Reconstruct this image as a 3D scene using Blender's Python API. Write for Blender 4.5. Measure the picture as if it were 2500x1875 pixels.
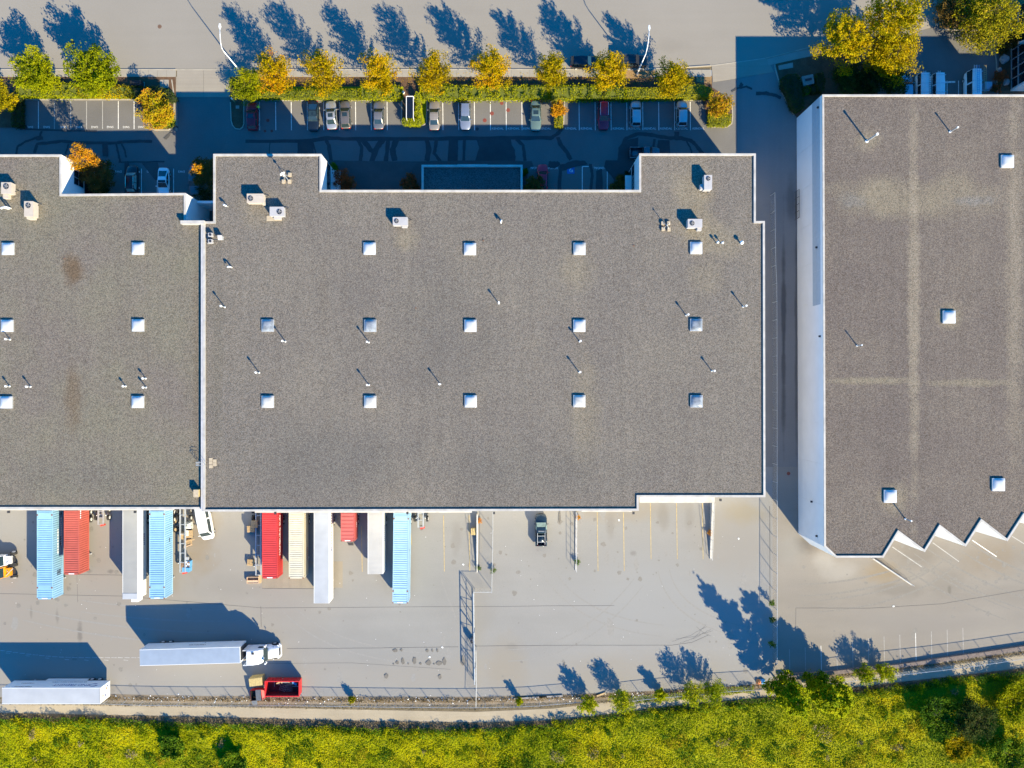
import bpy, bmesh, math, random
import numpy as np
from mathutils import Vector, Matrix

# ------------------------------------------------------------------ scene, camera, light
for o in list(bpy.data.objects):
    bpy.data.objects.remove(o)
SC = bpy.context.scene
COL = SC.collection
R = math.radians
random.seed(7)
RNG = np.random.default_rng(11)

CAM_H = 120.0            # flying height of the drone above the yard, metres
FPX = 1752.0             # focal length in photo pixels (photo 2500 px wide)
NX, NY = 1228.0, 948.0   # the point straight below the drone
cam = bpy.data.cameras.new('camera')
cam.sensor_width = 36.0
cam.lens = 36.0 * FPX / 2500.0
cam.shift_x = (1250.0 - NX) / 2500.0
cam.shift_y = (NY - 937.5) / 2500.0
cam.clip_end = 5000.0
cam_o = bpy.data.objects.new('camera', cam)
cam_o.location = (0, 0, CAM_H)
COL.objects.link(cam_o)
SC.camera = cam_o

SUN_TO = Vector((1.07, -1.427, 1.0)).normalized()       # towards the sun, read from the shadows
SUN_EL = math.asin(SUN_TO.z)
SUN_AZ = math.atan2(SUN_TO.x, SUN_TO.y)
world = bpy.data.worlds.new('World')
SC.world = world
world.use_nodes = True
nt = world.node_tree
nt.nodes.clear()
w_out = nt.nodes.new('ShaderNodeOutputWorld')
w_bg = nt.nodes.new('ShaderNodeBackground')
w_sky = nt.nodes.new('ShaderNodeTexSky')
w_sky.sky_type = 'NISHITA'
w_sky.sun_disc = False
w_sky.sun_elevation = SUN_EL
w_sky.sun_rotation = SUN_AZ
w_sky.air_density = 1.0
w_sky.dust_density = 0.0
w_sky.ozone_density = 6.0
w_hs = nt.nodes.new('ShaderNodeHueSaturation')
w_hs.inputs["Saturation"].default_value = 1.55
w_hs.inputs['Value'].default_value = 1.0
w_bg.inputs["Strength"].default_value = 0.14
nt.links.new(w_sky.outputs[0], w_hs.inputs['Color'])
nt.links.new(w_hs.outputs[0], w_bg.inputs[0])
nt.links.new(w_bg.outputs[0], w_out.inputs[0])

sun = bpy.data.lights.new('sun', 'SUN')
sun.energy = 5.0
sun.angle = R(0.5)
sun.color = (1.0, 0.865, 0.57)
sun_o = bpy.data.objects.new('sun', sun)
sun_o.rotation_mode = 'QUATERNION'
sun_o.rotation_quaternion = (-SUN_TO).to_track_quat('-Z', 'Y')
sun_o.location = (60, -80, 60)
COL.objects.link(sun_o)

SC.view_settings.view_transform = 'Standard'
SC.view_settings.look = 'None'
SC.view_settings.gamma = 1.0
SC.view_settings.use_curve_mapping = False
SC.view_settings.exposure = 1.32
SC.render.engine = 'CYCLES'
SC.cycles.max_bounces = 5
SC.cycles.diffuse_bounces = 3
SC.cycles.glossy_bounces = 3
SC.cycles.transparent_max_bounces = 8


def W(px, py, z=0.0):
    """Ground-plan position of a point seen at photo pixel (px, py) at height z."""
    s = (CAM_H - z) / FPX
    return Vector(((px - NX) * s, (NY - py) * s, z))


# ------------------------------------------------------------------ materials
MATS = {}


def _ramp_mix(nt, fac, a, b):
    m = nt.nodes.new('ShaderNodeMix')
    m.data_type = 'RGBA'
    if isinstance(fac, float):
        m.inputs[0].default_value = fac
    else:
        nt.links.new(fac, m.inputs[0])
    for s, v in ((6, a), (7, b)):
        if isinstance(v, tuple):
            m.inputs[s].default_value = (*v, 1)
        else:
            nt.links.new(v, m.inputs[s])
    return m.outputs[2]


def _math(nt, op, a, b=None, clamp=False):
    n = nt.nodes.new('ShaderNodeMath')
    n.operation = op
    n.use_clamp = clamp
    for i, v in enumerate((a, b)):
        if v is None:
            continue
        if isinstance(v, (int, float)):
            n.inputs[i].default_value = v
        else:
            nt.links.new(v, n.inputs[i])
    return n.outputs[0]


def _noise(nt, vec, scale, detail=3.0, rough=0.55):
    n = nt.nodes.new('ShaderNodeTexNoise')
    n.inputs['Scale'].default_value = scale
    n.inputs['Detail'].default_value = detail
    n.inputs['Roughness'].default_value = rough
    nt.links.new(vec, n.inputs['Vector'])
    return n.outputs['Fac']


def _contrast(nt, fac, lo, hi):
    m = nt.nodes.new('ShaderNodeMapRange')
    m.inputs[1].default_value = lo
    m.inputs[2].default_value = hi
    m.clamp = True
    nt.links.new(fac, m.inputs[0])
    return m.outputs[0]


def base_mat(name, rough=0.8, metal=0.0, spec=0.5, coat=0.0):
    m = bpy.data.materials.new(name)
    m.use_nodes = True
    b = m.node_tree.nodes['Principled BSDF']
    b.inputs['Roughness'].default_value = rough
    b.inputs['Metallic'].default_value = metal
    b.inputs['Specular IOR Level'].default_value = spec
    b.inputs['Coat Weight'].default_value = coat
    b.inputs['Coat Roughness'].default_value = 0.08
    MATS[name] = m
    return m, m.node_tree, b


def geo_pos(nt):
    g = nt.nodes.new('ShaderNodeNewGeometry')
    return g.outputs['Position']


def plain(name, col, rough=0.6, metal=0.0, var=0.12, scale=3.0, coat=0.0, spec=0.5):
    """One colour with faint wear, so that no surface is quite even."""
    m, nt, b = base_mat(name, rough, metal, spec, coat)
    p = geo_pos(nt)
    f = _noise(nt, p, scale, 4.0)
    f = _contrast(nt, f, 0.3, 0.7)
    dark = tuple(c * (1 - var) for c in col)
    lite = tuple(min(1.0, c * (1 + var)) for c in col)
    nt.links.new(_ramp_mix(nt, f, dark, lite), b.inputs['Base Color'])
    return m


def spots(nt, pos, col, lst):
    """Stains with their own place and shape: (px, py, rx_px, ry_px, z, colour, strength, edge noise)."""
    for (px, py, rx, ry, z, c, st, ns) in lst:
        w = W(px, py, z)
        s = (CAM_H - z) / FPX
        mp = nt.nodes.new('ShaderNodeMapping')
        mp.vector_type = 'POINT'
        mp.inputs['Scale'].default_value = (1 / (rx * s), 1 / (ry * s), 0.0)
        mp.inputs['Location'].default_value = (-w.x / (rx * s), -w.y / (ry * s), 0)
        nt.links.new(pos, mp.inputs['Vector'])
        ln = nt.nodes.new('ShaderNodeVectorMath')
        ln.operation = 'LENGTH'
        nt.links.new(mp.outputs[0], ln.inputs[0])
        nz = _noise(nt, pos, ns, 4.0, 0.6)
        d = _math(nt, 'ADD', ln.outputs['Value'], _math(nt, 'MULTIPLY', _math(nt, 'SUBTRACT', nz, 0.5), 1.3))
        f = _math(nt, 'MULTIPLY', _contrast(nt, d, 1.0, 0.35), st)
        col = _ramp_mix(nt, f, col, c)
    return col


def ground_mat(name, base, var, fine, big_scale, stains=(), rough=0.95, streak=None, bump=0.0, grain=5.0, streak_amt=0.3):
    m, nt, b = base_mat(name, rough, 0.0, 0.15)
    p = geo_pos(nt)
    big = _contrast(nt, _noise(nt, p, big_scale, 5.0, 0.6), 0.3, 0.7)
    col = _ramp_mix(nt, big, tuple(c * (1 - var) for c in base), tuple(c * (1 + var) for c in base))
    if streak:
        mp = nt.nodes.new('ShaderNodeMapping')
        mp.inputs['Scale'].default_value = streak
        nt.links.new(p, mp.inputs['Vector'])
        sf = _contrast(nt, _noise(nt, mp.outputs[0], 1.0, 3.0), 0.42, 0.72)
        col = _ramp_mix(nt, _math(nt, 'MULTIPLY', sf, streak_amt), col, tuple(c * 0.72 for c in base))
    g = _contrast(nt, _noise(nt, p, grain, 3.0, 0.7), 0.25, 0.75)
    col2 = _ramp_mix(nt, g, (1 - fine, 1 - fine, 1 - fine), (1 + fine, 1 + fine, 1 + fine))
    mul = nt.nodes.new('ShaderNodeMix')
    mul.data_type = 'RGBA'
    mul.blend_type = 'MULTIPLY'
    mul.inputs[0].default_value = 1.0
    nt.links.new(col, mul.inputs[6])
    nt.links.new(col2, mul.inputs[7])
    col = spots(nt, p, mul.outputs[2], stains)
    nt.links.new(col, b.inputs['Base Color'])
    if bump:
        bp = nt.nodes.new('ShaderNodeBump')
        bp.inputs['Strength'].default_value = bump
        bp.inputs['Distance'].default_value = 0.08
        nt.links.new(g, bp.inputs['Height'])
        nt.links.new(bp.outputs[0], b.inputs['Normal'])
    return m


def gravel_mat(name, base, warm, stains, z):
    """Loose roof gravel: speckled stones, clumps and pale raked patches."""
    m, nt, b = base_mat(name, 0.95, 0.0, 0.1)
    p = geo_pos(nt)
    big = _contrast(nt, _noise(nt, p, 0.09, 5.0, 0.6), 0.35, 0.68)
    col = _ramp_mix(nt, big, base, warm)
    col = spots(nt, p, col, stains)
    smp = nt.nodes.new('ShaderNodeMapping')
    smp.inputs['Scale'].default_value = (0.9, 0.05, 1)
    nt.links.new(p, smp.inputs['Vector'])
    sfac = _math(nt, 'MULTIPLY', _contrast(nt, _noise(nt, smp.outputs[0], 1.0, 4.0, 0.6), 0.4, 0.75), 0.22)
    col = _ramp_mix(nt, sfac, col, tuple(c * 0.62 for c in base))
    vo = nt.nodes.new('ShaderNodeTexVoronoi')
    vo.inputs['Scale'].default_value = 9.5
    nt.links.new(p, vo.inputs['Vector'])
    sep = nt.nodes.new('ShaderNodeSeparateColor')
    nt.links.new(vo.outputs['Color'], sep.inputs[0])
    n2 = _contrast(nt, _noise(nt, p, 5.0, 3.0, 0.7), 0.28, 0.72)
    v = _math(nt, 'ADD', _math(nt, 'MULTIPLY', sep.outputs[0], 0.80), _math(nt, 'MULTIPLY', n2, 0.36))
    v = _math(nt, 'ADD', v, 0.46)
    cb = nt.nodes.new('ShaderNodeCombineColor')
    tint = _math(nt, 'MULTIPLY', _math(nt, 'SUBTRACT', sep.outputs[1], 0.5), 0.12)
    nt.links.new(_math(nt, 'ADD', v, tint), cb.inputs[0])
    nt.links.new(v, cb.inputs[1])
    nt.links.new(_math(nt, 'SUBTRACT', v, tint), cb.inputs[2])
    mul = nt.nodes.new('ShaderNodeMix')
    mul.data_type = 'RGBA'
    mul.blend_type = 'MULTIPLY'
    mul.inputs[0].default_value = 1.0
    nt.links.new(col, mul.inputs[6])
    nt.links.new(cb.outputs[0], mul.inputs[7])
    nt.links.new(mul.outputs[2], b.inputs['Base Color'])
    bp = nt.nodes.new('ShaderNodeBump')
    bp.inputs['Strength'].default_value = 0.55
    bp.inputs['Distance'].default_value = 0.1
    nt.links.new(v, bp.inputs['Height'])
    nt.links.new(bp.outputs[0], b.inputs['Normal'])
    return m


def leaf_mat(name, cols, patch=0.25, trans=0.25, single=0.62, drift=0.55):
    """Leaves: a different hue for each leaf, drifting in patches over the plant."""
    m, nt, b = base_mat(name, 0.75, 0.0, 0.04)
    g = nt.nodes.new('ShaderNodeNewGeometry')
    oi = nt.nodes.new('ShaderNodeObjectInfo')
    f = _math(nt, 'ADD', _math(nt, 'MULTIPLY', g.outputs['Random Per Island'], single),
              _math(nt, 'MULTIPLY', _contrast(nt, _noise(nt, g.outputs['Position'], patch, 4.0), 0.32, 0.68), drift))
    f = _math(nt, 'ADD', f, _math(nt, 'MULTIPLY', _math(nt, 'SUBTRACT', oi.outputs['Random'], 0.5), 0.3))
    f = _math(nt, 'SUBTRACT', f, 0.08, True)
    r = nt.nodes.new('ShaderNodeValToRGB')
    nt.links.new(f, r.inputs[0])
    el = r.color_ramp.elements
    while len(el) < len(cols):
        el.new(0.5)
    for i, c in enumerate(cols):
        el[i].position = i / (len(cols) - 1)
        el[i].color = (*c, 1)
    nt.links.new(r.outputs[0], b.inputs['Base Color'])
    if trans:
        tr = nt.nodes.new('ShaderNodeBsdfTranslucent')
        nt.links.new(r.outputs[0], tr.inputs[0])
        mx = nt.nodes.new('ShaderNodeMixShader')
        mx.inputs[0].default_value = trans
        nt.links.new(b.outputs[0], mx.inputs[1])
        nt.links.new(tr.outputs[0], mx.inputs[2])
        nt.links.new(mx.outputs[0], nt.nodes['Material Output'].inputs[0])
    return m


def M(n):
    return MATS[n]


# ------------------------------------------------------------------ mesh helpers
class MB:
    """Collects faces; build() links them as one mesh object."""

    def __init__(s):
        s.v, s.f, s.mi = [], [], []

    def face(s, pts, mi=0):
        i = len(s.v)
        s.v += [tuple(p) for p in pts]
        s.f.append(tuple(range(i, i + len(pts))))
        s.mi.append(mi)

    def raw(s, vs, fs, mi=0):
        i = len(s.v)
        s.v += [tuple(p) for p in vs]
        s.f += [tuple(i + k for k in f) for f in fs]
        s.mi += [mi] * len(fs)

    def box(s, x0, x1, y0, y1, z0, z1, mi=0):
        v = [(x, y, z) for z in (z0, z1) for y in (y0, y1) for x in (x0, x1)]
        s.raw(v, [(0, 2, 3, 1), (4, 5, 7, 6), (0, 1, 5, 4), (2, 6, 7, 3), (0, 4, 6, 2), (1, 3, 7, 5)], mi)

    def obox(s, c, size, rz=0.0, mi=0, tilt=None):
        hx, hy, hz = size[0] / 2, size[1] / 2, size[2] / 2
        m = Matrix.Translation(c) @ Matrix.Rotation(rz, 4, 'Z')
        if tilt:
            m = m @ Matrix.Rotation(tilt[1], 4, tilt[0])
        v = [m @ Vector((x, y, z)) for z in (-hz, hz) for y in (-hy, hy) for x in (-hx, hx)]
        s.raw(v, [(0, 2, 3, 1), (4, 5, 7, 6), (0, 1, 5, 4), (2, 6, 7, 3), (0, 4, 6, 2), (1, 3, 7, 5)], mi)

    def tube(s, pts, r, n=6, mi=0, caps=True):
        pts = [Vector(p) for p in pts]
        rs = r if isinstance(r, (list, tuple)) else [r] * len(pts)
        rings = []
        for i, p in enumerate(pts):
            d = (pts[min(i + 1, len(pts) - 1)] - pts[max(i - 1, 0)]).normalized()
            u = d.cross(Vector((0, 0, 1)))
            if u.length < 1e-3:
                u = d.cross(Vector((0, 1, 0)))
            u.normalize()
            w = d.cross(u)
            rings.append([p + (u * math.cos(a) + w * math.sin(a)) * rs[i]
                          for a in (2 * math.pi * k / n for k in range(n))])
        vs = [v for ring in rings for v in ring]
        fs = []
        for i in range(len(pts) - 1):
            for k in range(n):
                a, b = i * n + k, i * n + (k + 1) % n
                fs.append((a, b, b + n, a + n))
        if caps:
            fs.append(tuple(range(n))[::-1])
            fs.append(tuple(range((len(pts) - 1) * n, len(pts) * n)))
        s.raw(vs, fs, mi)

    def prism(s, poly, z0, z1, mi=0, bottom=True):
        n = len(poly)
        vs = [(p[0], p[1], z0) for p in poly] + [(p[0], p[1], z1) for p in poly]
        fs = [(i, (i + 1) % n, n + (i + 1) % n, n + i) for i in range(n)]
        fs.append(tuple(range(n, 2 * n)))
        if bottom:
            fs.append(tuple(range(n))[::-1])
        s.raw(vs, fs, mi)

    def loft(s, rings, mi=0, closed=False, caps=True):
        n = len(rings[0])
        vs = [v for r in rings for v in r]
        fs = []
        for i in range(len(rings) - 1):
            for k in range(n if closed else n - 1):
                a, b = i * n + k, i * n + (k + 1) % n
                fs.append((a, b, b + n, a + n))
        if caps:
            fs.append(tuple(range(n))[::-1])
            fs.append(tuple(range((len(rings) - 1) * n, len(rings) * n)))
        s.raw(vs, fs, mi)

    def mesh(s, name, mats, smooth=False):
        me = bpy.data.meshes.new(name)
        me.from_pydata(s.v, [], s.f)
        mats = mats if isinstance(mats, (list, tuple)) else [mats]
        for m in mats:
            me.materials.append(MATS[m] if isinstance(m, str) else m)
        if len(mats) > 1:
            me.polygons.foreach_set('material_index', s.mi)
        if smooth:
            me.polygons.foreach_set('use_smooth', [True] * len(me.polygons))
        me.update()
        return me

    def build(s, name, mats, parent=None, smooth=False, loc=None, fix=False):
        me = s.mesh(name, mats, smooth)
        if fix:
            bm = bmesh.new()
            bm.from_mesh(me)
            bmesh.ops.remove_doubles(bm, verts=bm.verts, dist=0.0005)
            bmesh.ops.recalc_face_normals(bm, faces=bm.faces)
            bm.to_mesh(me)
            bm.free()
        return link(name, me, parent, loc)


def link(name, me, parent=None, loc=None, rz=0.0):
    o = bpy.data.objects.new(name, me)
    COL.objects.link(o)
    if parent is not None:
        o.parent = parent
    if loc is not None:
        o.location = loc
    if rz:
        o.rotation_euler = (0, 0, rz)
    return o


def tag(o, label=None, cat=None, group=None, kind=None):
    if label:
        o['label'] = label
    if cat:
        o['category'] = cat
    if group:
        o['group'] = group
    if kind:
        o['kind'] = kind
    return o


def thing(name, label, cat, loc=(0, 0, 0), rz=0.0, group=None):
    o = bpy.data.objects.new(name, None)
    o.empty_display_size = 0.3
    COL.objects.link(o)
    o.location = loc
    o.rotation_euler = (0, 0, rz)
    return tag(o, label, cat, group)


KIDS = {}


def copy_tree(o, loc, rz, label=None, group=None, scale=None):
    r = o.copy()
    COL.objects.link(r)
    r.location = loc
    r.rotation_euler = (0, 0, rz)
    if scale:
        r.scale = scale
    if label:
        r['label'] = label
    if group:
        r['group'] = group
    for ch in o.children:
        c = ch.copy()
        COL.objects.link(c)
        c.parent = r
        for g in ch.children:
            d = g.copy()
            COL.objects.link(d)
            d.parent = c
    return r


def fast_quads(name, v, mat, nper=4):
    n = len(v) // nper
    me = bpy.data.meshes.new(name)
    me.vertices.add(len(v))
    me.vertices.foreach_set('co', np.ascontiguousarray(v, dtype=np.float32).ravel())
    me.loops.add(n * nper)
    me.loops.foreach_set('vertex_index', np.arange(n * nper, dtype=np.int32))
    me.polygons.add(n)
    me.polygons.foreach_set('loop_start', np.arange(0, n * nper, nper, dtype=np.int32))
    me.polygons.foreach_set('loop_total', np.full(n, nper, dtype=np.int32))
    me.materials.append(MATS[mat])
    me.update()
    me.validate()
    return me


def leaves(c, size, rng, up=0.5, aspect=0.6):
    """Folded little leaf blades round the given centres."""
    n = len(c)
    nrm = rng.normal(size=(n, 3))
    nrm /= np.linalg.norm(nrm, axis=1)[:, None]
    nrm += np.array([0.38, -0.5, 0.85]) * up      # leaves turn towards the light
    nrm /= np.linalg.norm(nrm, axis=1)[:, None]
    t = rng.normal(size=(n, 3))
    t -= (t * nrm).sum(1)[:, None] * nrm
    t /= np.linalg.norm(t, axis=1)[:, None] + 1e-9
    b = np.cross(nrm, t)
    s = (size * rng.uniform(0.6, 1.35, n))[:, None] if np.isscalar(size) else (size * rng.uniform(0.6, 1.35, n))[:, None]
    t = t * s * 0.5
    b = b * s * 0.5 * aspect
    q = np.stack([c - t, c + b * 1.0, c + t, c - b * 1.0], axis=1)
    return q.reshape(-1, 3)


def sheet(name, pts, z, mat, kind='structure', label=None, parent=None):
    m = MB()
    m.face([(p[0], p[1], z) for p in pts])
    o = m.build(name, mat, parent)
    if o.data.polygons[0].normal.z < 0:
        o.data.flip_normals()
    if kind and parent is None:
        o['kind'] = kind
    if label:
        o['label'] = label
    return o


def psheet(name, pxs, z, mat, **kw):
    return sheet(name, [W(x, y) for x, y in pxs], z, mat, **kw)


def area(p):
    return 0.5 * sum(p[i][0] * p[(i + 1) % len(p)][1] - p[(i + 1) % len(p)][0] * p[i][1] for i in range(len(p)))


def ccw(p):
    p = [Vector((q[0], q[1])) for q in p]
    return p if area(p) > 0 else p[::-1]


def inset(p, d):
    n = len(p)
    out = []
    for i in range(n):
        a, b, c = p[i - 1], p[i], p[(i + 1) % n]
        e1, e2 = (b - a).normalized(), (c - b).normalized()
        n1, n2 = Vector((-e1.y, e1.x)), Vector((-e2.y, e2.x))
        k = 1 + n1.dot(n2)
        out.append(b + (n1 + n2) * (d / max(k, 0.25)))
    return out


def strip_poly(pts, w):
    """Outline of a band of width w (number or list) along pts."""
    n = len(pts)
    ws = w if isinstance(w, (list, tuple)) else [w] * n
    L, Rr = [], []
    for i in range(n):
        d = (Vector(pts[min(i + 1, n - 1)][:2]) - Vector(pts[max(i - 1, 0)][:2])).normalized()
        nn = Vector((-d.y, d.x)) * ws[i] / 2
        p = Vector(pts[i][:2])
        L.append(p + nn)
        Rr.append(p - nn)
    return L, Rr


def band(mb, pts, w, z, mi=0):
    L, Rr = strip_poly(pts, w)
    for i in range(len(pts) - 1):
        mb.face([(*Rr[i], z), (*Rr[i + 1], z), (*L[i + 1], z), (*L[i], z)], mi)


def text_mesh(s, size, mat, depth=0.0):
    cu = bpy.data.curves.new('lettering', 'FONT')
    cu.body = s
    cu.size = size
    cu.align_x = 'CENTER'
    cu.align_y = 'CENTER'
    cu.extrude = depth
    cu.resolution_u = 2
    ob = bpy.data.objects.new('lettering', cu)
    COL.objects.link(ob)
    dg = bpy.context.evaluated_depsgraph_get()
    me = bpy.data.meshes.new_from_object(ob.evaluated_get(dg))
    bpy.data.objects.remove(ob)
    me.materials.clear()
    me.materials.append(MATS[mat])
    return me

# ------------------------------------------------------------------ palette
ROOF_WARM = (0.160, 0.145, 0.109)
TAN = (0.205, 0.174, 0.126)
BRN = (0.108, 0.070, 0.040)
gravel_mat('gravel_main', (0.142, 0.125, 0.111), (0.162, 0.142, 0.120), [
    (1690, 470, 60, 90, 9.3, TAN, 0.75, 0.25), (1700, 560, 70, 60, 9.3, TAN, 0.8, 0.25),
    (1760, 590, 80, 60, 9.3, TAN, 0.5, 0.25), (1720, 680, 50, 60, 9.3, TAN, 0.45, 0.25),
    (990, 590, 45, 35, 9.3, TAN, 0.6, 0.3), (640, 510, 70, 60, 9.3, TAN, 0.45, 0.3),
    (1410, 660, 55, 60, 9.3, TAN, 0.5, 0.25), (1430, 1010, 45, 170, 9.3, TAN, 0.45, 0.2),
    (1100, 800, 160, 220, 9.3, (0.10, 0.095, 0.088), 0.22, 0.12), (800, 1120, 300, 120, 9.3, (0.092, 0.090, 0.087), 0.3, 0.1),
    (1300, 1150, 300, 90, 9.3, (0.092, 0.090, 0.087), 0.3, 0.1), (790, 720, 16, 130, 9.3, (0.13, 0.11, 0.09), 0.4, 0.2),
    (530, 900, 22, 330, 9.3, (0.13, 0.115, 0.09), 0.45, 0.2)], 9.3)
gravel_mat('gravel_left', (0.148, 0.127, 0.110), ROOF_WARM, [
    (178, 655, 30, 48, 8.9, BRN, 0.75, 0.4), (178, 960, 26, 110, 8.9, BRN, 0.45, 0.3),
    (80, 510, 60, 40, 8.9, TAN, 0.5, 0.3), (30, 470, 40, 60, 8.9, TAN, 0.5, 0.3),
    (180, 1160, 200, 60, 8.9, (0.10, 0.098, 0.09), 0.25, 0.15), (480, 900, 14, 360, 8.9, (0.12, 0.095, 0.07), 0.4, 0.3)], 8.9)
gravel_mat('gravel_right', (0.124, 0.103, 0.091), (0.148, 0.124, 0.104), [
    (2160, 480, 150, 70, 9.3, TAN, 0.75, 0.2), (2330, 480, 130, 70, 9.3, TAN, 0.6, 0.2),
    (2080, 490, 45, 22, 9.3, (0.16, 0.152, 0.145), 0.5, 0.5), (2380, 490, 60, 16, 9.3, (0.17, 0.165, 0.165), 0.5, 0.5),
    (2230, 700, 18, 640, 9.3, (0.225, 0.19, 0.145), 0.75, 0.3), (2475, 700, 28, 640, 9.3, (0.225, 0.19, 0.145), 0.6, 0.3),
    (2120, 930, 120, 12, 9.3, TAN, 0.75, 0.35), (2360, 935, 130, 12, 9.3, TAN, 0.6, 0.35),
    (2120, 345, 40, 30, 9.3, TAN, 0.6, 0.4), (2320, 770, 40, 40, 9.3, TAN, 0.6, 0.4), (2180, 1215, 50, 45, 9.3, TAN, 0.6, 0.4),
    (2150, 1090, 40, 20, 9.3, (0.095, 0.082, 0.074), 0.3, 0.3)], 9.3)
gravel_mat('gravel_annex', (0.085, 0.085, 0.085), (0.10, 0.10, 0.098), [], 4.3)

ground_mat('soil', (0.16, 0.13, 0.085), 0.25, 0.22, 0.05, bump=0.3)
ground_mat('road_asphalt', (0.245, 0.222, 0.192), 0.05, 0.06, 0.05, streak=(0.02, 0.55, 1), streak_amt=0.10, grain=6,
           stains=[(1640, 110, 60, 20, 0, (0.21, 0.19, 0.165), 0.4, 0.3), (560, 150, 50, 14, 0, (0.20, 0.18, 0.155), 0.4, 0.4)])
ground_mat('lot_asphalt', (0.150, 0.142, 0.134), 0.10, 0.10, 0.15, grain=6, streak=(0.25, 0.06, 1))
ground_mat('alley_asphalt', (0.205, 0.192, 0.180), 0.08, 0.07, 0.1, grain=5, streak=(0.45, 0.02, 1), stains=[(1913, 800, 7, 330, 0, (0.075, 0.072, 0.07), 0.8, 0.2), (1945, 800, 6, 420, 0, (0.08, 0.076, 0.073), 0.7, 0.2), (1930, 480, 14, 80, 0, (0.10, 0.096, 0.09), 0.5, 0.2), (1893, 800, 5, 420, 0, (0.2, 0.19, 0.175), 0.5, 0.2)])
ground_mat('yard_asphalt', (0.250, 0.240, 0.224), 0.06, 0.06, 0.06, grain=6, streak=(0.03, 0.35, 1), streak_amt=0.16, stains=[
    (250, 1520, 620, 330, 0, (0.243, 0.218, 0.190), 0.85, 0.05), (1150, 1650, 500, 60, 0, (0.25, 0.228, 0.198), 0.7, 0.08),
    (1600, 1640, 300, 60, 0, (0.25, 0.228, 0.198), 0.7, 0.08), (1780, 1330, 120, 160, 0, (0.25, 0.226, 0.195), 0.6, 0.1),
    (480, 1310, 60, 120, 0, (0.22, 0.165, 0.10), 0.6, 0.25), (1235, 1620, 60, 90, 0, (0.25, 0.215, 0.165), 0.5, 0.2),
    (900, 1580, 220, 60, 0, (0.215, 0.208, 0.195), 0.5, 0.15), (1600, 1450, 260, 120, 0, (0.262, 0.258, 0.248), 0.6, 0.12),
    (1500, 1240, 200, 40, 0, (0.245, 0.205, 0.15), 0.5, 0.2), (1820, 1250, 60, 40, 0, (0.25, 0.21, 0.14), 0.6, 0.2),
    (240, 1350, 60, 80, 0, (0.215, 0.195, 0.17), 0.5, 0.3), (1114, 1310, 16, 50, 0, (0.20, 0.185, 0.165), 0.5, 0.3), (1490, 1285, 14, 40, 0, (0.20, 0.18, 0.155), 0.5, 0.3), (1620, 1262, 18, 44, 0, (0.195, 0.175, 0.15), 0.55, 0.3), (1682, 1262, 16, 36, 0, (0.20, 0.185, 0.165), 0.5, 0.3), (560, 1430, 120, 40, 0, (0.215, 0.2, 0.18), 0.5, 0.25), (1545, 1350, 10, 9, 0, (0.17, 0.155, 0.14), 0.6, 1.2),
    (1250, 1580, 20, 12, 0, (0.19, 0.175, 0.155), 0.4, 0.6), (195, 1545, 8, 34, 0, (0.12, 0.11, 0.1), 0.6, 1.0),
    (140, 1505, 5, 22, 0, (0.14, 0.13, 0.115), 0.5, 1.0), (76, 1495, 4, 20, 0, (0.15, 0.14, 0.12), 0.5, 1.0),
    (270, 1395, 10, 6, 0, (0.11, 0.105, 0.1), 0.6, 1.0), (217, 1395, 8, 6, 0, (0.12, 0.11, 0.1), 0.5, 1.0),
    (940, 1390, 30, 60, 0, (0.215, 0.195, 0.175), 0.45, 0.5), (1170, 1480, 45, 130, 0, (0.23, 0.213, 0.187), 0.5, 0.2)])
ground_mat('yard_right', (0.232, 0.208, 0.178), 0.07, 0.06, 0.06, grain=6, streak=(0.05, 0.3, 1), stains=[
    (2010, 1370, 40, 24, 0, (0.30, 0.28, 0.25), 0.6, 0.3), (2050, 1395, 60, 26, 0, (0.30, 0.28, 0.25), 0.5, 0.3),
    (1975, 1320, 44, 34, 0, (0.115, 0.1, 0.085), 0.7, 0.25), (2060, 1340, 70, 24, 0, (0.21, 0.165, 0.11), 0.7, 0.25),
    (2150, 1400, 60, 34, 0, (0.24, 0.185, 0.115), 0.7, 0.25), (2230, 1350, 90, 44, 0, (0.165, 0.145, 0.122), 0.6, 0.2),
    (2190, 1440, 80, 22, 0, (0.165, 0.148, 0.125), 0.55, 0.25), (2420, 1360, 90, 60, 0, (0.205, 0.165, 0.12), 0.6, 0.2),
    (2310, 1420, 60, 40, 0, (0.18, 0.16, 0.135), 0.5, 0.25), (2318, 1440, 6, 14, 0, (0.13, 0.12, 0.1), 0.6, 1.0),
    (1930, 1330, 40, 60, 0, (0.26, 0.245, 0.215), 0.5, 0.2), (2250, 1520, 260, 40, 0, (0.22, 0.2, 0.178), 0.5, 0.15)])
ground_mat('concrete', (0.29, 0.262, 0.222), 0.08, 0.06, 0.3, grain=7)
ground_mat('apron_concrete', (0.275, 0.243, 0.200), 0.06, 0.05, 0.3, grain=7, streak=(0.05, 3.0, 1))
ground_mat('pad_concrete', (0.27, 0.235, 0.185), 0.08, 0.07, 0.3, grain=6, streak=(1.2, 0.05, 1))
ground_mat('kerb_concrete', (0.36, 0.32, 0.26), 0.12, 0.08, 0.8, grain=6)
ground_mat('sealant', (0.060, 0.059, 0.060), 0.12, 0.1, 0.6, rough=0.7, grain=8)
ground_mat('sealcoat', (0.082, 0.080, 0.078), 0.12, 0.08, 0.5, rough=0.8, grain=8)
ground_mat('mulch', (0.115, 0.068, 0.042), 0.25, 0.25, 0.6, grain=7, bump=0.4)
ground_mat('dry_mulch', (0.26, 0.165, 0.08), 0.2, 0.2, 0.6, grain=7, bump=0.4)
ground_mat('path_dirt', (0.34, 0.285, 0.205), 0.12, 0.12, 0.15, grain=5, streak=(0.08, 1.0, 1))
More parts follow.
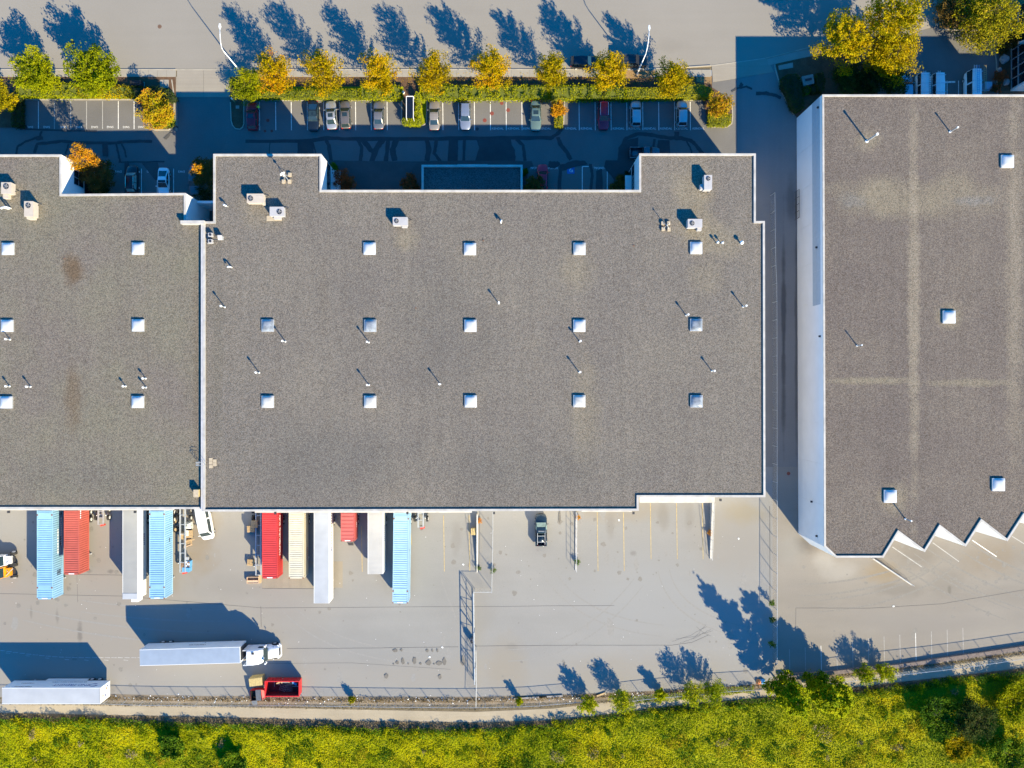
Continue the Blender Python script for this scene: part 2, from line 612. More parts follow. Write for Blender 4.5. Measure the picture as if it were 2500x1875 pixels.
ground_mat('verge_soil', (0.21, 0.165, 0.115), 0.25, 0.22, 0.3, grain=5, bump=0.4)
ground_mat('meadow_soil', (0.24, 0.24, 0.010), 0.3, 0.25, 0.2, grain=4, bump=0.5)
ground_mat('lawn_soil', (0.22, 0.25, 0.008), 0.2, 0.2, 0.5, grain=8, bump=0.5)

plain('wall_white', (0.70, 0.69, 0.68), 0.75, var=0.04, scale=0.4)
plain('wall_panel_white', (0.66, 0.655, 0.66), 0.75, var=0.035, scale=0.5)
plain('joint_grey', (0.30, 0.31, 0.33), 0.9, var=0.1)
plain('band_blue_grey', (0.33, 0.385, 0.44), 0.6, var=0.05, scale=2)
plain('coping_white', (0.43, 0.40, 0.365), 0.55, var=0.18, scale=0.8)
plain('coping_grey', (0.42, 0.41, 0.42), 0.55, var=0.12, scale=1.2)
plain('white_paint', (0.78, 0.78, 0.77), 0.4, var=0.05)
plain('line_white', (0.70, 0.68, 0.64), 0.8, var=0.25, scale=2.5)
plain('line_faint', (0.36, 0.345, 0.32), 0.85, var=0.2, scale=2.5)
plain('line_yellow', (0.42, 0.315, 0.14), 0.85, var=0.25, scale=2.0)
plain('line_blue', (0.03, 0.12, 0.34), 0.8, var=0.2, scale=2.5)
plain('skylight_white', (0.50, 0.51, 0.53), 0.22, var=0.12, scale=0.9)
plain('skylight_aged', (0.45, 0.44, 0.42), 0.3, var=0.22, scale=1.2)
plain('skylight_grey', (0.22, 0.24, 0.27), 0.2, var=0.4, scale=1.6)
plain('aluminium', (0.62, 0.62, 0.62), 0.4, 0.5, var=0.08)
plain('galvanised', (0.45, 0.46, 0.47), 0.5, 0.4, var=0.12, scale=4)
plain('unit_beige', (0.47, 0.40, 0.33), 0.55, var=0.06, scale=1.5)
plain('unit_grey', (0.41, 0.39, 0.39), 0.5, var=0.05, scale=1.5)
plain('fan_dark', (0.03, 0.032, 0.04), 0.4, var=0.3)
plain('block_tan', (0.42, 0.34, 0.24), 0.9, var=0.12)
plain('glass_dark', (0.012, 0.016, 0.022), 0.06, var=0.3, spec=0.8)
plain('glass_car', (0.02, 0.035, 0.04), 0.05, var=0.2, spec=0.9)
plain('glass_pale', (0.20, 0.30, 0.27), 0.12, var=0.25, scale=2.0, spec=0.8)
plain('tyre', (0.022, 0.021, 0.020), 0.85, var=0.15)
plain('rim_white', (0.60, 0.58, 0.55), 0.45, var=0.08)
plain('dark_steel', (0.04, 0.04, 0.045), 0.5, 0.3, var=0.2)
plain('black_plastic', (0.02, 0.02, 0.022), 0.5, var=0.2)
plain('red_light', (0.45, 0.015, 0.012), 0.25, var=0.1)
plain('amber_light', (0.55, 0.2, 0.02), 0.25, var=0.1)
plain('lamp_clear', (0.75, 0.75, 0.75), 0.12, var=0.05)
plain('chrome', (0.8, 0.8, 0.8), 0.15, 1.0, var=0.03)
plain('wood_pallet', (0.46, 0.32, 0.17), 0.85, var=0.2, scale=5)
plain('wood_pale', (0.55, 0.38, 0.25), 0.85, var=0.15, scale=5)
plain('wood_crate', (0.44, 0.33, 0.14), 0.85, var=0.18, scale=3)
plain('hedge_core', (0.10, 0.115, 0.008), 0.9, var=0.3, scale=6)
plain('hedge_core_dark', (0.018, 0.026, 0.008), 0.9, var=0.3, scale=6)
plain('bark', (0.09, 0.065, 0.045), 0.9, var=0.25, scale=6)
plain('cont_blue', (0.22, 0.40, 0.55), 0.55, var=0.07, scale=0.9)
plain('cont_blue_pale', (0.30, 0.47, 0.59), 0.55, var=0.07, scale=0.9)
plain('cont_rust_red', (0.40, 0.085, 0.06), 0.6, var=0.10, scale=0.9)
plain('cont_red', (0.50, 0.04, 0.04), 0.5, var=0.08, scale=0.9)
plain('cont_small_red', (0.48, 0.10, 0.085), 0.55, var=0.08, scale=0.9)
plain('cont_beige', (0.55, 0.50, 0.38), 0.6, var=0.07, scale=0.9)
plain('rust', (0.20, 0.07, 0.03), 0.9, var=0.3, scale=6)
plain('trailer_grey', (0.29, 0.285, 0.27), 0.5, var=0.05, scale=0.5)
plain('trailer_roof_pale', (0.38, 0.39, 0.41), 0.35, var=0.08, scale=0.4)
plain('trailer_roof_blue', (0.36, 0.41, 0.47), 0.3, 0.3, var=0.06, scale=0.8)
plain('trailer_roof_cream', (0.42, 0.40, 0.37), 0.5, var=0.05, scale=0.5)
plain('trailer_white', (0.74, 0.74, 0.73), 0.4, var=0.04, scale=0.6)
plain('mark_dark', (0.03, 0.03, 0.05), 0.6, var=0.2)
plain('mark_blue', (0.012, 0.035, 0.22), 0.5, var=0.15)
plain('mark_white', (0.78, 0.78, 0.78), 0.5, var=0.08)
plain('skip_red', (0.52, 0.02, 0.022), 0.45, var=0.1, scale=1.2)
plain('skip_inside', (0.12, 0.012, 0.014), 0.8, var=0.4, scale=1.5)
plain('lid_grey', (0.10, 0.11, 0.13), 0.6, var=0.15)
plain('scrap_brown', (0.20, 0.12, 0.07), 0.8, var=0.4, scale=2)
plain('scrap_metal', (0.30, 0.28, 0.26), 0.5, 0.4, var=0.3, scale=2)
plain('blue_plastic', (0.10, 0.30, 0.55), 0.5, var=0.15)
plain('blue_cloth', (0.06, 0.33, 0.60), 0.6, var=0.2, scale=4)
plain('orange_cloth', (0.72, 0.25, 0.08), 0.7, var=0.2, scale=4)
plain('orange_paint', (0.72, 0.29, 0.01), 0.4, var=0.08, coat=0.3)
plain('red_paint', (0.62, 0.06, 0.035), 0.45, var=0.12)
plain('wrap_film', (0.45, 0.47, 0.46), 0.2, var=0.3, scale=3, spec=0.8)
plain('rock', (0.30, 0.29, 0.28), 0.9, var=0.2, scale=3)
plain('utility_green', (0.16, 0.20, 0.18), 0.5, var=0.1)
plain('iron_brown', (0.145, 0.085, 0.055), 0.8, var=0.2, scale=8)
plain('iron_red', (0.20, 0.05, 0.035), 0.8, var=0.2, scale=8)
plain('black_gloss', (0.008, 0.009, 0.012), 0.08, var=0.3, spec=0.9)
plain('block_wall', (0.16, 0.125, 0.11), 0.9, var=0.2, scale=2)
plain('paper_white', (0.75, 0.75, 0.73), 0.8, var=0.1)
plain('skin', (0.50, 0.30, 0.21), 0.6, var=0.06)
plain('hair_dark', (0.02, 0.014, 0.010), 0.7, var=0.2)
plain('hi_vis', (0.60, 0.85, 0.02), 0.7, var=0.08)
plain('reflective', (0.75, 0.76, 0.74), 0.3, var=0.05)
plain('trousers', (0.022, 0.026, 0.04), 0.85, var=0.2)

OR1, OR2 = (0.50, 0.30, 0.008), (0.54, 0.215, 0.008)
leaf_mat('leaf_gold', [(0.11, 0.10, 0.003), (0.32, 0.24, 0.002), (0.43, 0.29, 0.002), (0.48, 0.27, 0.002), (0.48, 0.17, 0.004)])
leaf_mat('leaf_yellow', [(0.09, 0.095, 0.004), (0.27, 0.225, 0.003), (0.40, 0.29, 0.003), (0.44, 0.27, 0.003)])
leaf_mat('leaf_gold_green', [(0.09, 0.10, 0.003), (0.27, 0.235, 0.003), (0.42, 0.32, 0.003), (0.50, 0.32, 0.003)])
leaf_mat('leaf_fresh', [(0.09, 0.13, 0.004), (0.22, 0.27, 0.004), (0.34, 0.36, 0.005), (0.42, 0.38, 0.008)])
leaf_mat('leaf_lime', [(0.06, 0.085, 0.004), (0.18, 0.21, 0.003), (0.29, 0.295, 0.003), (0.37, 0.32, 0.004)])
leaf_mat('leaf_olive', [(0.07, 0.08, 0.006), (0.22, 0.20, 0.006), (0.36, 0.30, 0.008), (0.40, 0.24, 0.02)])
leaf_mat('leaf_orange', [(0.26, 0.15, 0.006), (0.48, 0.25, 0.008), (0.55, 0.22, 0.010), (0.55, 0.14, 0.012)])
leaf_mat('leaf_mixed', [(0.20, 0.21, 0.006), (0.38, 0.31, 0.006), (0.45, 0.24, 0.012), (0.45, 0.13, 0.02)])
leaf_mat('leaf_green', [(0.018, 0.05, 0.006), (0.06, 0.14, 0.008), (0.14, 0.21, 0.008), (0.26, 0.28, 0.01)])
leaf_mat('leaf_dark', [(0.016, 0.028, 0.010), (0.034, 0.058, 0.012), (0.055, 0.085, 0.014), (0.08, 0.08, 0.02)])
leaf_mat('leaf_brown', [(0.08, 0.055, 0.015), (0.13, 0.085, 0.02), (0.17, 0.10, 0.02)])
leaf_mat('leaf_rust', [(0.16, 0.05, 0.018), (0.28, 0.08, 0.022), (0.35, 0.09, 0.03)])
leaf_mat('leaf_box', [(0.13, 0.16, 0.005), (0.30, 0.33, 0.005), (0.42, 0.42, 0.006)])
leaf_mat('leaf_hedge', [(0.11, 0.14, 0.005), (0.20, 0.215, 0.005), (0.30, 0.28, 0.005), (0.36, 0.31, 0.006)])
leaf_mat('grass_meadow', [(0.10, 0.15, 0.003), (0.27, 0.31, 0.003), (0.42, 0.42, 0.003), (0.52, 0.45, 0.003), (0.54, 0.37, 0.010)], patch=0.085, trans=0.3, single=0.34, drift=0.75)
leaf_mat('grass_dry', [(0.10, 0.075, 0.03), (0.20, 0.15, 0.085), (0.28, 0.22, 0.13), (0.24, 0.21, 0.06)], patch=0.3, trans=0.1)
leaf_mat('grass_lawn', [(0.18, 0.22, 0.004), (0.32, 0.36, 0.004), (0.42, 0.42, 0.006)], patch=0.4, trans=0.2)

# ------------------------------------------------------------------ the ground sheets
sheet('ground', [(-1500, -1500), (1500, -1500), (1500, 1500), (-1500, 1500)], 0.0, 'soil')
psheet('alley', [(1740, 150), (2030, 90), (2030, 1330), (1740, 1330)], 0.012, 'alley_asphalt')
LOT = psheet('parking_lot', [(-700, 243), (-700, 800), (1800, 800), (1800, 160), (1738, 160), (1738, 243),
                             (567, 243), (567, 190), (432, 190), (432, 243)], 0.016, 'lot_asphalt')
LOT2 = psheet('parking_lot', [(2000, 100), (2330, -60), (2700, -200), (2700, 420), (2000, 420)], 0.016, 'lot_asphalt')
psheet('road', [(-900, -900), (3400, -900), (3400, -250), (2420, -60), (2330, -32), (2215, 30), (2120, 62), (2000, 108),
                (1870, 140), (1735, 159), (1610, 166.5), (1500, 168.5), (-900, 168.5)], 0.020, 'road_asphalt')
YARD = psheet('yard', [(-900, 1140), (1886, 1140), (1886, 1660), (1860, 1672), (1780, 1682), (1600, 1692), (1400, 1702),
                       (1160, 1708), (900, 1707), (500, 1706), (250, 1702), (-900, 1700)], 0.024, 'yard_asphalt')
YARD2 = psheet('yard', [(1886, 1140), (3200, 1140), (3200, 1500), (2700, 1560), (2500, 1590), (2350, 1612), (2180, 1632),
                        (2050, 1645), (1886, 1660)], 0.022, 'yard_right')
psheet('path', [(-900, 1712), (-100, 1716), (500, 1724), (900, 1733), (1160, 1738), (1350, 1730), (1500, 1712), (1650, 1697),
                (1850, 1677), (2050, 1657), (2200, 1640), (2350, 1620), (2500, 1598), (3000, 1520),
                (3000, 1556), (2500, 1630), (2350, 1648), (2200, 1664), (2050, 1681), (1850, 1703), (1650, 1722), (1500, 1742),
                (1350, 1758), (1160, 1763), (900, 1759), (500, 1749), (-100, 1738), (-900, 1736)], 0.010, 'path_dirt')
MEAD_EDGE = [(-900, 1752), (-100, 1753), (60, 1756), (200, 1754), (420, 1766), (560, 1768), (760, 1776), (1000, 1782), (1180, 1780),
             (1330, 1770), (1450, 1752), (1560, 1736), (1700, 1722), (1850, 1708), (2000, 1700), (2100, 1688), (2220, 1674),
             (2330, 1656), (2500, 1640), (3000, 1580)]
VERGE = psheet('verge', [(x, y - 30) for x, y in MEAD_EDGE] + [(x, y + 14) for x, y in MEAD_EDGE[::-1]], 0.006, 'verge_soil')
MEADOW = psheet('meadow', [(x, y) for x, y in MEAD_EDGE] + [(3000, 2600), (-900, 2600)], 0.03, 'meadow_soil')
psheet('weedy_strip', [(245, 1694), (500, 1699), (800, 1700), (1160, 1701), (1400, 1695), (1600, 1686), (1780, 1676), (1860, 1668),
                       (1870, 1684), (1780, 1692), (1600, 1703), (1400, 1713), (1160, 1721), (800, 1719), (500, 1718), (245, 1713)],
       0.030, 'verge_soil')

# planting strips round the parking lot
psheet('planting_strip', [(-700, 186), (430, 186), (430, 236), (424, 243), (424, 312), (412, 318), (372, 318), (340, 247),
                          (332, 243), (50, 243), (50, 312), (10, 312), (-700, 312)], 0.10, 'mulch')
psheet('planting_strip', [(562, 186), (1738, 186), (1738, 214), (1787, 245), (1787, 306), (1732, 306), (1714, 244), (1378, 244),
                          (1376, 308), (1353, 308), (1352, 244), (1043, 244), (1040, 302), (1030, 308), (988, 308), (981, 300),
                          (980, 243), (596, 243), (596, 308), (586, 316), (572, 314), (566, 303), (562, 243)], 0.10, 'mulch')
psheet('planting_strip', [(1893, 157), (2050, 108), (2140, 160), (2143, 260), (1946, 288), (1938, 280), (1905, 205)], 0.08, 'mulch')
psheet('planting_strip', [(2446, 60), (2700, -80), (2700, 300), (2430, 300), (2436, 180)], 0.08, 'mulch')
psheet('planting_strip', [(2288, 0), (2420, -60), (2600, -120), (2600, 40), (2446, 100), (2436, 100), (2420, 78), (2350, 72),
                          (2292, 71)], 0.09, 'dry_mulch')
psheet('planting_strip', [(1516, 172.5), (1600, 172.5), (1598, 186), (1580, 191), (1540, 192), (1512, 188)], 0.146, 'dry_mulch')
psheet('planting_strip', [(596, 172.5), (650, 172.5), (650, 188), (590, 188)], 0.146, 'dry_mulch')
psheet('planting_strip', [(1700, 186), (1737, 186), (1737, 206), (1700, 200)], 0.112, 'dry_mulch')
psheet('lawn', [(55, 233), (332, 233), (332, 242.5), (55, 242.5)], 0.115, 'lawn_soil')
psheet('lawn', [(600, 212), (985, 212), (985, 243), (600, 243)], 0.115, 'lawn_soil')
psheet('lawn', [(1030, 234), (1350, 234), (1350, 243.5), (1030, 243.5)], 0.115, 'lawn_soil')
psheet('lawn', [(1030, 244), (1042, 244), (1039, 301), (1030, 306)], 0.115, 'lawn_soil')


def kerb(pxs, h=0.15, w=0.17, closed=False, mat='kerb_concrete', z0=0.0):
    pts = [W(x, y) for x, y in pxs]
    if closed:
        pts = pts + [pts[0]]
    L, Rr = strip_poly(pts, w)
    m = MB()
    m.loft([[(*Rr[i], z0), (*Rr[i], z0 + h), (*L[i], z0 + h), (*L[i], z0)] for i in range(len(pts))])
    o = m.build('kerb', mat, fix=True)
    o['kind'] = 'structure'
    return o


kerb([(-700, 170.5), (430, 170.5)])
kerb([(430, 170.5), (562, 170.5)], h=0.06)
kerb([(562, 170.5), (1500, 170.5), (1610, 168.5), (1735, 161)])
kerb([(1735, 161), (1870, 142.5)], h=0.06)
kerb([(1870, 142.5), (2000, 110.5), (2120, 65)])
kerb([(50, 312), (50, 243.5), (332, 243.5)])
kerb([(362, 300), (368, 314), (378, 317.5), (412, 317.5), (422, 310), (425, 298), (426, 236), (420, 195)])
kerb([(596, 243), (596, 303), (593, 311), (586, 316), (575, 314.5), (568, 306), (565, 295), (563, 250)])
kerb([(596, 245), (982, 245)])
kerb([(981, 245), (981, 300), (988, 308), (1031, 308), (1041, 301), (1043, 245)])
kerb([(1043, 245), (1352, 245)])
kerb([(1352, 245), (1353, 303), (1358, 309), (1370, 309), (1376, 303), (1378, 245)])
kerb([(1378, 245), (1714, 245)])
kerb([(1728, 290), (1729, 302), (1735, 310), (1775, 310), (1786, 303), (1788, 285), (1787, 260), (1770, 236)])
kerb([(1891, 158), (1893, 170), (1903, 205), (1912, 230), (1938, 282)], h=0.12)
kerb([(2424, 98), (2432, 150), (2435, 232)], h=0.12)
kerb([(2292, 72.5), (2350, 73.5), (2400, 76)], h=0.12)

# pavement beside the street: every slab is a piece
SIDE = psheet('sidewalk', [(-700, 171.8), (430, 171.8), (430, 187), (-700, 187)], 0.09, 'joint_grey')
SIDE2 = psheet('sidewalk', [(562, 171.8), (1737, 171.8), (1737, 187), (562, 187)], 0.09, 'joint_grey')
SIDE3 = psheet('sidewalk', [(1872, 144), (2000, 112), (2100, 74), (2106, 92), (2010, 131), (1876, 160)], 0.09, 'concrete')
_m = MB()
_m.box(-0.745, 0.745, -0.60, 0.60, 0.0, 0.055)
slab_me = _m.mesh('slab', 'concrete')
for root, xa, xb in ((SIDE, -60, 430), (SIDE2, 562, 1735)):
    a, b = W(xa, 179.6), W(xb, 179.6)
    n = int((b.x - a.x) / 1.515)
    pitch = (b.x - a.x) / n
    for i in range(n):
        link('slab', slab_me, root, (a.x + pitch * (i + 0.5), a.y, 0.085 + random.uniform(0, 0.006)))


def slabs(name, quads, z, mat, h=0.05):
    root = None
    for q in quads:
        p = inset(ccw([W(x, y) for x, y in q]), 0.02)
        m = MB()
        m.prism(p, z - 0.05, z + random.uniform(0, 0.006))
        if root is None:
            root = thing(name, None, None)
            root['kind'] = 'structure'
        m.build('slab', mat, root)
    return root


slabs('driveway', [[(432, 171.5), (497, 171.5), (497, 238), (432, 238)], [(497, 171.5), (561, 171.5), (566, 238), (497, 238)],
                   [(426, 187), (432, 187), (434, 320), (428, 320)]], 0.055, 'apron_concrete')
slabs('driveway', [[(1737, 161.5), (1797, 153), (1797, 192), (1740, 201)], [(1797, 153), (1872, 142.5), (1890, 176), (1797, 192)]], 0.055, 'apron_concrete')
slabs('driveway', [[(2195, 34), (2225, 22), (2245, 75), (2205, 92)], [(2225, 22), (2286, -6), (2292, 62), (2245, 75)]], 0.055, 'apron_concrete')
slabs('concrete_pad', [[(640, 1370), (705, 1370), (705, 1436), (640, 1436)], [(705, 1370), (770, 1370), (770, 1436), (705, 1436)],
                       [(770, 1370), (837, 1370), (837, 1435), (770, 1435)]], 0.034, 'pad_concrete')
slabs('concrete_pad', [[(391, 195), (413, 195), (413, 215), (391, 215)]], 0.13, 'concrete')
slabs('concrete_pad', [[(1899, 161), (1935, 153), (1936, 166), (1901, 172)]], 0.12, 'concrete')
slabs('concrete_pad', [[(576, 258), (585, 258), (585, 266), (576, 266)]], 0.13, 'concrete')

# ------------------------------------------------------------------ painted markings and tar seals (children of the lots)


def line(parent, x0, y0, x1, y1, mat='line_white', w=0.11, z=0.024, name='parking_line'):
    m = MB()
    band(m, [W(x0, y0), W(x1, y1)], w, z)
    return m.build(name, mat, parent)


for x in (633.6, 673, 711, 750, 790, 829, 868, 906, 945, 1081, 1119.5, 1158, 1197, 1235.5, 1274, 1413.6, 1452.7, 1491.5, 1530, 1569,
          1608, 1646.5, 1685):
    line(LOT, x, 249, x + 0.6, 318)
for x in (53.5, 94, 133, 173, 211.5, 250.5, 289, 327.5):
    line(LOT, x, 247, x, 315, 'line_white' if x > 280 or x < 100 else 'line_faint')
for x in (345.5, 384, 424):
    line(LOT, x, 412, x, 480)
for x in (986, 1366, 1482.5):
    line(LOT, x, 407, x, 480)
for x0, x1 in ((912, 931), (1421.5, 1443.5)):
    line(LOT, x0, 407, x0, 480)
    line(LOT, x1, 407, x1, 480)
    line(LOT, x0, 406.5, x1, 406.5)
for x in (2340, 2312):
    line(LOT2, x, 197, x, 260)
line(LOT2, 2304, 201, 2332, 200, 'line_white', 0.3)
for x, y, r in ((957, 414, 0), (1393.5, 415, 0)):
    m = MB()
    c = W(x, y)
    m.box(c.x - 0.62, c.x + 0.62, c.y - 0.62, c.y + 0.62, 0.016, 0.024)
    q = m.build('accessible_bay_panel', 'line_blue', LOT)
    m = MB()
    pts = [(0.05 + 0.26 * math.cos(a), 0.06 + 0.26 * math.sin(a)) for a in np.linspace(-0.4, 4.0, 12)]
    band(m, [(c.x + a, c.y - b) for a, b in pts], 0.09, 0.028)
    band(m, [(c.x + a, c.y - b) for a, b in ((0.0, -0.3), (0.0, 0.05), (0.2, 0.05), (0.32, 0.35))], 0.09, 0.029)
    m.box(c.x - 0.07, c.x + 0.07, c.y + 0.36, c.y + 0.48, 0.025, 0.03)
    m.build('wheelchair_symbol', 'line_white', q)
kendal = text_mesh('KENDAL', 0.52, 'line_white')
dws = text_mesh('DWS', 0.5, 'line_white')
for x in (1215, 1254, 1292, 1331, 1393.5, 1432, 1510, 1549, 1587.5, 1626.5, 1664.7, 1705):
    link('stall_lettering', kendal, LOT, W(x, 314, 0.026))
for x in (1308, 1347, 1464, 1502):
    link('stall_lettering', kendal, LOT, W(x, 410, 0.026), math.pi)
for x in (73, 114, 155, 193, 231, 269, 308, 345):
    link('stall_lettering', dws, LOT, W(x, 310.5, 0.026))
for x in (289, 366, 443):
    link('stall_lettering', dws, LOT, W(x, 418.5, 0.026), math.pi)


def wob(pxs, n=5, amp=1.2):
    out = []
    for i in range(len(pxs) - 1):
        for k in range(n):
            t = k / n
            out.append((pxs[i][0] * (1 - t) + pxs[i + 1][0] * t + random.uniform(-amp, amp) * 0.6,
                        pxs[i][1] * (1 - t) + pxs[i + 1][1] * t + random.uniform(-amp, amp) * 0.6))
    return out + [pxs[-1]]


SEALZ = [0.028]


def seal(pxs, wpx, mat='sealant', parent=None, amp=1.2):
    pts = [W(x, y) for x, y in wob(pxs, 5, amp)]
    ws = [wpx * 0.0685 * random.uniform(0.82, 1.15) for _ in pts]
    SEALZ[0] += 0.0011
    m = MB()
    band(m, pts, ws, SEALZ[0])
    o = m.build('tar_seal', mat, parent or LOT)
    if o.data.polygons[0].normal.z < 0:
        o.data.flip_normals()


def sealpoly(pxs, mat='sealant', amp=1.5):
    SEALZ[0] += 0.0011
    pts = wob(list(pxs) + [pxs[0]], 5, amp)[:-1]
    m = MB()
    m.face([(*W(x, y)[:2], SEALZ[0]) for x, y in pts])
    o = m.build('tar_seal', mat, LOT)
    if o.data.polygons[0].normal.z < 0:
        o.data.flip_normals()


seal([(600, 345), (760, 344), (800, 337), (840, 339), (1000, 340), (1120, 338), (1250, 337), (1345, 337), (1362, 326), (1372, 312)], 9)
sealpoly([(727, 345), (765, 345), (768, 395), (726, 395)])
seal([(660, 346), (655, 395)], 2)
seal([(764, 348), (772, 380), (776, 395)], 4)
seal([(795, 340), (803, 355), (808, 395)], 9)
seal([(873, 340), (884, 360), (880, 393)], 9)
seal([(886, 340), (905, 366), (920, 375)], 13)
seal([(935, 340), (918, 365), (908, 395)], 15)
seal([(948, 340), (942, 395)], 10)
seal([(968, 340), (958, 365), (964, 393)], 14)
seal([(1042, 340), (1047, 365), (1042, 393)], 13)
seal([(1066, 342), (1060, 375), (1076, 394)], 8)
sealpoly([(1096, 340), (1118, 340), (1118, 395), (1092, 395)])
sealpoly([(1130, 340), (1137, 340), (1136, 394), (1129, 394)])
sealpoly([(1163, 339), (1247, 338), (1252, 396), (1158, 396), (1170, 362)])
seal([(1260, 340), (1277, 355), (1282, 393)], 8)
seal([(1240, 342), (1252, 368), (1254, 393)], 9)
sealpoly([(805, 392), (900, 394), (1000, 394), (1120, 393), (1240, 392), (1298, 394), (1302, 404), (1290, 412), (1285, 470), (800, 470)], 'sealcoat')
sealpoly([(1340, 394), (1362, 394), (1370, 402), (1352, 412), (1338, 408)])
seal([(1362, 335), (1368, 352), (1384, 372), (1394, 390)], 10)
sealpoly([(1365, 404), (1400, 392), (1428, 393), (1436, 402), (1410, 406), (1372, 418), (1370, 470), (1360, 470)])
seal([(1441, 400), (1446, 430), (1442, 470)], 7)
sealpoly([(1478, 392), (1540, 390), (1558, 392), (1556, 412), (1500, 440), (1475, 410)])
sealpoly([(1455, 418), (1470, 412), (1472, 470), (1455, 470)])
seal([(1511, 398), (1515, 362), (1528, 338), (1556, 327), (1590, 330), (1630, 337), (1665, 338), (1688, 344), (1702, 358), (1716, 378)], 9)
sealpoly([(1520, 345), (1558, 336), (1556, 395), (1508, 398)], 'sealant')
seal([(1598, 340), (1594, 372)], 6)
sealpoly([(1606, 342), (1634, 342), (1636, 374), (1602, 374)])
seal([(1674, 342), (1684, 360), (1690, 378)], 4)
seal([(1652, 335), (1652, 322)], 11)
seal([(62, 316), (150, 319), (237, 320)], 4)
seal([(102, 321), (98, 333), (62, 346), (44, 358), (39, 380)], 5)
sealpoly([(84, 334), (104, 333), (106, 341), (90, 343)])
seal([(84, 374), (91, 352), (150, 345), (200, 349), (285, 349), (320, 345), (372, 346)], 7)
seal([(160, 376), (168, 352)], 4)
sealpoly([(250, 351), (264, 351), (264, 382), (251, 382)])
seal([(284, 352), (290, 378), (294, 396)], 5)
seal([(298, 352), (305, 368), (309, 385)], 4)
seal([(290, 396), (402, 395)], 3)
sealpoly([(347, 398), (386, 397), (392, 440), (378, 440)], 'sealcoat')
sealpoly([(305, 394), (316, 394), (313, 470), (304, 470)])
sealpoly([(52, 304), (66, 306), (70, 317), (50, 317)])
seal([(1786, 224), (1800, 216), (1822, 212), (1836, 217)], 5)
seal([(1845, 229), (1870, 228), (1893, 233), (1906, 240)], 8)
seal([(1806, 212), (1812, 204)], 8)
seal([(425, 308), (436, 311)], 5)
sealpoly([(400, 338), (418, 320), (416, 332), (406, 342)], 'sealcoat')

# seams and worn lines in the yard
JO = YARD


def crack(pxs, w=0.05, mat='sealcoat', parent=None, amp=0.5, z=0.031):
    m = MB()
    band(m, [W(x, y) for x, y in wob(pxs, 8, amp)], w, z)
    o = m.build('pavement_joint', mat, parent or YARD)
    if o.data.polygons[0].normal.z < 0:
        o.data.flip_normals()


crack([(-60, 1448), (300, 1455), (640, 1484), (1100, 1481), (1500, 1478)], 0.05)
crack([(155, 1402), (300, 1404)], 0.06)
crack([(640, 1436), (770, 1437)], 0.07)
crack([(637, 1480), (638, 1530)], 0.06)
crack([(700, 1583), (900, 1582), (1119, 1579)], 0.06)
crack([(1160, 1577), (1400, 1575), (1640, 1575), (1690, 1568), (1730, 1550)], 0.06)
crack([(640, 1620), (860, 1618), (1100, 1634)], 0.035)
crack([(188, 1402), (190, 1470)], 0.04)
crack([(630, 1280), (632, 1370)], 0.04)
crack([(1943, 1484), (2120, 1485), (2300, 1474), (2500, 1440)], 0.05, parent=YARD2)
crack([(1943, 1484), (1942, 1530)], 0.05, parent=YARD2)
crack([(1879, 1235), (1880, 1480)], 0.08, parent=YARD)
for a, b in (((1650, 1560), (1740, 1540)), ((1660, 1570), (1735, 1536)), ((1640, 1566), (1725, 1530)), ((1690, 1560), (1722, 1524)), ((1735, 1552), (1700, 1530))):
    crack([a, ((a[0] + b[0]) / 2, (a[1] + b[1]) / 2 + 4), b], 0.035, amp=1.5)
for x, y0, y1 in ((1083, 1258, 1395), (1145, 1258, 1394), (1458, 1250, 1394), (1522, 1250, 1394), (1587.5, 1214, 1365), (1651.5, 1228, 1365),
                  (1714.5, 1222, 1365), (882.5, 1285, 1396), (693, 1370, 1392), (1003, 1300, 1330)):
    line(YARD, x, y0, x + 2, y1, 'line_yellow', 0.11, 0.032)
for a in ((2178, 1335, 2250, 1384), (2276.7, 1324.7, 2341, 1371), (2373.6, 1319, 2433, 1359), (2470, 1309, 2540, 1352)):
    line(YARD2, *a, 'line_white' if 2370 < a[0] < 2400 else 'line_faint', 0.14, 0.030)
for i in range(12):
    x = 1927 + i * 38.5
    line(YARD2, x, 1585 - i * 4.2 - (6 if i > 4 else 0), x + 1.5, 1643 - i * 2.8, 'line_white' if i in (2, 8) else 'line_faint', 0.08, 0.030)
m = MB()
for i in range(22):
    x = 0 + i * 16
    y = 1588 + 17 * math.sin(min(i / 12, 1) * math.pi / 2)
    band(m, [W(x, y), W(x + 13, y + 0.6)], 0.12, 0.034)
    if i % 3 == 0:
        band(m, [W(x + 14, y + 6), W(x + 25, y + 7)], 0.1, 0.034)
m.build('chalk_line', 'line_faint', YARD)
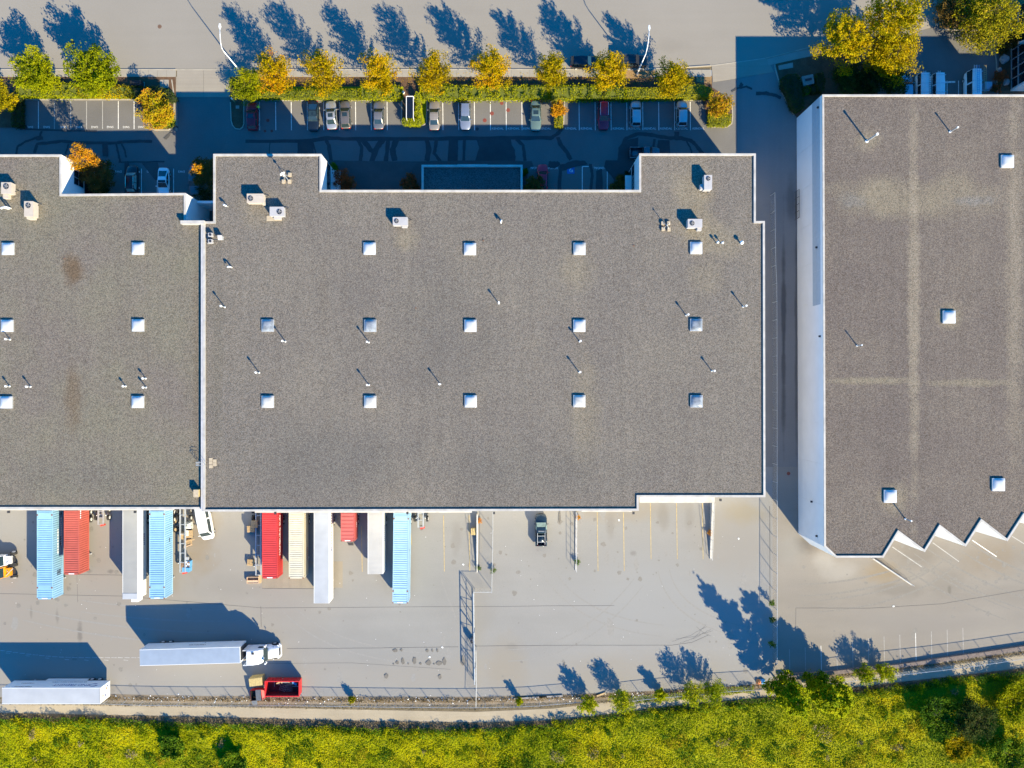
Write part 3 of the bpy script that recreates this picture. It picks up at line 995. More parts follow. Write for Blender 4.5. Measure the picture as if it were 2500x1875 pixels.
for (x, y, rx, ry) in ((970, 1617, 4, 4.5), (984, 1614, 4, 8), (997, 1620, 2, 2), (1012, 1613, 5, 9), (1027, 1620, 3, 2.5), (1046, 1618, 6.5, 7),
                       (1060, 1621, 2, 2), (1072, 1619, 8, 5), (1085, 1615, 5, 8.5), (961, 1621, 2, 2), (1130, 1614, 5, 12), (965, 1588, 6, 4),
                       (980, 1587, 3, 3), (1043, 1588, 3.5, 4), (1056, 1588, 2, 4), (1068, 1588, 2.5, 4), (1074, 1652, 4, 6), (943, 1650, 5, 6),
                       (1378, 1622, 2, 5), (1366, 1262, 3, 14), (1029, 1289, 4, 6)):
    SEALZ[0] += 0.0007
    m = MB()
    m.face([(*W(x + rx * math.cos(a) * random.uniform(0.75, 1.2), y + ry * math.sin(a) * random.uniform(0.75, 1.2))[:2], SEALZ[0])
            for a in (-2 * math.pi * k / 14 for k in range(14))])
    o = m.build('oil_stain', 'yard_stain' if 'yard_stain' in MATS else plain('yard_stain', (0.135, 0.122, 0.105), 0.8, var=0.15).name, YARD)
    if o.data.polygons[0].normal.z < 0:
        o.data.flip_normals()


# small drips, worn spots and tyre arcs that nobody would count
plain('yard_spot', (0.190, 0.174, 0.152), 0.85, var=0.12)
plain('yard_wear', (0.232, 0.220, 0.203), 0.85, var=0.08)
plain('yard_pale', (0.275, 0.256, 0.228), 0.85, var=0.06)


def flecks(parent, name, mat, rects, n, r0, r1, z, ax=1.0, ay=1.0):
    m = MB()
    for k in range(n):
        x0, y0, x1, y1 = rects[k % len(rects)]
        x, y = random.uniform(x0, x1), random.uniform(y0, y1)
        r = r0 + (r1 - r0) * random.random() ** 3
        c = W(x, y)
        m.face([(c.x + r * ax * math.cos(a) * random.uniform(0.6, 1.3), c.y + r * ay * math.sin(a) * random.uniform(0.6, 1.3), z + k * 1e-5)
                for a in (2 * math.pi * i / 9 for i in range(9))])
    o = m.build(name, mat, parent)
    o['kind'] = 'stuff'


flecks(YARD, 'oil_drips', 'yard_spot', [(0, 1470, 1150, 1690), (1180, 1260, 1850, 1640), (0, 1260, 1150, 1480), (60, 1290, 300, 1480), (1060, 1260, 1720, 1420)], 260, 0.06, 0.5, 0.0285)
flecks(YARD, 'worn_spots', 'yard_wear', [(0, 1300, 1150, 1690), (1180, 1260, 1850, 1640), (1430, 1220, 1730, 1400)], 90, 0.2, 1.3, 0.0262, 0.5, 1.3)
flecks(YARD2, 'oil_drips', 'yard_spot', [(1920, 1380, 2500, 1560), (2150, 1330, 2500, 1450)], 110, 0.06, 0.5, 0.0265)


def tyre_arc(parent, pxs, z, w=0.28, mat='yard_wear'):
    for off in (-0.95, 0.95):
        pts = [W(x, y) for x, y in pxs]
        L_, R2 = strip_poly(pts, abs(off) * 2)
        q = L_ if off > 0 else R2
        m = MB()
        band(m, [(p.x, p.y) for p in q], [w * (0.4 + 0.6 * math.sin(math.pi * i / (len(q) - 1))) for i in range(len(q))], z)
        m.build('tyre_mark', mat, parent)


for k, (x0, y0, x1, y1, x2, y2) in enumerate(((700, 1480, 800, 1600, 1080, 1610), (200, 1480, 420, 1510, 620, 1500), (1090, 1410, 1130, 1520, 1150, 1560), (1240, 1600, 1420, 1600, 1560, 1420),
                                              (1330, 1380, 1400, 1520, 1620, 1540), (1620, 1390, 1640, 1500, 1800, 1540), (60, 1500, 300, 1560, 600, 1560))):
    tyre_arc(YARD, [((1 - t) ** 2 * x0 + 2 * t * (1 - t) * x1 + t * t * x2, (1 - t) ** 2 * y0 + 2 * t * (1 - t) * y1 + t * t * y2) for t in np.linspace(0, 1, 18)], 0.0272 + k * 0.0002)
for k, (x0, y0, x1, y1, x2, y2) in enumerate(((1950, 1440, 2100, 1440, 2260, 1380), (2000, 1480, 2250, 1460, 2340, 1350), (2240, 1340, 2380, 1440, 2520, 1480), (2350, 1330, 2450, 1400, 2560, 1430), 
                                              (2180, 1350, 2300, 1440, 2460, 1500))):
    tyre_arc(YARD2, [((1 - t) ** 2 * x0 + 2 * t * (1 - t) * x1 + t * t * x2, (1 - t) ** 2 * y0 + 2 * t * (1 - t) * y1 + t * t * y2) for t in np.linspace(0, 1, 18)], 0.0242 + k * 0.0002,
             0.34, 'yard_spot')


def cover(x, y, r, mat, label, z=0.026):
    m = MB()
    c = W(x, y)
    m.prism([(c.x + r * math.cos(a), c.y + r * math.sin(a)) for a in (2 * math.pi * k / 20 for k in range(20))], z - 0.02, z + 0.008)
    o = m.build('manhole_cover', mat)
    tag(o, label, 'manhole cover', 'round manhole covers in the asphalt')
    m = MB()
    for k in range(-2, 3):
        m.box(c.x - r * 0.6, c.x + r * 0.6, c.y + k * r * 0.28 - 0.02, c.y + k * r * 0.28 + 0.02, z + 0.008, z + 0.016)
    m.build('cast_rib', mat, o)


cover(390, 65, 0.34, 'iron_brown', 'brown manhole cover alone in the sunlit street lane', 0.024)
cover(177, 104, 0.34, 'iron_red', 'red manhole cover inside a tree shadow on the street', 0.024)
cover(1201, 277, 0.33, 'iron_red', 'rust red manhole cover two stalls from silver estate car, near stall line', 0.022)
cover(1183.5, 294, 0.33, 'iron_red', 'rust red manhole cover lowest in empty sunlit stall', 0.022)
cover(1240.5, 269, 0.33, 'iron_red', 'rust red manhole cover on the right of the sunlit group', 0.022)
cover(1225, 252, 0.30, 'iron_red', 'rust red manhole cover close to the kerb under hedge', 0.022)
cover(654, 294, 0.28, 'iron_red', 'dark red manhole cover in shade beside the dark red car', 0.022)
cover(647, 320, 0.22, 'iron_red', 'small red cover at end of shaded stall line', 0.022)
cover(663.5, 320, 0.22, 'iron_red', 'small bright red cover in the shaded lane end of an empty stall', 0.022)
cover(1165, 315, 0.28, 'dark_steel', 'black manhole cover in front of the silver estate car', 0.022)
cover(1925, 1156, 0.3, 'iron_red', 'red drain cover in the shaded alley between two buildings', 0.03)

# ------------------------------------------------------------------ buildings


def building(name, label, poly, ztop, zroof, roof_mat, cop_w=0.29, cop_mat='coping_white', wall_skip=()):
    b = thing(name, label, 'warehouse')
    P = ccw(poly)
    I = inset(P, cop_w)
    n = len(P)
    m = MB()
    for i in range(n):
        if i in wall_skip:
            continue
        a, c = P[i], P[(i + 1) % n]
        m.face([(*a, 0), (*c, 0), (*c, ztop - 0.1), (*a, ztop - 0.1)])
    m.build('wall', 'wall_white', b)
    m = MB()
    O = inset(P, -0.03)
    for i in range(n):
        k = (i + 1) % n
        m.face([(*O[i], ztop - 0.1), (*O[k], ztop - 0.1), (*O[k], ztop), (*O[i], ztop)])
        m.face([(*O[i], ztop), (*O[k], ztop), (*I[k], ztop), (*I[i], ztop)])
        m.face([(*I[i], ztop), (*I[k], ztop), (*I[k], zroof - 0.05), (*I[i], zroof - 0.05)])
        m.face([(*O[k], ztop - 0.1), (*O[i], ztop - 0.1), (*P[i], ztop - 0.1), (*P[k], ztop - 0.1)])
    m.build('coping', cop_mat, b)
    m = MB()
    for i in range(n):
        a, c = P[i], P[(i + 1) % n]
        d = (c - a)
        for k in range(1, int(d.length / 3.05)):
            q = a + d.normalized() * 3.05 * k
            m.obox((q.x - d.normalized().y * (cop_w / 2 - 0.01), q.y + d.normalized().x * (cop_w / 2 - 0.01), ztop + 0.004), (0.05, cop_w + 0.03, 0.012), math.atan2(d.y, d.x))
    j = m.build('coping_joint', 'galvanised', b)
    j['kind'] = 'stuff'
    m = MB()
    m.face([(*p, zroof) for p in inset(P, cop_w - 0.02)])
    m.build('roof', roof_mat, b)
    return b, P


ZM = 9.5
MAINP = [W(x, y, ZM) for x, y in ((521, 376), (784.5, 376), (784.5, 464), (1561, 464), (1561, 375), (1845, 375), (1845, 540), (1867, 540),
                                  (1868.5, 1213.5), (1559, 1213.5), (1559, 1246.5), (496, 1248.5), (496, 541), (521, 541))]
MAIN, MP = building('main_warehouse', 'large central warehouse with flat gravel roof, skylight rows and notched entrance court', MAINP, ZM, 9.28, 'gravel_main')
ZL = 9.1
mw = MAINP[12].x
LEFTP = [W(-500, 377.5, ZL), W(149.5, 377.5, ZL), W(149.5, 474, ZL), W(453, 471.5, ZL), W(453, 543, ZL),
         Vector((mw + 0.6, W(0, 543, ZL).y, 0)), Vector((mw + 0.6, W(0, 1242.5, ZL).y, 0)), W(-500, 1242.5, ZL)]
LEFT, LP = building('end_warehouse', 'lower gravel roofed warehouse joined to the west side of the central one', LEFTP, ZL, 8.9, 'gravel_left')
ZR = 9.6
SAW = [(2008, 231), (2567, 231), (2567, 276), (2700, 276), (2700, 1230), (2602, 1230), (2566, 1295), (2500.5, 1258.5), (2460, 1321), (2397, 1272.5), (2358, 1334), (2295.5, 1286.5),
       (2258, 1347.5), (2194, 1300), (2157, 1361), (2041.5, 1361), (2012.5, 1334)]
RIGHT, RP = building('saw_tooth_warehouse', 'brown gravel roofed warehouse with saw toothed loading side and long pale side wall',
                     [W(x, y, ZR) for x, y in SAW], ZR, 9.4, 'gravel_right', 0.26)

# party wall: second, grey coping strip and the raised block at its north end
m = MB()
m.box(mw - 0.36, mw - 0.03, MAINP[11].y, MAINP[12].y + 0.02, 8.8, 9.46)
m.build('coping', 'coping_grey', MAIN)
a = W(440, 538, 9.9)
c = W(497, 546, 9.9)
m = MB()
m.box(a.x, mw + 0.3, c.y, a.y, 8.7, 9.86)
m.build('parapet_block', 'coping_white', MAIN)
# low link wall in the gap between the two buildings
m = MB()
a, c = W(487, 490, 5.0), W(523, 496, 5.0)
m.box(a.x - 1.5, c.x - 0.05, c.y, a.y, 0, 5.0)
m.build('link_wall', 'wall_white', MAIN)

# tall side wall of the saw-tooth building: separate tilt-up panels, blue-grey band, little lamps
NWc, SWc = W(2008, 231, ZR), W(2012.5, 1334, ZR)
npan = 11
for i in range(npan):
    t0, t1 = i / npan, (i + 1) / npan
    p0, p1 = NWc.lerp(SWc, t0), NWc.lerp(SWc, t1)
    d = (p1 - p0).normalized()
    p0, p1 = p0 + d * 0.015, p1 - d * 0.015
    m = MB()
    m.box(-0.05, 0.0, -(p1 - p0).length, 0.0, 0.02, ZR - 0.11)
    o = m.build('wall_panel', 'wall_panel_white', RIGHT)
    o.location = (p0.x, p0.y, 0)
    o.rotation_euler = (0, 0, math.atan2(d.y, d.x) + math.pi / 2)
SWd = (SWc - NWc).normalized()
bandlen = (W(2009.5, 741, ZR) - NWc).length
for zz in ((6.0, 7.35), (7.38, 8.75)):
    for k in range(6):
        p0 = NWc + SWd * (bandlen * k / 6 + 0.01)
        L_ = bandlen / 6 - 0.02
        m = MB()
        m.box(-0.075, -0.052, -L_, 0, zz[0], zz[1])
        o = m.build('band_panel', 'band_blue_grey', RIGHT)
        o.location = (p0.x, p0.y, 0)
        o.rotation_euler = (0, 0, math.atan2(SWd.y, SWd.x) + math.pi / 2)
for py, z in ((255, 8.3), (598, 7.6), (820, 8.6), (1235, 5.4), (1316, 7.2)):
    c = NWc.lerp(SWc, (py - 231) / 1103)
    m = MB()
    m.box(c.x - 0.34, c.x - 0.06, c.y - 0.14, c.y + 0.14, z, z + 0.22)
    m.build('wall_lamp', 'dark_steel', RIGHT)
# south chamfer panel of the same building
m = MB()
q0, q1 = W(2012.5, 1334, ZR), W(2041.5, 1361, ZR)
# railing that stands against the long wall over a sunken stair
rt = thing('stair_railing', 'grey steel stair railing standing against the long pale side wall', 'railing')
base = W(1948, 470, 0.0)
for k in range(5):
    y = base.y - k * 1.15
    m = MB()
    m.tube([(base.x - 0.55, y, 0), (base.x - 0.55, y, 1.9)], 0.04)
    m.build('post', 'dark_steel', rt)
for z in (0.5, 0.95, 1.4, 1.9):
    m = MB()
    m.tube([(base.x - 0.55, base.y, z), (base.x - 0.55, base.y - 4.6, z)], 0.035)
    m.build('rail', 'dark_steel', rt)


def windows(b, x, y0, y1, z0, z1, n, facing=1, frame='dark_steel'):
    """A ribbon of n panes on a wall in the plane x, between y0 and y1."""
    f = MB()
    e = 0.07 * facing
    for k in range(n + 1):
        y = y0 + (y1 - y0) * k / n
        f.box(min(x, x + e), max(x, x + e), y - 0.035, y + 0.035, z0, z1)
    for z in (z0, (z0 + z1) / 2, z1):
        f.box(min(x, x + e * 0.9), max(x, x + e * 0.9), y0, y1, z - 0.035, z + 0.035)
    w = f.build('window', frame, b)
    for k in range(n):
        ya, yb = y0 + (y1 - y0) * k / n + 0.04, y0 + (y1 - y0) * (k + 1) / n - 0.04
        g = MB()
        g.box(min(x + 0.01 * facing, x + 0.035 * facing), max(x + 0.01 * facing, x + 0.035 * facing), min(ya, yb), max(ya, yb), z0 + 0.04, z1 - 0.04)
        g.build('pane', 'glass_dark', w)


xl = W(149.5, 0, ZL).x
yl = W(0, 377.5, ZL).y
windows(LEFT, xl, yl - 0.15, yl - 3.6, 3.3, 5.9, 3, 1, 'aluminium')
windows(LEFT, xl, yl - 0.15, yl - 5.8, 0.4, 2.9, 5, 1)
xm = W(784.5, 0, ZM).x
ym = W(0, 376, ZM).y
windows(MAIN, xm, ym - 0.2, ym - 5.4, 3.9, 6.0, 7, 1)
windows(MAIN, xm, ym - 0.2, ym - 5.4, 0.3, 2.7, 7, 1)
xn = W(1561, 0, ZM).x
windows(MAIN, xn, ym - 0.2, ym - 5.2, 3.2, 5.2, 7, -1)
windows(MAIN, xn, ym - 0.2, ym - 5.2, 0.3, 2.4, 7, -1)
for x0, x1, ya, yb in ((xm + 0.01, xm + 1.5, ym - 0.6, ym - 4.0), (xn - 1.1, xn - 0.01, ym - 1.4, ym - 4.6)):
    m = MB()
    m.box(x0, x1, yb, ya, 2.95, 3.2)
    m.build('canopy', 'wall_white', MAIN)

# low entrance block in the court
ZA = 4.6
q = [W(1029, 402, ZA), W(1276, 402, ZA), W(1276, 478, ZA), W(1029, 478, ZA)]
ax0, ax1, ay1 = q[0].x, q[1].x, q[0].y
ay0 = MAINP[2].y
for (x0, x1, y0, y1) in ((ax0, ax0 + 0.34, ay0 + 0.01, ay1), (ax1 - 0.34, ax1, ay0 + 0.01, ay1), (ax0 + 0.34, ax1 - 0.34, ay1 - 0.34, ay1)):
    m = MB()
    m.box(x0, x1, y0, y1, 0, ZA)
    m.build('entrance_wall', 'coping_white', MAIN)
m = MB()
m.face([(ax0 + 0.34, ay0 + 0.01, 4.2), (ax1 - 0.34, ay0 + 0.01, 4.2), (ax1 - 0.34, ay1 - 0.34, 4.2), (ax0 + 0.34, ay1 - 0.34, 4.2)])
m.build('entrance_roof', 'gravel_annex', MAIN)
m = MB()
a, c = W(1117, 399.5, 3.0), W(1190, 399.5, 3.0)
m.box(a.x, c.x, ay1 + 0.002, ay1 + 0.55, 2.9, 3.1)
m.build('canopy', 'coping_white', MAIN)
# dock canopies, lamps on the south walls
yS = MAINP[11].y


def canopy(b, px0, px1, ywall, z=4.7, d=1.0, th=0.25):
    m = MB()
    m.box(W(px0, 0, z).x, W(px1, 0, z).x, ywall - d, ywall - 0.002, z - th, z)
    m.build('dock_canopy', 'coping_white', b)


yL = LEFTP[7].y
canopy(LEFT, -200, 424, yL, 4.7, 0.95)
ySe = MAINP[10].y
canopy(MAIN, 622, 1152, ySe - 0.14, 4.8, 1.0)
canopy(MAIN, 1420, 1543, ySe - 0.14, 4.8, 0.85)
yE = MAINP[9].y
canopy(MAIN, 1562, 1745, yE, 5.0, 1.6)
for b, px, yw in ((LEFT, 12, yL), (LEFT, 323, yL), (MAIN, 668, ySe), (MAIN, 993, ySe), (MAIN, 1206, ySe), (MAIN, 1549, ySe), (MAIN, 1763, yE)):
    m = MB()
    x = W(px, 0, 6.5).x
    m.box(x - 0.16, x + 0.16, yw - 1.22, yw - 0.85, 5.5, 5.8)
    m.build('wall_lamp', 'dark_steel', b)
# dock doors under the canopies
for b, xs, yw in ((LEFT, (20, 108, 173, 250, 316, 382), yL), (MAIN, (658, 722, 785, 849, 917, 980, 1060, 1120, 1440, 1490), ySe)):
    for px in xs:
        x = W(px, 0, 3).x
        m = MB()
        m.box(x - 1.35, x + 1.35, yw - 0.19, yw - 0.004, 1.2, 4.2)
        m.build('dock_door', 'aluminium', b)


def skylight(b, px, py, z, mat='skylight_white', s=1.86):
    c = W(px, py, z + 0.5)
    m = MB()
    m.box(-s / 2, s / 2, -s / 2, s / 2, -0.02, 0.26)
    k = m.build('skylight', 'aluminium', b)
    k.location = (c.x, c.y, z)
    m = MB()
    N = 8
    g = np.linspace(-1, 1, N + 1)
    h = s / 2 - 0.05
    vs = [(x * h, y * h, 0.262 + 0.30 * ((1 - abs(x) ** 2.6) * (1 - abs(y) ** 2.6)) ** 0.55) for y in g for x in g]
    fs = [(j * (N + 1) + i, j * (N + 1) + i + 1, (j + 1) * (N + 1) + i + 1, (j + 1) * (N + 1) + i) for j in range(N) for i in range(N)]
    m.raw(vs, fs)
    m.build('dome', mat, k, smooth=True)
    if mat != 'skylight_white':
        k['label'] = 'skylight with a clouded grey dome'
    return k


for x, y, g in ((901.5, 606, 0), (1147.5, 607, 0), (1415.5, 606.5, 0), (1701, 604.5, 0), (652, 794.5, 1), (903, 795, 1), (1148.5, 795, 0), (1415, 795, 0),
                (1701, 793, 1), (652, 981, 0), (903, 981, 0), (1149, 980, 0), (1415, 979.5, 0), (1702, 980, 1)):
    skylight(MAIN, x, y, 9.28, 'skylight_grey' if g else ('skylight_aged' if (x * 7 + y) % 3 < 1.2 else 'skylight_white'))
for x, y in ((16, 606.5), (334.5, 606), (14, 795), (334.5, 794), (12, 982.5), (334, 981.5)):
    skylight(LEFT, x, y, 8.9)
for x, y in ((2463, 392.5), (2320, 773.5), (2176, 1212.5), (2441, 1184)):
    skylight(RIGHT, x, y, 9.4, s=1.95)


def vent(b, px, py, z, h, lean=(0, 0), r=0.07, cap=0.16):
    c = W(px, py, z)
    m = MB()
    m.tube([(0, 0, -0.05), (lean[0], lean[1], h)], r, 8)
    p = m.build('vent_pipe', 'galvanised', b)
    p.location = (c.x, c.y, z)
    m = MB()
    m.tube([(-0.0 + lean[0], lean[1], h - 0.08), (lean[0], lean[1], h + 0.16)], cap, 8)
    m.build('cap', 'white_paint', p)
    m = MB()
    m.tube([(0, 0, -0.02), (0, 0, 0.12)], r * 2.0, 8)
    m.build('flashing', 'white_paint', p)


for x, y in ((1218, 741), (697, 834), (901, 836), (1415, 834), (1675, 770), (1814, 749), (1738, 906), (1414, 909), (1075, 938), (901, 940), (633, 910), (549, 750)):
    vent(MAIN, x, y, 9.28, random.uniform(1.3, 1.6))
for x, y in ((25, 829), (24, 943), (75, 944), (307, 943), (357, 946), (356, 924)):
    vent(LEFT, x, y, 8.9, random.uniform(0.75, 1.05))
for x, y, h, r in ((2116, 345, 3.1, 0.13), (2319, 322, 1.9, 0.09), (2092, 844, 1.5, 0.07), (2210, 1267, 1.6, 0.08)):
    vent(RIGHT, x, y, 9.4, h, r=r, cap=r * 1.5)


def goose(b, px, py, z, ang, h=0.7, r=0.13):
    c = W(px, py, z)
    d = (math.cos(ang) * 0.32, math.sin(ang) * 0.32)
    m = MB()
    m.tube([(0, 0, -0.05), (0, 0, h), (d[0] * 0.5, d[1] * 0.5, h + 0.2), (d[0], d[1], h + 0.16), (d[0] * 1.25, d[1] * 1.25, h - 0.12)], r, 8)
    p = m.build('gooseneck_vent', 'white_paint', b, smooth=True)
    p.location = (c.x, c.y, z)


goose(MAIN, 556, 505, 9.28, 2.8)
goose(MAIN, 566, 653, 9.28, 3.3)
goose(MAIN, 1224, 540, 9.28, -1.7)
goose(LEFT, 22, 511, 8.9, 3.6, 1.2)
goose(LEFT, 27, 509, 8.9, 3.4, 1.0)
for x, y, h, r in ((1750, 593, 0.6, 0.13), (1761.5, 594, 0.6, 0.13), (1809, 593.5, 0.5, 0.2)):
    c = W(x, y, 9.5)
    m = MB()
    m.tube([(0, 0, -0.05), (0, 0, h)], r * 0.55, 10)
    p = m.build('turbine_vent', 'galvanised', MAIN)
    p.location = (c.x, c.y, 9.28)
    m = MB()
    m.tube([(0, 0, h - 0.02), (0, 0, h + 0.1), (0, 0, h + 0.28), (0, 0, h + 0.36)], [r * 0.8, r * 1.5, r * 1.4, r * 0.4], 12)
    m.build('cap', 'white_paint', p, smooth=True)
# roof drains, paving slabs by the roof ladder
for b, x, y, z in ((LEFT, 158, 631, 8.9), (MAIN, 1180, 587, 9.28), (MAIN, 1015, 752, 9.28), (MAIN, 1547, 600, 9.28)):
    c = W(x, y, z)
    m = MB()
    m.tube([(0, 0, -0.02), (0, 0, 0.09)], 0.14, 10)
    p = m.build('roof_drain', 'iron_brown', b)
    p.location = (c.x, c.y, z)
for x, y in ((514.5, 1121.5), (514.5, 1130), (514.5, 1139), (524, 1125.5), (524, 1134)):
    c = W(x, y, 9.34)
    m = MB()
    m.obox((0, 0, 0), (0.53, 0.5, 0.08), random.uniform(-0.03, 0.03))
    p = m.build('paving_slab', 'block_tan', MAIN)
    p.location = (c.x, c.y, 9.32)
c = W(487, 1131, 9.4)
m = MB()
for dy in (-0.25, 0.25):
    m.tube([(mw - 0.75, c.y + dy, 8.9), (mw - 0.75, c.y + dy, 10.4), (mw - 0.3, c.y + dy, 10.5), (mw + 0.35, c.y + dy, 10.45), (mw + 0.35, c.y + dy, 9.5)], 0.035)
for k in range(5):
    m.tube([(mw - 0.75, c.y - 0.25, 9.1 + k * 0.3), (mw - 0.75, c.y + 0.25, 9.1 + k * 0.3)], 0.025)
m.build('roof_ladder', 'galvanised', MAIN)


# ------------------------------------------------------------------ things that stand on the roofs


def ac_unit(label, px, py, z, w, d, h=1.15, mat='unit_grey', fan=(-0.6, 0.0), side=None, pipe=(1, 0.6)):
    c = W(px, py, z + h)
    t = thing('rooftop_air_conditioner', label, 'air conditioner', (c.x, c.y, z), 0, 'air conditioning units on the gravel roofs')
    m = MB()
    for sx in (-1, 1):
        m.box(sx * (w / 2 - 0.2) - 0.09, sx * (w / 2 - 0.2) + 0.09, -d / 2 - 0.1, d / 2 + 0.1, -0.03, 0.16)
    m.build('skid', 'dark_steel', t)
    m = MB()
    m.box(-w / 2, w / 2, -d / 2, d / 2, 0.16, h - 0.05)
    m.box(-w / 2 - 0.03, w / 2 + 0.03, -d / 2 - 0.03, d / 2 + 0.03, h - 0.05, h)
    hp = m.build('housing', mat, t)
    r = min(w, d) * 0.27
    fx, fy = fan[0] * (w / 2 - r - 0.1), fan[1] * (d / 2 - r - 0.1)
    m = MB()
    m.tube([(fx, fy, h), (fx, fy, h + 0.07)], [r * 1.12, r * 1.05], 18)
    f = m.build('fan', 'fan_dark', t)
    m = MB()
    for k in range(5):
        a = 2 * math.pi * k / 5
        m.obox((fx + math.cos(a) * r * 0.5, fy + math.sin(a) * r * 0.5, h + 0.085), (r * 0.9, r * 0.32, 0.012), a, tilt=('X', 0.3))
    m.tube([(fx, fy, h + 0.07), (fx, fy, h + 0.11)], r * 0.2, 8)
    m.build('fan_blade', 'scrap_metal', f)
    if side:
        x0, x1, y0, y1, hh = side
        m = MB()
        m.box(x0, x1, y0, y1, 0.2, hh)
        m.build('duct_box', mat, t)
    m = MB()
    m.box(w * 0.05, w * 0.42, -d * 0.3, d * 0.3, h, h + 0.012)
    m.build('access_panel', mat, t)
    sx, sy = pipe
    m = MB()
    m.tube([(sx * w / 2, sy * d / 2, 0.3), (sx * (w / 2 + 0.25), sy * d / 2 + 0.1, 0.3), (sx * (w / 2 + 0.45), sy * d / 2 + 0.3, 0.0)], 0.045)
    m.build('conduit', 'dark_steel', t)
    return t


ac_unit('beige rooftop unit with fan on its west end, north west corner of central roof', 623, 484, 9.28, 2.5, 1.35, 1.25, 'unit_beige', (-0.9, -0.1), (0.9, 1.3, -0.85, -0.4, 0.8), (1, 0.7))
ac_unit('pale grey rooftop unit with fan on its east end over tan slabs', 675.5, 516, 9.28, 2.1, 1.35, 1.15, 'unit_grey', (0.7, -0.3), (-0.6, 0.5, -1.05, -0.69, 0.7), (1, 0.8))
ac_unit('lone pale rooftop unit below the entrance court', 977, 540, 9.28, 2.2, 1.2, 1.2, 'unit_grey', (-0.85, 0.2), (0.2, 1.0, -0.85, -0.62, 0.8), (1, 0.4))
ac_unit('tall narrow rooftop unit with fan at its north end', 1729, 445, 9.28, 1.15, 2.15, 1.45, 'unit_grey', (0.05, 0.85), (-1.05, -0.6, -0.95, -0.15, 1.0), (0.4, -1.2))
ac_unit('rooftop unit with square duct box above the north east skylight', 1697, 545, 9.28, 2.15, 1.25, 1.3, 'unit_grey', (-0.7, 0.0), (0.45, 1.1, -1.0, -0.64, 0.95), (1, 0.5))
ac_unit('beige rooftop unit at the picture edge on the west roof', 15, 459, 8.9, 1.5, 1.7, 1.2, 'unit_beige', (0.0, 0.75), (-0.7, 0.1, -1.5, -0.88, 0.9), (1, -0.4))
ac_unit('tall beige rooftop unit with rounded south hood on the west roof', 70, 510, 8.9, 1.35, 2.3, 1.45, 'unit_beige', (-0.3, 0.75), (-0.55, 0.45, -1.45, -1.17, 1.1), (1, 0.7))
c = W(672, 533, 9.28)
t = thing('paving_slab', 'tan slab pair in front of pale grey rooftop unit', 'paving slab', (c.x, c.y, 9.28))
for dx in (-0.75, 0.45):
    m = MB()
    m.box(dx - 0.57, dx + 0.57, -0.4, 0.4, -0.02, 0.09)
    m.build('slab', 'block_tan', t)


def antenna(label, px, py, z, lean, blocks, h, dish):
    c = W(px, py, z)
    t = thing('antenna_mast', label, 'antenna', (c.x, c.y, z), 0)
    for (bx, by) in blocks:
        m = MB()
        m.box(bx - 0.24, bx + 0.24, by - 0.26, by + 0.26, -0.02, 0.34)
        m.build('ballast_block', 'block_tan', t)
    m = MB()
    for (bx, by) in blocks:
        m.tube([(bx, by, 0.3), (0, 0, h * 0.42)], 0.03, 5)
    m.build('tripod', 'galvanised', t)
    m = MB()
    m.tube([(0, 0, 0), (0, 0, h)], 0.045, 8)
    m.build('mast', 'galvanised', t)
    for (dz, r) in dish:
        m = MB()
        rings = []
        for k in range(5):
            rr = r * math.sin(k / 4 * 1.15) / math.sin(1.15)
            off = 0.22 * r * 3 * (k / 4) ** 2 * 0.35
            rings.append([(off * 0.8 - 0.1 - 0.05 + 0.0 + (-0.02), rr * math.cos(a), dz + rr * math.sin(a)) for a in (2 * math.pi * i / 14 for i in range(14))])
        m.loft(rings, closed=True, caps=False)
        o = m.build('dish', 'white_paint', t, smooth=True)
        o.rotation_euler = (0, 0, 2.2)
    return t


antenna('mast with round white dish on three ballast blocks', 702, 436, 9.28, 0, ((-0.55, -0.5), (0.35, -0.5), (0.4, 0.55)), 3.2, ((2.75, 0.42), (1.95, 0.2)))
antenna('thin antenna mast standing on four tan ballast blocks', 1626, 552, 9.28, 0, ((-0.55, 0.4), (0.35, 0.4), (-0.5, -0.5), (0.4, -0.55)), 2.0, ((1.9, 0.12),))

for k, (py, lab) in enumerate(((576, 'small outdoor condenser, northern of the pair on the party wall'), (586, 'small outdoor condenser, southern of the pair on the party wall'))):
    c = W(513.5, py - 3 + k * 6, 9.9)
    t = thing('wall_condenser', lab, 'condenser', (c.x, c.y, 9.28), 0, 'small condensers by the party wall')
    m = MB()
    m.box(-0.3, 0.3, -0.28, 0.28, 0.1, 0.72)
    m.build('housing', 'unit_grey', t)
    m = MB()
    m.tube([(0.02, 0, 0.72), (0.02, 0, 0.76)], 0.2, 14)
    m.build('fan', 'fan_dark', t)
    m = MB()
    m.box(-0.6, -0.3, -0.26, -0.2, -0.02, 0.3)
    m.box(-0.6, -0.3, 0.2, 0.26, -0.02, 0.3)
    m.build('bracket', 'galvanised', t)
    m = MB()
    m.tube([(0.3, 0, 0.3), (0.8, -0.1 + 0.2 * k, 0.2), (1.5, 0.1, 0.25)], 0.035)
    m.build('pipe', 'dark_steel', t)
c = W(542, 582, 9.28)
t = thing('exhaust_hood', 'grey hooded duct east of the small condenser pair', 'roof vent', (c.x, c.y, 9.28))
m = MB()
m.box(-0.27, 0.27, -0.25, 0.25, -0.03, 0.7)
m.build('duct', 'galvanised', t)
m = MB()
m.loft([[(-0.33, -0.4, 0.62), (0.33, -0.4, 0.62), (0.33, 0.3, 0.7), (-0.33, 0.3, 0.7)], [(-0.33, -0.3, 0.84), (0.33, -0.3, 0.84), (0.33, 0.3, 0.98), (-0.33, 0.3, 0.98)]], closed=True)
m.build('hood', 'unit_grey', t)
c = W(484, 1204, 9.5)
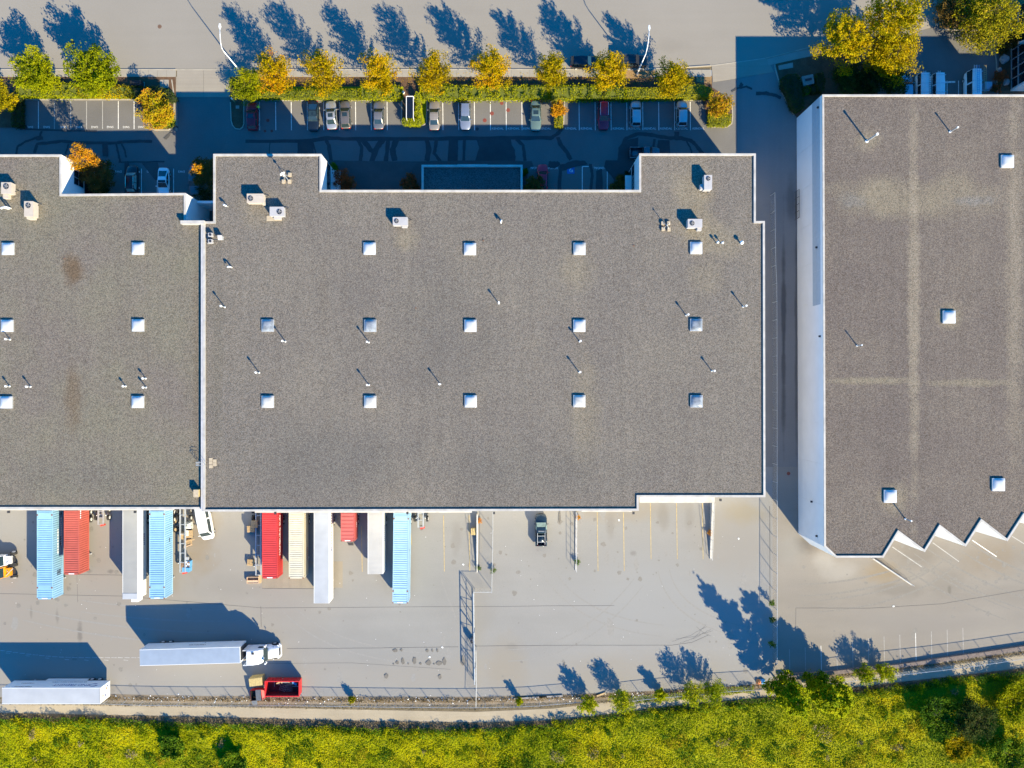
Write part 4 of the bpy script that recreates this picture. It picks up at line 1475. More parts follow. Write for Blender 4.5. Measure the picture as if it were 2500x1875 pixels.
t = thing('electrical_box', 'tan box on the west roof against the party wall', 'electrical box', (c.x - 0.2, c.y, 8.9))
m = MB()
m.box(-0.35, 0.35, -0.55, 0.55, -0.03, 0.95)
m.build('housing', 'wood_crate', t)
m = MB()
m.box(-0.38, 0.38, -0.58, 0.58, 0.95, 1.0)
m.build('lid', 'block_tan', t)

# ------------------------------------------------------------------ glazed office at the north east corner
bx, by0, by1, zo = W(2466, 0).x, W(0, 223).y, W(0, 30).y, 5.3
OFF = thing('office_building', 'office block with dark gridded glass side beside the van park', 'office building')
m = MB()
m.box(bx, bx + 40, by0, by0 + 3.0 - 3.0 + 0.3, 0, zo)
m.build('wall', 'wall_white', OFF)
m = MB()
m.box(bx + 0.3, bx + 40, by0 + 0.3, by1, 0, zo - 0.3)
m.build('core', 'dark_steel', OFF)
m = MB()
m.box(bx, bx + 40, by0, by1, zo - 0.3, zo)
m.build('roof', 'gravel_annex', OFF)
ny, nz = 8, 3
for i in range(ny):
    ya, yb = by0 + 0.3 + (by1 - by0 - 0.3) * i / ny, by0 + 0.3 + (by1 - by0 - 0.3) * (i + 1) / ny
    m = MB()
    m.box(bx + 0.05, bx + 0.2, ya - 0.05, ya + 0.05, 0, zo - 0.3)
    m.build('mullion', 'aluminium', OFF)
    for k in range(nz):
        z0, z1 = 0.1 + (zo - 0.5) * k / nz, 0.1 + (zo - 0.5) * (k + 1) / nz
        m = MB()
        m.box(bx + 0.2, bx + 0.25, ya + 0.05, yb - 0.05, z0, z1 - 0.06)
        m.build('pane', 'glass_dark', OFF)
for k in range(nz):
    z0 = 0.1 + (zo - 0.5) * k / nz
    m = MB()
    m.box(bx + 0.07, bx + 0.19, by0 + 0.3, by1, z0 - 0.05, z0 + 0.05)
    m.build('transom', 'aluminium', OFF)
m = MB()
m.tube([(bx - 1.0, W(0, 128).y, 3.4), (bx + 0.2, W(0, 128).y, 3.4)], 0.22, 8)
m.tube([(bx - 0.9, W(0, 128).y, 3.4), (bx + 0.4, W(0, 126).y, 4.9)], 0.18, 8)
m.build('entrance_beam', 'coping_white', OFF)

# ------------------------------------------------------------------ cars
STYLES = {  # cabin along the length as fractions of L from the middle, + towards the front: rear base, rear top, front top, front base
    'sedan': dict(cab=(-0.345, -0.195, 0.055, 0.205), belt=0.93, hood=0.88, nose=0.66, deck=0.95, H=1.45),
    'coupe': dict(cab=(-0.40, -0.15, 0.05, 0.20), belt=0.90, hood=0.85, nose=0.62, deck=0.92, H=1.38),
    'hatch': dict(cab=(-0.475, -0.385, 0.06, 0.215), belt=0.98, hood=0.95, nose=0.70, deck=0.98, H=1.52),
    'suv': dict(cab=(-0.480, -0.400, 0.075, 0.215), belt=1.10, hood=1.06, nose=0.82, deck=1.10, H=1.72),
    'van': dict(cab=(-0.492, -0.480, 0.255, 0.385), belt=1.20, hood=1.15, nose=0.85, deck=1.20, H=2.05),
    'pickup': dict(cab=(-0.085, -0.055, 0.125, 0.245), belt=1.15, hood=1.12, nose=0.95, deck=1.10, H=1.85),
}
PAINTS = {}


def paint(name, col, metal=0.25, rough=0.32, coat=0.6):
    if name not in MATS:
        plain(name, col, rough, metal, 0.03, 1.0, coat)
    return name


def car(label, px, py, heading, L, Wd, style, pt, group, name='parked_car', cat='car', glass='glass_car', roofglass=None, sunroof=False,
        rails=None, H=None, tilt=0.0, lamps='lamp_clear', ribs=False, rack=None):
    S = dict(STYLES[style])
    if H:
        S['H'] = H
    Ht = S['H']
    pos = W(px, py, 0.9)
    ang = {'N': 0.0, 'S': math.pi, 'E': -math.pi / 2, 'W': math.pi / 2}[heading] + tilt
    t = thing(name, label, cat, (pos.x, pos.y, 0.02), ang, group)
    hw = Wd / 2
    yb0, yt0, yt1, yb1 = (f * L for f in S['cab'])

    def top(y):
        f = y / (L / 2)
        if y > yb1:
            k = (y - yb1) / (L / 2 - yb1)
            return S['hood'] * (1 - k ** 1.7) + S['nose'] * k ** 1.7
        if y < yb0 and style != 'pickup':
            k = (yb0 - y) / (yb0 + L / 2 + 1e-6)
            return S['deck'] * (1 - 0.07 * k ** 2)
        if style == 'pickup' and y < yb0:
            return 1.12
        return S['belt']

    def half(y):
        f = abs(y) / (L / 2)
        k = 0.30 if y > 0 else 0.22
        return hw * (1 - 0.05 * f ** 2 - k * f ** 9)

    ys = [-L / 2, -L * 0.492, -L * 0.475, -L * 0.45, -L * 0.39, -L * 0.3, -L * 0.2, -L * 0.08, L * 0.05, L * 0.16, L * 0.24, L * 0.32, L * 0.39, L * 0.43, L * 0.46, L * 0.48, L * 0.493, L / 2]
    rings = []
    for i, y in enumerate(ys):
        w, zt = half(y), top(y)
        zb = 0.24
        e = 0.0
        if i in (0, len(ys) - 1):
            w *= 0.90
            zt -= 0.16
            zb = 0.34
        rings.append([(-w * 0.93, y, zb), (-w, y, zb + 0.2), (-w, y, zt - 0.24), (-w * 0.96, y, zt - 0.07), (-w * 0.80, y, zt), (0, y, zt + 0.035),
                      (w * 0.80, y, zt), (w * 0.96, y, zt - 0.07), (w, y, zt - 0.24), (w, y, zb + 0.2), (w * 0.93, y, zb)])
    m = MB()
    if style == 'pickup':
        front = [r for r in rings if r[0][1] >= -L * 0.1]
        m.loft(front)
        yb = -L * 0.08
        for sx in (-1, 1):
            m.loft([[(sx * hw * 0.93, y, 0.3), (sx * hw, y, 0.5), (sx * hw, y, 1.0), (sx * hw * 0.97, y, 1.12), (sx * (hw - 0.16), y, 1.12), (sx * (hw - 0.16), y, 0.75)]
                    for y in (-L / 2 + 0.05, yb)])
        m.box(-hw * 0.95, hw * 0.95, -L / 2, -L / 2 + 0.1, 0.35, 1.1)
        m.box(-hw + 0.15, hw - 0.15, -L / 2 + 0.05, yb, 0.62, 0.76)
    else:
        m.loft(rings)
    m.build('body', pt, t, smooth=True, fix=True)

    zb_ = S['belt'] - 0.02
    wb, wt = half(0) * 0.94, half(0) * 0.76
    prof = [(yb0, zb_, wb * 0.90), (yt0, Ht - 0.045, wt * 0.93), (yt0 * 0.6 + yt1 * 0.4, Ht, wt), (yt0 * 0.2 + yt1 * 0.8, Ht - 0.005, wt), (yt1, Ht - 0.05, wt * 0.97), (yb1, zb_, wb * 0.95)]
    m = MB()
    rr = []
    for (y, z, w) in prof:
        wlow = wb * (0.90 if y <= yb0 + 0.01 else 0.95 if y >= yb1 - 0.01 else 1.0)
        e = 0.02 if z < Ht - 0.2 else 0.0
        zz = max(zb_ + 0.001, z)
        rr.append([(-wlow, y, zb_ - 0.06), (-w - e, y, zz - 0.04 if z > zb_ + .1 else zb_), (-w * 0.86, y, zz), (0, y, zz + 0.03), (w * 0.86, y, zz), (w + e, y, zz - 0.04 if z > zb_ + .1 else zb_), (wlow, y, zb_ - 0.06)])
    m.loft(rr)
    cab = m.build('cabin', pt, t, smooth=False, fix=True)

    def pane(nm, pts, sh=0.9, out=0.02, mat=glass, par=None):
        pts = [Vector(p) for p in pts]
        c = sum(pts, Vector()) / len(pts)
        n = (pts[1] - pts[0]).cross(pts[2] - pts[0]).normalized()
        if n.z < 0 and abs(n.z) > 0.2:
            n = -n
        elif abs(n.z) <= 0.2 and n.dot(c) < 0:
            n = -n
        q = [c + (p - c) * sh + n * out for p in pts]
        mm = MB()
        mm.face(q)
        k = len(q)
        mm.raw(q + [p - n * 0.03 for p in q], [(i, (i + 1) % k, k + (i + 1) % k, k + i) for i in range(k)])
        return mm.build(nm, mat, par or t, fix=True)

    fw, ft = wb * 0.95, wt * 0.97
    pane('windshield', [(-fw, yb1, zb_), (fw, yb1, zb_), (ft, yt1, Ht - 0.03), (-ft, yt1, Ht - 0.03)], 0.92, 0.03)
    rw, rt_ = wb * 0.9, wt * 0.93
    pane('rear_window', [(rw, yb0, zb_), (-rw, yb0, zb_), (-rt_, yt0, Ht - 0.03), (rt_, yt0, Ht - 0.03)], 0.86, 0.03)
    for sx in (-1, 1):
        ym = (yt0 + yt1) / 2 - 0.02
        for (ya, yb, za, zc) in ((yb0 + 0.1, ym - 0.03, 0, 0), (ym + 0.03, yb1 - 0.1, 0, 0)):
            if ya < yt0:
                pts = [(sx * wb * 0.985, ya + 0.12, zb_ + 0.03), (sx * wb * 1.0, yb, zb_ + 0.03), (sx * wt * 1.0, yb, Ht - 0.1), (sx * wt * 0.95, max(yt0, ya) + 0.08, Ht - 0.12)]
            else:
                pts = [(sx * wb * 1.0, ya, zb_ + 0.03), (sx * wb * 0.96, yb - 0.1, zb_ + 0.03), (sx * wt * 0.98, min(yt1, yb) - 0.06, Ht - 0.12), (sx * wt * 1.0, ya, Ht - 0.1)]
            if style == 'pickup' and ya < ym:
                continue
            pane('side_window', pts, 0.95, 0.03)
    if roofglass:
        pane('glass_roof', [(-wt * 0.88, yt0 + roofglass, Ht), (wt * 0.88, yt0 + roofglass, Ht), (wt * 0.88, yt1, Ht - 0.02), (-wt * 0.88, yt1, Ht - 0.02)], 0.97, 0.035)
    if sunroof:
        yc = yt1 - 0.15 * L * 0.6
        pane('sunroof', [(-wt * 0.6, yc - 0.45, Ht), (wt * 0.6, yc - 0.45, Ht), (wt * 0.6, yc + 0.2, Ht), (-wt * 0.6, yc + 0.2, Ht)], 0.97, 0.03)
    if rails:
        for sx in (-1, 1):
            mm = MB()
            mm.tube([(sx * wt * 0.86, yt0 + 0.1, Ht), (sx * wt * 0.9, yt0 + 0.2, Ht + 0.09), (sx * wt * 0.92, yt1 - 0.2, Ht + 0.07), (sx * wt * 0.88, yt1 - 0.05, Ht - 0.02)], 0.035, 5)
            mm.build('roof_rail', rails, t)
    if ribs:
        for k in range(-2, 3):
            mm = MB()
            mm.box(k * wt * 0.3 - 0.03, k * wt * 0.3 + 0.03, yt0 + 0.15, yt1 - 0.2, Ht - 0.02, Ht + 0.055)
            mm.build('roof_rib', rails or pt, t)
    # wheels, lamps, mirrors, bumpers
    for sy in (-0.29, 0.30):
        for sx in (-1, 1):
            mm = MB()
            mm.tube([(sx * (hw - 0.21), L * sy, 0.32), (sx * (hw + 0.005), L * sy, 0.32)], 0.33, 14)
            wl = mm.build('wheel', 'tyre', t)
            mm = MB()
            mm.tube([(sx * (hw + 0.004), L * sy, 0.32), (sx * (hw + 0.018), L * sy, 0.32)], 0.21, 10)
            mm.build('rim', 'aluminium', wl)
    for sx in (-1, 1):
        mm = MB()
        zf = S['nose'] - 0.02
        mm.raw([(sx * hw * 0.45, L * 0.487, zf - 0.1), (sx * hw * 0.78, L * 0.455, zf - 0.08), (sx * hw * 0.80, L * 0.405, zf + 0.09), (sx * hw * 0.52, L * 0.455, zf + 0.075),
                (sx * hw * 0.45, L * 0.5, zf - 0.14), (sx * hw * 0.84, L * 0.465, zf - 0.14)], [(0, 1, 2, 3), (0, 4, 5, 1)])
        mm.build('headlight', lamps, t)
        mm = MB()
        zr = S['deck'] - 0.1 if style != 'pickup' else 0.95
        mm.box(min(sx * hw * 0.52, sx * hw * 0.80), max(sx * hw * 0.52, sx * hw * 0.80), -L * 0.503, -L * 0.478, zr - 0.22, zr - 0.01)
        mm.build('taillight', 'red_light', t)
        mm = MB()
        mm.obox((sx * (wb + 0.17), yb1 - 0.22, zb_ + 0.09), (0.24, 0.11, 0.15), 0.15 * sx)
        mm.build('mirror', pt, t)
    mm = MB()
    mm.box(-hw * 0.4, hw * 0.4, L * 0.49, L * 0.507, 0.42, 0.6)
    mm.build('grille', 'black_plastic', t)
    if rack:
        rack(t, L, Wd, Ht, S)
    return t


GA = 'cars parked in the stalls under the hedge'
paint('pt_dkred', (0.34, 0.008, 0.022))
paint('pt_navy', (0.008, 0.014, 0.024))
paint('pt_silver', (0.50, 0.50, 0.50), 0.6)
paint('pt_brown', (0.20, 0.175, 0.16), 0.5)
paint('pt_grey', (0.26, 0.245, 0.235), 0.6)
paint('pt_tan', (0.34, 0.295, 0.25), 0.4)
paint('pt_bluesil', (0.33, 0.36, 0.42), 0.6)
paint('pt_teal', (0.14, 0.21, 0.185), 0.4)
paint('pt_maroon', (0.46, 0.008, 0.035), 0.2)
paint('pt_white', (0.78, 0.78, 0.78), 0.0, 0.3)
paint('pt_black', (0.006, 0.007, 0.010), 0.1)
paint('pt_slate', (0.10, 0.11, 0.125), 0.5)
paint('pt_red', (0.70, 0.006, 0.03), 0.1)
paint('pt_pick', (0.012, 0.028, 0.045), 0.3)
car('dark red car with a sunroof beside the person in the yellow vest', 615, 283, 'N', 4.6, 1.85, 'hatch', 'pt_dkred', GA, sunroof=True, tilt=0.03, glass='glass_car')
car('near black saloon nosing out of a sunlit stall, west of the silver saloon', 764, 282, 'S', 4.9, 1.88, 'coupe', 'pt_navy', GA, roofglass=0.1)
car('bright silver saloon with a dark sunroof parked slightly askew', 808, 280, 'N', 4.75, 1.84, 'sedan', 'pt_silver', GA, sunroof=True, tilt=0.06)
car('brown hatchback with a dark sunroof and red rear lights', 843, 279, 'N', 4.6, 1.84, 'hatch', 'pt_brown', GA, sunroof=True, tilt=0.04)
car('mid grey saloon alone between empty stalls west of the dark shelter', 924, 280, 'N', 4.7, 1.82, 'sedan', 'pt_grey', GA)
car('tan saloon just east of the yellow green clipped shrubs', 1060, 281, 'N', 4.9, 1.85, 'sedan', 'pt_tan', GA)
car('silver blue estate car nosing towards the lane', 1136, 282, 'S', 4.6, 1.80, 'hatch', 'pt_bluesil', GA, H=1.5)
car('greenish saloon beside the small orange tree', 1308, 282, 'S', 4.95, 1.82, 'sedan', 'pt_teal', GA, sunroof=True)
car('maroon off roader with pale roof rails, wholly in shade', 1474, 281, 'S', 4.75, 1.88, 'suv', 'pt_maroon', GA, rails='aluminium')
car('silver off roader in the shade two stalls east of the maroon one', 1552.5, 277, 'N', 4.4, 1.84, 'suv', 'pt_silver', GA)
car('pale compact off roader beside the sunlit triangle of asphalt', 1665, 277, 'N', 4.3, 1.82, 'suv', 'pt_silver', GA, glass='glass_dark')
GB = 'cars parked against the street kerb'
car('black estate car at the kerb, western of the two', 1428, 151, 'E', 4.75, 1.9, 'suv', 'pt_navy', GB, H=1.65)
car('black off roader with ribbed roof partly under a golden tree', 1544, 149, 'E', 4.95, 1.95, 'suv', 'pt_black', GB, rails='pt_slate', ribs=True, H=1.8)
GC = 'cars parked against the buildings'
car('black hatchback with pale windscreen beside the white saloon', 322, 437, 'N', 4.5, 1.85, 'suv', 'pt_black', GC, rails='chrome', glass='glass_pale')
car('white saloon with dark glass roof in the shaded stalls', 398, 444, 'S', 4.75, 1.87, 'coupe', 'pt_white', GC, roofglass=0.55, glass='glass_dark')
car('slate blue saloon half under the shaded tree', 474, 440, 'S', 4.8, 1.85, 'sedan', 'pt_slate', GC)
car('red hatchback beside the low entrance block', 1325, 432, 'N', 4.3, 1.8, 'hatch', 'pt_red', GC)
car('dark pickup partly hidden behind the corner of the central roof', 1574, 373, 'E', 5.0, 1.9, 'pickup', 'pt_slate', GC, name='pickup_truck', cat='pickup')


def ladder(mm, x, y0, y1, z, w=0.36, r=0.025):
    for sx in (-1, 1):
        mm.tube([(x + sx * w / 2, y0, z), (x + sx * w / 2, y1, z)], r, 5)
    n = int((y1 - y0) / 0.35)
    for k in range(n):
        y = y0 + (k + 0.5) * (y1 - y0) / n
        mm.tube([(x - w / 2, y, z), (x + w / 2, y, z)], r * 0.8, 4)


def van_rack(mats, xs, over=0.2):
    def f(t, L, Wd, Ht, S):
        mm = MB()
        for y in (-L * 0.4, -L * 0.15, L * 0.12):
            mm.box(-Wd * 0.40, Wd * 0.40, y - 0.03, y + 0.03, Ht + 0.1, Ht + 0.14)
            for sx in (-1, 1):
                mm.box(sx * Wd * 0.38 - 0.02, sx * Wd * 0.38 + 0.02, y - 0.03, y + 0.03, Ht - 0.03, Ht + 0.12)
        mm.build('roof_rack', 'aluminium', t)
        for x, mt in zip(xs, mats):
            mm = MB()
            ladder(mm, x * Wd, -L * 0.48 - over, L * 0.2, Ht + 0.19)
            mm.build('ladder', mt, t)
    return f


GD = 'vans parked north of the saw toothed warehouse'
car('white van with roof rack and a ladder, western of two alike', 2251, 222, 'S', 5.4, 2.0, 'van', 'pt_white', GD, name='parked_van', cat='van', H=2.0, rack=van_rack(['mark_white', 'dark_steel'], [0.15, -0.3]))
car('white van with empty roof rack beside the bay line', 2287, 222, 'S', 5.4, 1.95, 'van', 'pt_white', GD, name='parked_van', cat='van', H=2.0, rack=van_rack(['mark_white'], [0.2]))
car('tall white van carrying a yellow ladder beside the blue panel', 2371, 220, 'S', 6.0, 2.0, 'van', 'pt_white', GD, name='parked_van', cat='van', H=2.5,
    rack=van_rack(['mark_white', 'blue_plastic', 'line_yellow'], [0.25, 0.0, -0.55], 0.5))
car('pale car half hidden under the yellow tree near the vans', 2215, 214, 'N', 4.5, 1.8, 'hatch', 'pt_bluesil', GD)
car('white passenger van parked askew at the joint of the two buildings', 500.5, 1276, 'S', 5.7, 2.15, 'van', 'pt_white', 'vans in the yard', name='parked_van', cat='van', H=2.15, tilt=0.19)


def pick_rack(t, L, Wd, Ht, S):
    mm = MB()
    for sx in (-1, 1):
        mm.tube([(sx * 0.62, -L * 0.44, 1.35), (sx * 0.62, -L * 0.02, 1.38)], 0.04)
        for y in (-L * 0.42, -L * 0.12):
            mm.tube([(sx * 0.64, y, 1.1), (sx * 0.62, y, 1.36)], 0.03)
    for y in (-L * 0.36, -L * 0.17):
        mm.tube([(-0.62, y, 1.37), (0.62, y, 1.37)], 0.04)
    mm.tube([(-0.5, L * 0.0, 1.9), (0.5, L * 0.0, 1.9)], 0.035)
    mm.build('bed_rack', 'aluminium', t)


PK = car('black pickup with silver bed rack alone in the sunlit yard', 1321, 1294, 'N', 5.3, 1.95, 'pickup', 'pt_pick', 'pickups', name='pickup_truck', cat='pickup', glass='glass_pale', rack=pick_rack)

# ------------------------------------------------------------------ trailers and containers


def wheelset(t, xs_, ys_, r=0.5, w=0.28, rim='rim_white'):
    for y in ys_:
        for x in xs_:
            mm = MB()
            s = 1 if x > 0 else -1
            mm.tube([(x - s * 0.3, y, r), (x + s * 0.02, y, r)], r, 14)
            wl = mm.build('wheel', 'tyre', t)
            mm = MB()
            mm.tube([(x + s * 0.018, y, r), (x + s * 0.035, y, r)], [r * 0.56, r * 0.5], 12)
            mm.build('rim', rim, wl)


def chassis_parts(t, L, w=2.4, axles=(-1,), legs=True, y0=None):
    mm = MB()
    for sx in (-1, 1):
        mm.box(sx * 0.5 - 0.08, sx * 0.5 + 0.08, -L / 2 + 0.05, L / 2 - 0.05, 0.92, 1.16)
    n = int(L / 2)
    for k in range(n + 1):
        y = -L / 2 + 0.1 + (L - 0.2) * k / n
        mm.box(-0.42, 0.42, y - 0.05, y + 0.05, 0.98, 1.12)
    for y in (-L / 2 + 0.1, L / 2 - 0.1):
        mm.box(-w / 2, w / 2, y - 0.08, y + 0.08, 0.95, 1.17)
    mm.build('chassis', 'dark_steel', t)
    yy = L / 2 - 1.9
    wheelset(t, (-w / 2, w / 2), (yy, yy - 1.25))
    for sx in (-1, 1):
        mm = MB()
        mm.box(sx * 0.85 - 0.07, sx * 0.85 + 0.07, -L / 2 + 2.4, -L / 2 + 2.54, 0.04, 1.0)
        mm.box(sx * 0.85 - 0.15, sx * 0.85 + 0.15, -L / 2 + 2.32, -L / 2 + 2.62, 0.02, 0.06)
        mm.build('landing_leg', 'galvanised', t)


def corrug(mm, p0, u, v, n, length, height, period=0.28, depth=0.035, out=1):
    """Trapezoid ribs: run along u, ribs parallel to v, bumps along n."""
    k = max(2, int(round(length / period)))
    per = length / k
    pts = []
    for i in range(k):
        a = i * per
        pts += [(a, 0), (a + per * 0.30, 0), (a + per * 0.42, -depth), (a + per * 0.80, -depth), (a + per * 0.92, 0)]
    pts.append((length, 0))
    vs = []
    for (a, d) in pts:
        b = p0 + u * a + n * d
        vs += [b, b + v * height]
    mm.raw(vs, [(2 * i, 2 * i + 2, 2 * i + 3, 2 * i + 1) for i in range(len(pts) - 1)])


def container(label, x0, x1, ysouth, ynorth_w, mat, rails_mat=None, tilt=0.0, ztop=4.1, Hc=2.9, castings=None, per=0.36, w=None, marks=None, name='container_trailer',
              south_mark=True):
    """Box on a road chassis backed to the dock: roof seen between photo columns x0..x1, roof south end at photo row ysouth."""
    a, b = W(x0, ysouth, ztop), W(x1, ysouth, ztop)
    w = w or (b.x - a.x)
    ys = a.y
    yn = ynorth_w
    L = yn - ys
    t = thing(name, label, 'container', ((a.x + b.x) / 2, (ys + yn) / 2, 0.024), tilt, 'containers and trailers backed to the docks')
    chassis_parts(t, L, w - 0.06)
    z0, z1 = 1.18, ztop - 0.024
    rm = rails_mat or mat
    mm = MB()
    for sx in (-1, 1):
        mm.box(sx * (w / 2 - 0.05) - 0.05, sx * (w / 2 - 0.05) + 0.05, -L / 2, L / 2, z1 - 0.12, z1)
        mm.box(sx * (w / 2 - 0.05) - 0.05, sx * (w / 2 - 0.05) + 0.05, -L / 2, L / 2, z0, z0 + 0.15)
        for y in (-L / 2 + 0.07, L / 2 - 0.07):
            mm.box(sx * (w / 2 - 0.07) - 0.07, sx * (w / 2 - 0.07) + 0.07, y - 0.07, y + 0.07, z0 + 0.15, z1 - 0.12)
    for y in (-L / 2 + 0.09, L / 2 - 0.09):
        mm.box(-w / 2 + 0.1, w / 2 - 0.1, y - 0.09, y + 0.09, z1 - 0.11, z1 - 0.002)
        mm.box(-w / 2 + 0.1, w / 2 - 0.1, y - 0.07, y + 0.07, z0, z0 + 0.14)
    mm.box(-w / 2 + 0.08, w / 2 - 0.08, -L / 2 + 0.1, L / 2 - 0.1, z0 + 0.05, z0 + 0.1)
    mm.build('frame', rm, t)
    X, Y, Z = Vector((1, 0, 0)), Vector((0, 1, 0)), Vector((0, 0, 1))
    mm = MB()
    corrug(mm, Vector((-w / 2 + 0.1, -L / 2 + 0.18, z1 - 0.01)), Y, X, Z, L - 0.36, w - 0.2, per, 0.055)
    mm.build('roof', mat, t)
    for sx in (-1, 1):
        mm = MB()
        corrug(mm, Vector((sx * (w / 2 - 0.015), -L / 2 + 0.14, z0 + 0.15)), Y, Z, X * sx, L - 0.28, z1 - z0 - 0.27, 0.36, 0.055)
        s = mm.build('side_wall', mat, t)
        if sx == 1 and marks:
            marks(s, w / 2, L, z0, z1)
    mm = MB()
    corrug(mm, Vector((-w / 2 + 0.14, -L / 2 + 0.03, z0 + 0.14)), X, Z, -Y, w - 0.28, z1 - z0 - 0.26, 0.3, 0.04)
    mm.build('end_wall', mat, t)
    cs = [(-L / 2 + 0.09), (L / 2 - 0.09)]
    for y in cs:
        for sx in (-1, 1):
            mm = MB()
            mm.box(sx * (w / 2 - 0.09) - 0.095, sx * (w / 2 - 0.09) + 0.095, y - 0.095, y + 0.095, z1 - 0.13, z1 + 0.012)
            mm.build('corner_casting', 'rust' if mat != 'cont_beige' else 'rust', t)
    if castings:
        for y in castings:
            for sx in (-1, 1):
                mm = MB()
                mm.box(sx * (w / 2 - 0.1) - 0.11, sx * (w / 2 - 0.1) + 0.11, y - 0.10, y + 0.10, z1 - 0.05, z1 + 0.03)
                mm.build('corner_casting', 'rust', t)
            mm = MB()
            mm.box(-w / 2 + 0.2, w / 2 - 0.2, y - 0.42, y + 0.42, z1 - 0.06, z1 + 0.006)
            mm.build('roof_plate', mat, t)
    if south_mark:
        mm = MB()
        mm.box(-0.45, 0.45, -L / 2 + 0.06, -L / 2 + 0.2, z1 - 0.002, z1 + 0.006)
        mm.build('roof_number', 'mark_white', t)
    return t


def dashes(rows, x_, side='right'):
    """Lettering too worn to read: short painted blocks on the side wall."""
    def f(s, hx, L, z0, z1):
        for (mt, ya, yb, za, zb, n, m_) in rows:
            mm = MB()
            for i in range(n):
                for j in range(m_):
                    y0 = ya + (yb - ya) * i / n
                    zz0 = za + (zb - za) * j / m_
                    mm.box(hx - 0.012, hx + 0.004, y0, y0 + (yb - ya) / n * random.uniform(0.45, 0.8), zz0, zz0 + (zb - za) / m_ * 0.7)
            mm.build('painted_marking', mt, s)
    return f


yLd, yMd, = yL - 0.03, ySe - 0.17


def sign(s_, size, mat, hx, y, z, up=True):
    me = text_mesh(s_, size, mat, 0.002)
    o = link('lettering', me, None)
    o.rotation_euler = (math.pi / 2, 0, math.pi / 2)
    o.location = (hx + 0.006, y, z)
    return o


def mark_red(s, hx, L, z0, z1):
    o = sign('HAMBURG SUD', 0.95, 'mark_white', hx, 0.9, z0 + 1.55)
    o.parent = s


container('pale blue ribbed container backed to the west dock beside the rust red one', 90, 128, 1463, yLd, 'cont_blue', castings=(-5.85, 5.9),
          marks=dashes([('mark_white', 0.5, 5.2, 1.6, 2.0, 12, 1), ('mark_white', -0.6, 3.6, 2.5, 2.9, 9, 1), ('mark_dark', 0.6, 2.2, 1.9, 2.2, 4, 1),
                        ('mark_dark', -4.2, -3.2, 1.9, 2.9, 4, 4), ('mark_dark', 5.6, 5.9, 1.6, 2.3, 1, 3)], 0))
container('rust red ribbed container between the blue box and the empty chassis', 156, 192.5, 1403, yLd, 'cont_rust_red',
          marks=dashes([('mark_white', 3.3, 5.0, 3.5, 3.8, 5, 1)], 0))
container('blue ribbed container beside the long chassis with pallets', 364.5, 402, 1462, yLd, 'cont_blue', castings=(-5.8, 6.0), rails_mat='cont_blue_pale',
          marks=dashes([('mark_dark', 1.2, 1.9, 2.2, 2.5, 3, 2)], 0))
container('bright red ribbed container with large white lettering', 640, 677, 1412.5, yMd, 'cont_red', tilt=0.0, marks=mark_red)
container('cream ribbed container between the bright red one and white trailer', 705, 741, 1412.5, yMd, 'cont_beige', marks=dashes([('cont_red', -3.4, -1.2, 1.6, 1.9, 7, 1)], 0), south_mark=False)
container('short faded red container at the middle dock', 832, 865, 1322, yMd, 'cont_small_red', per=0.58, ztop=4.0, marks=dashes([('mark_white', -0.9, 0.0, 1.9, 2.3, 3, 1)], 0))
container('pale blue ribbed container nearest the empty yard bays', 959.5, 997, 1473, yMd, 'cont_blue_pale', tilt=-0.012, castings=(-5.9, 5.8), marks=dashes([('mark_dark', 0.2, 0.6, 2.2, 2.5, 2, 1)], 0))


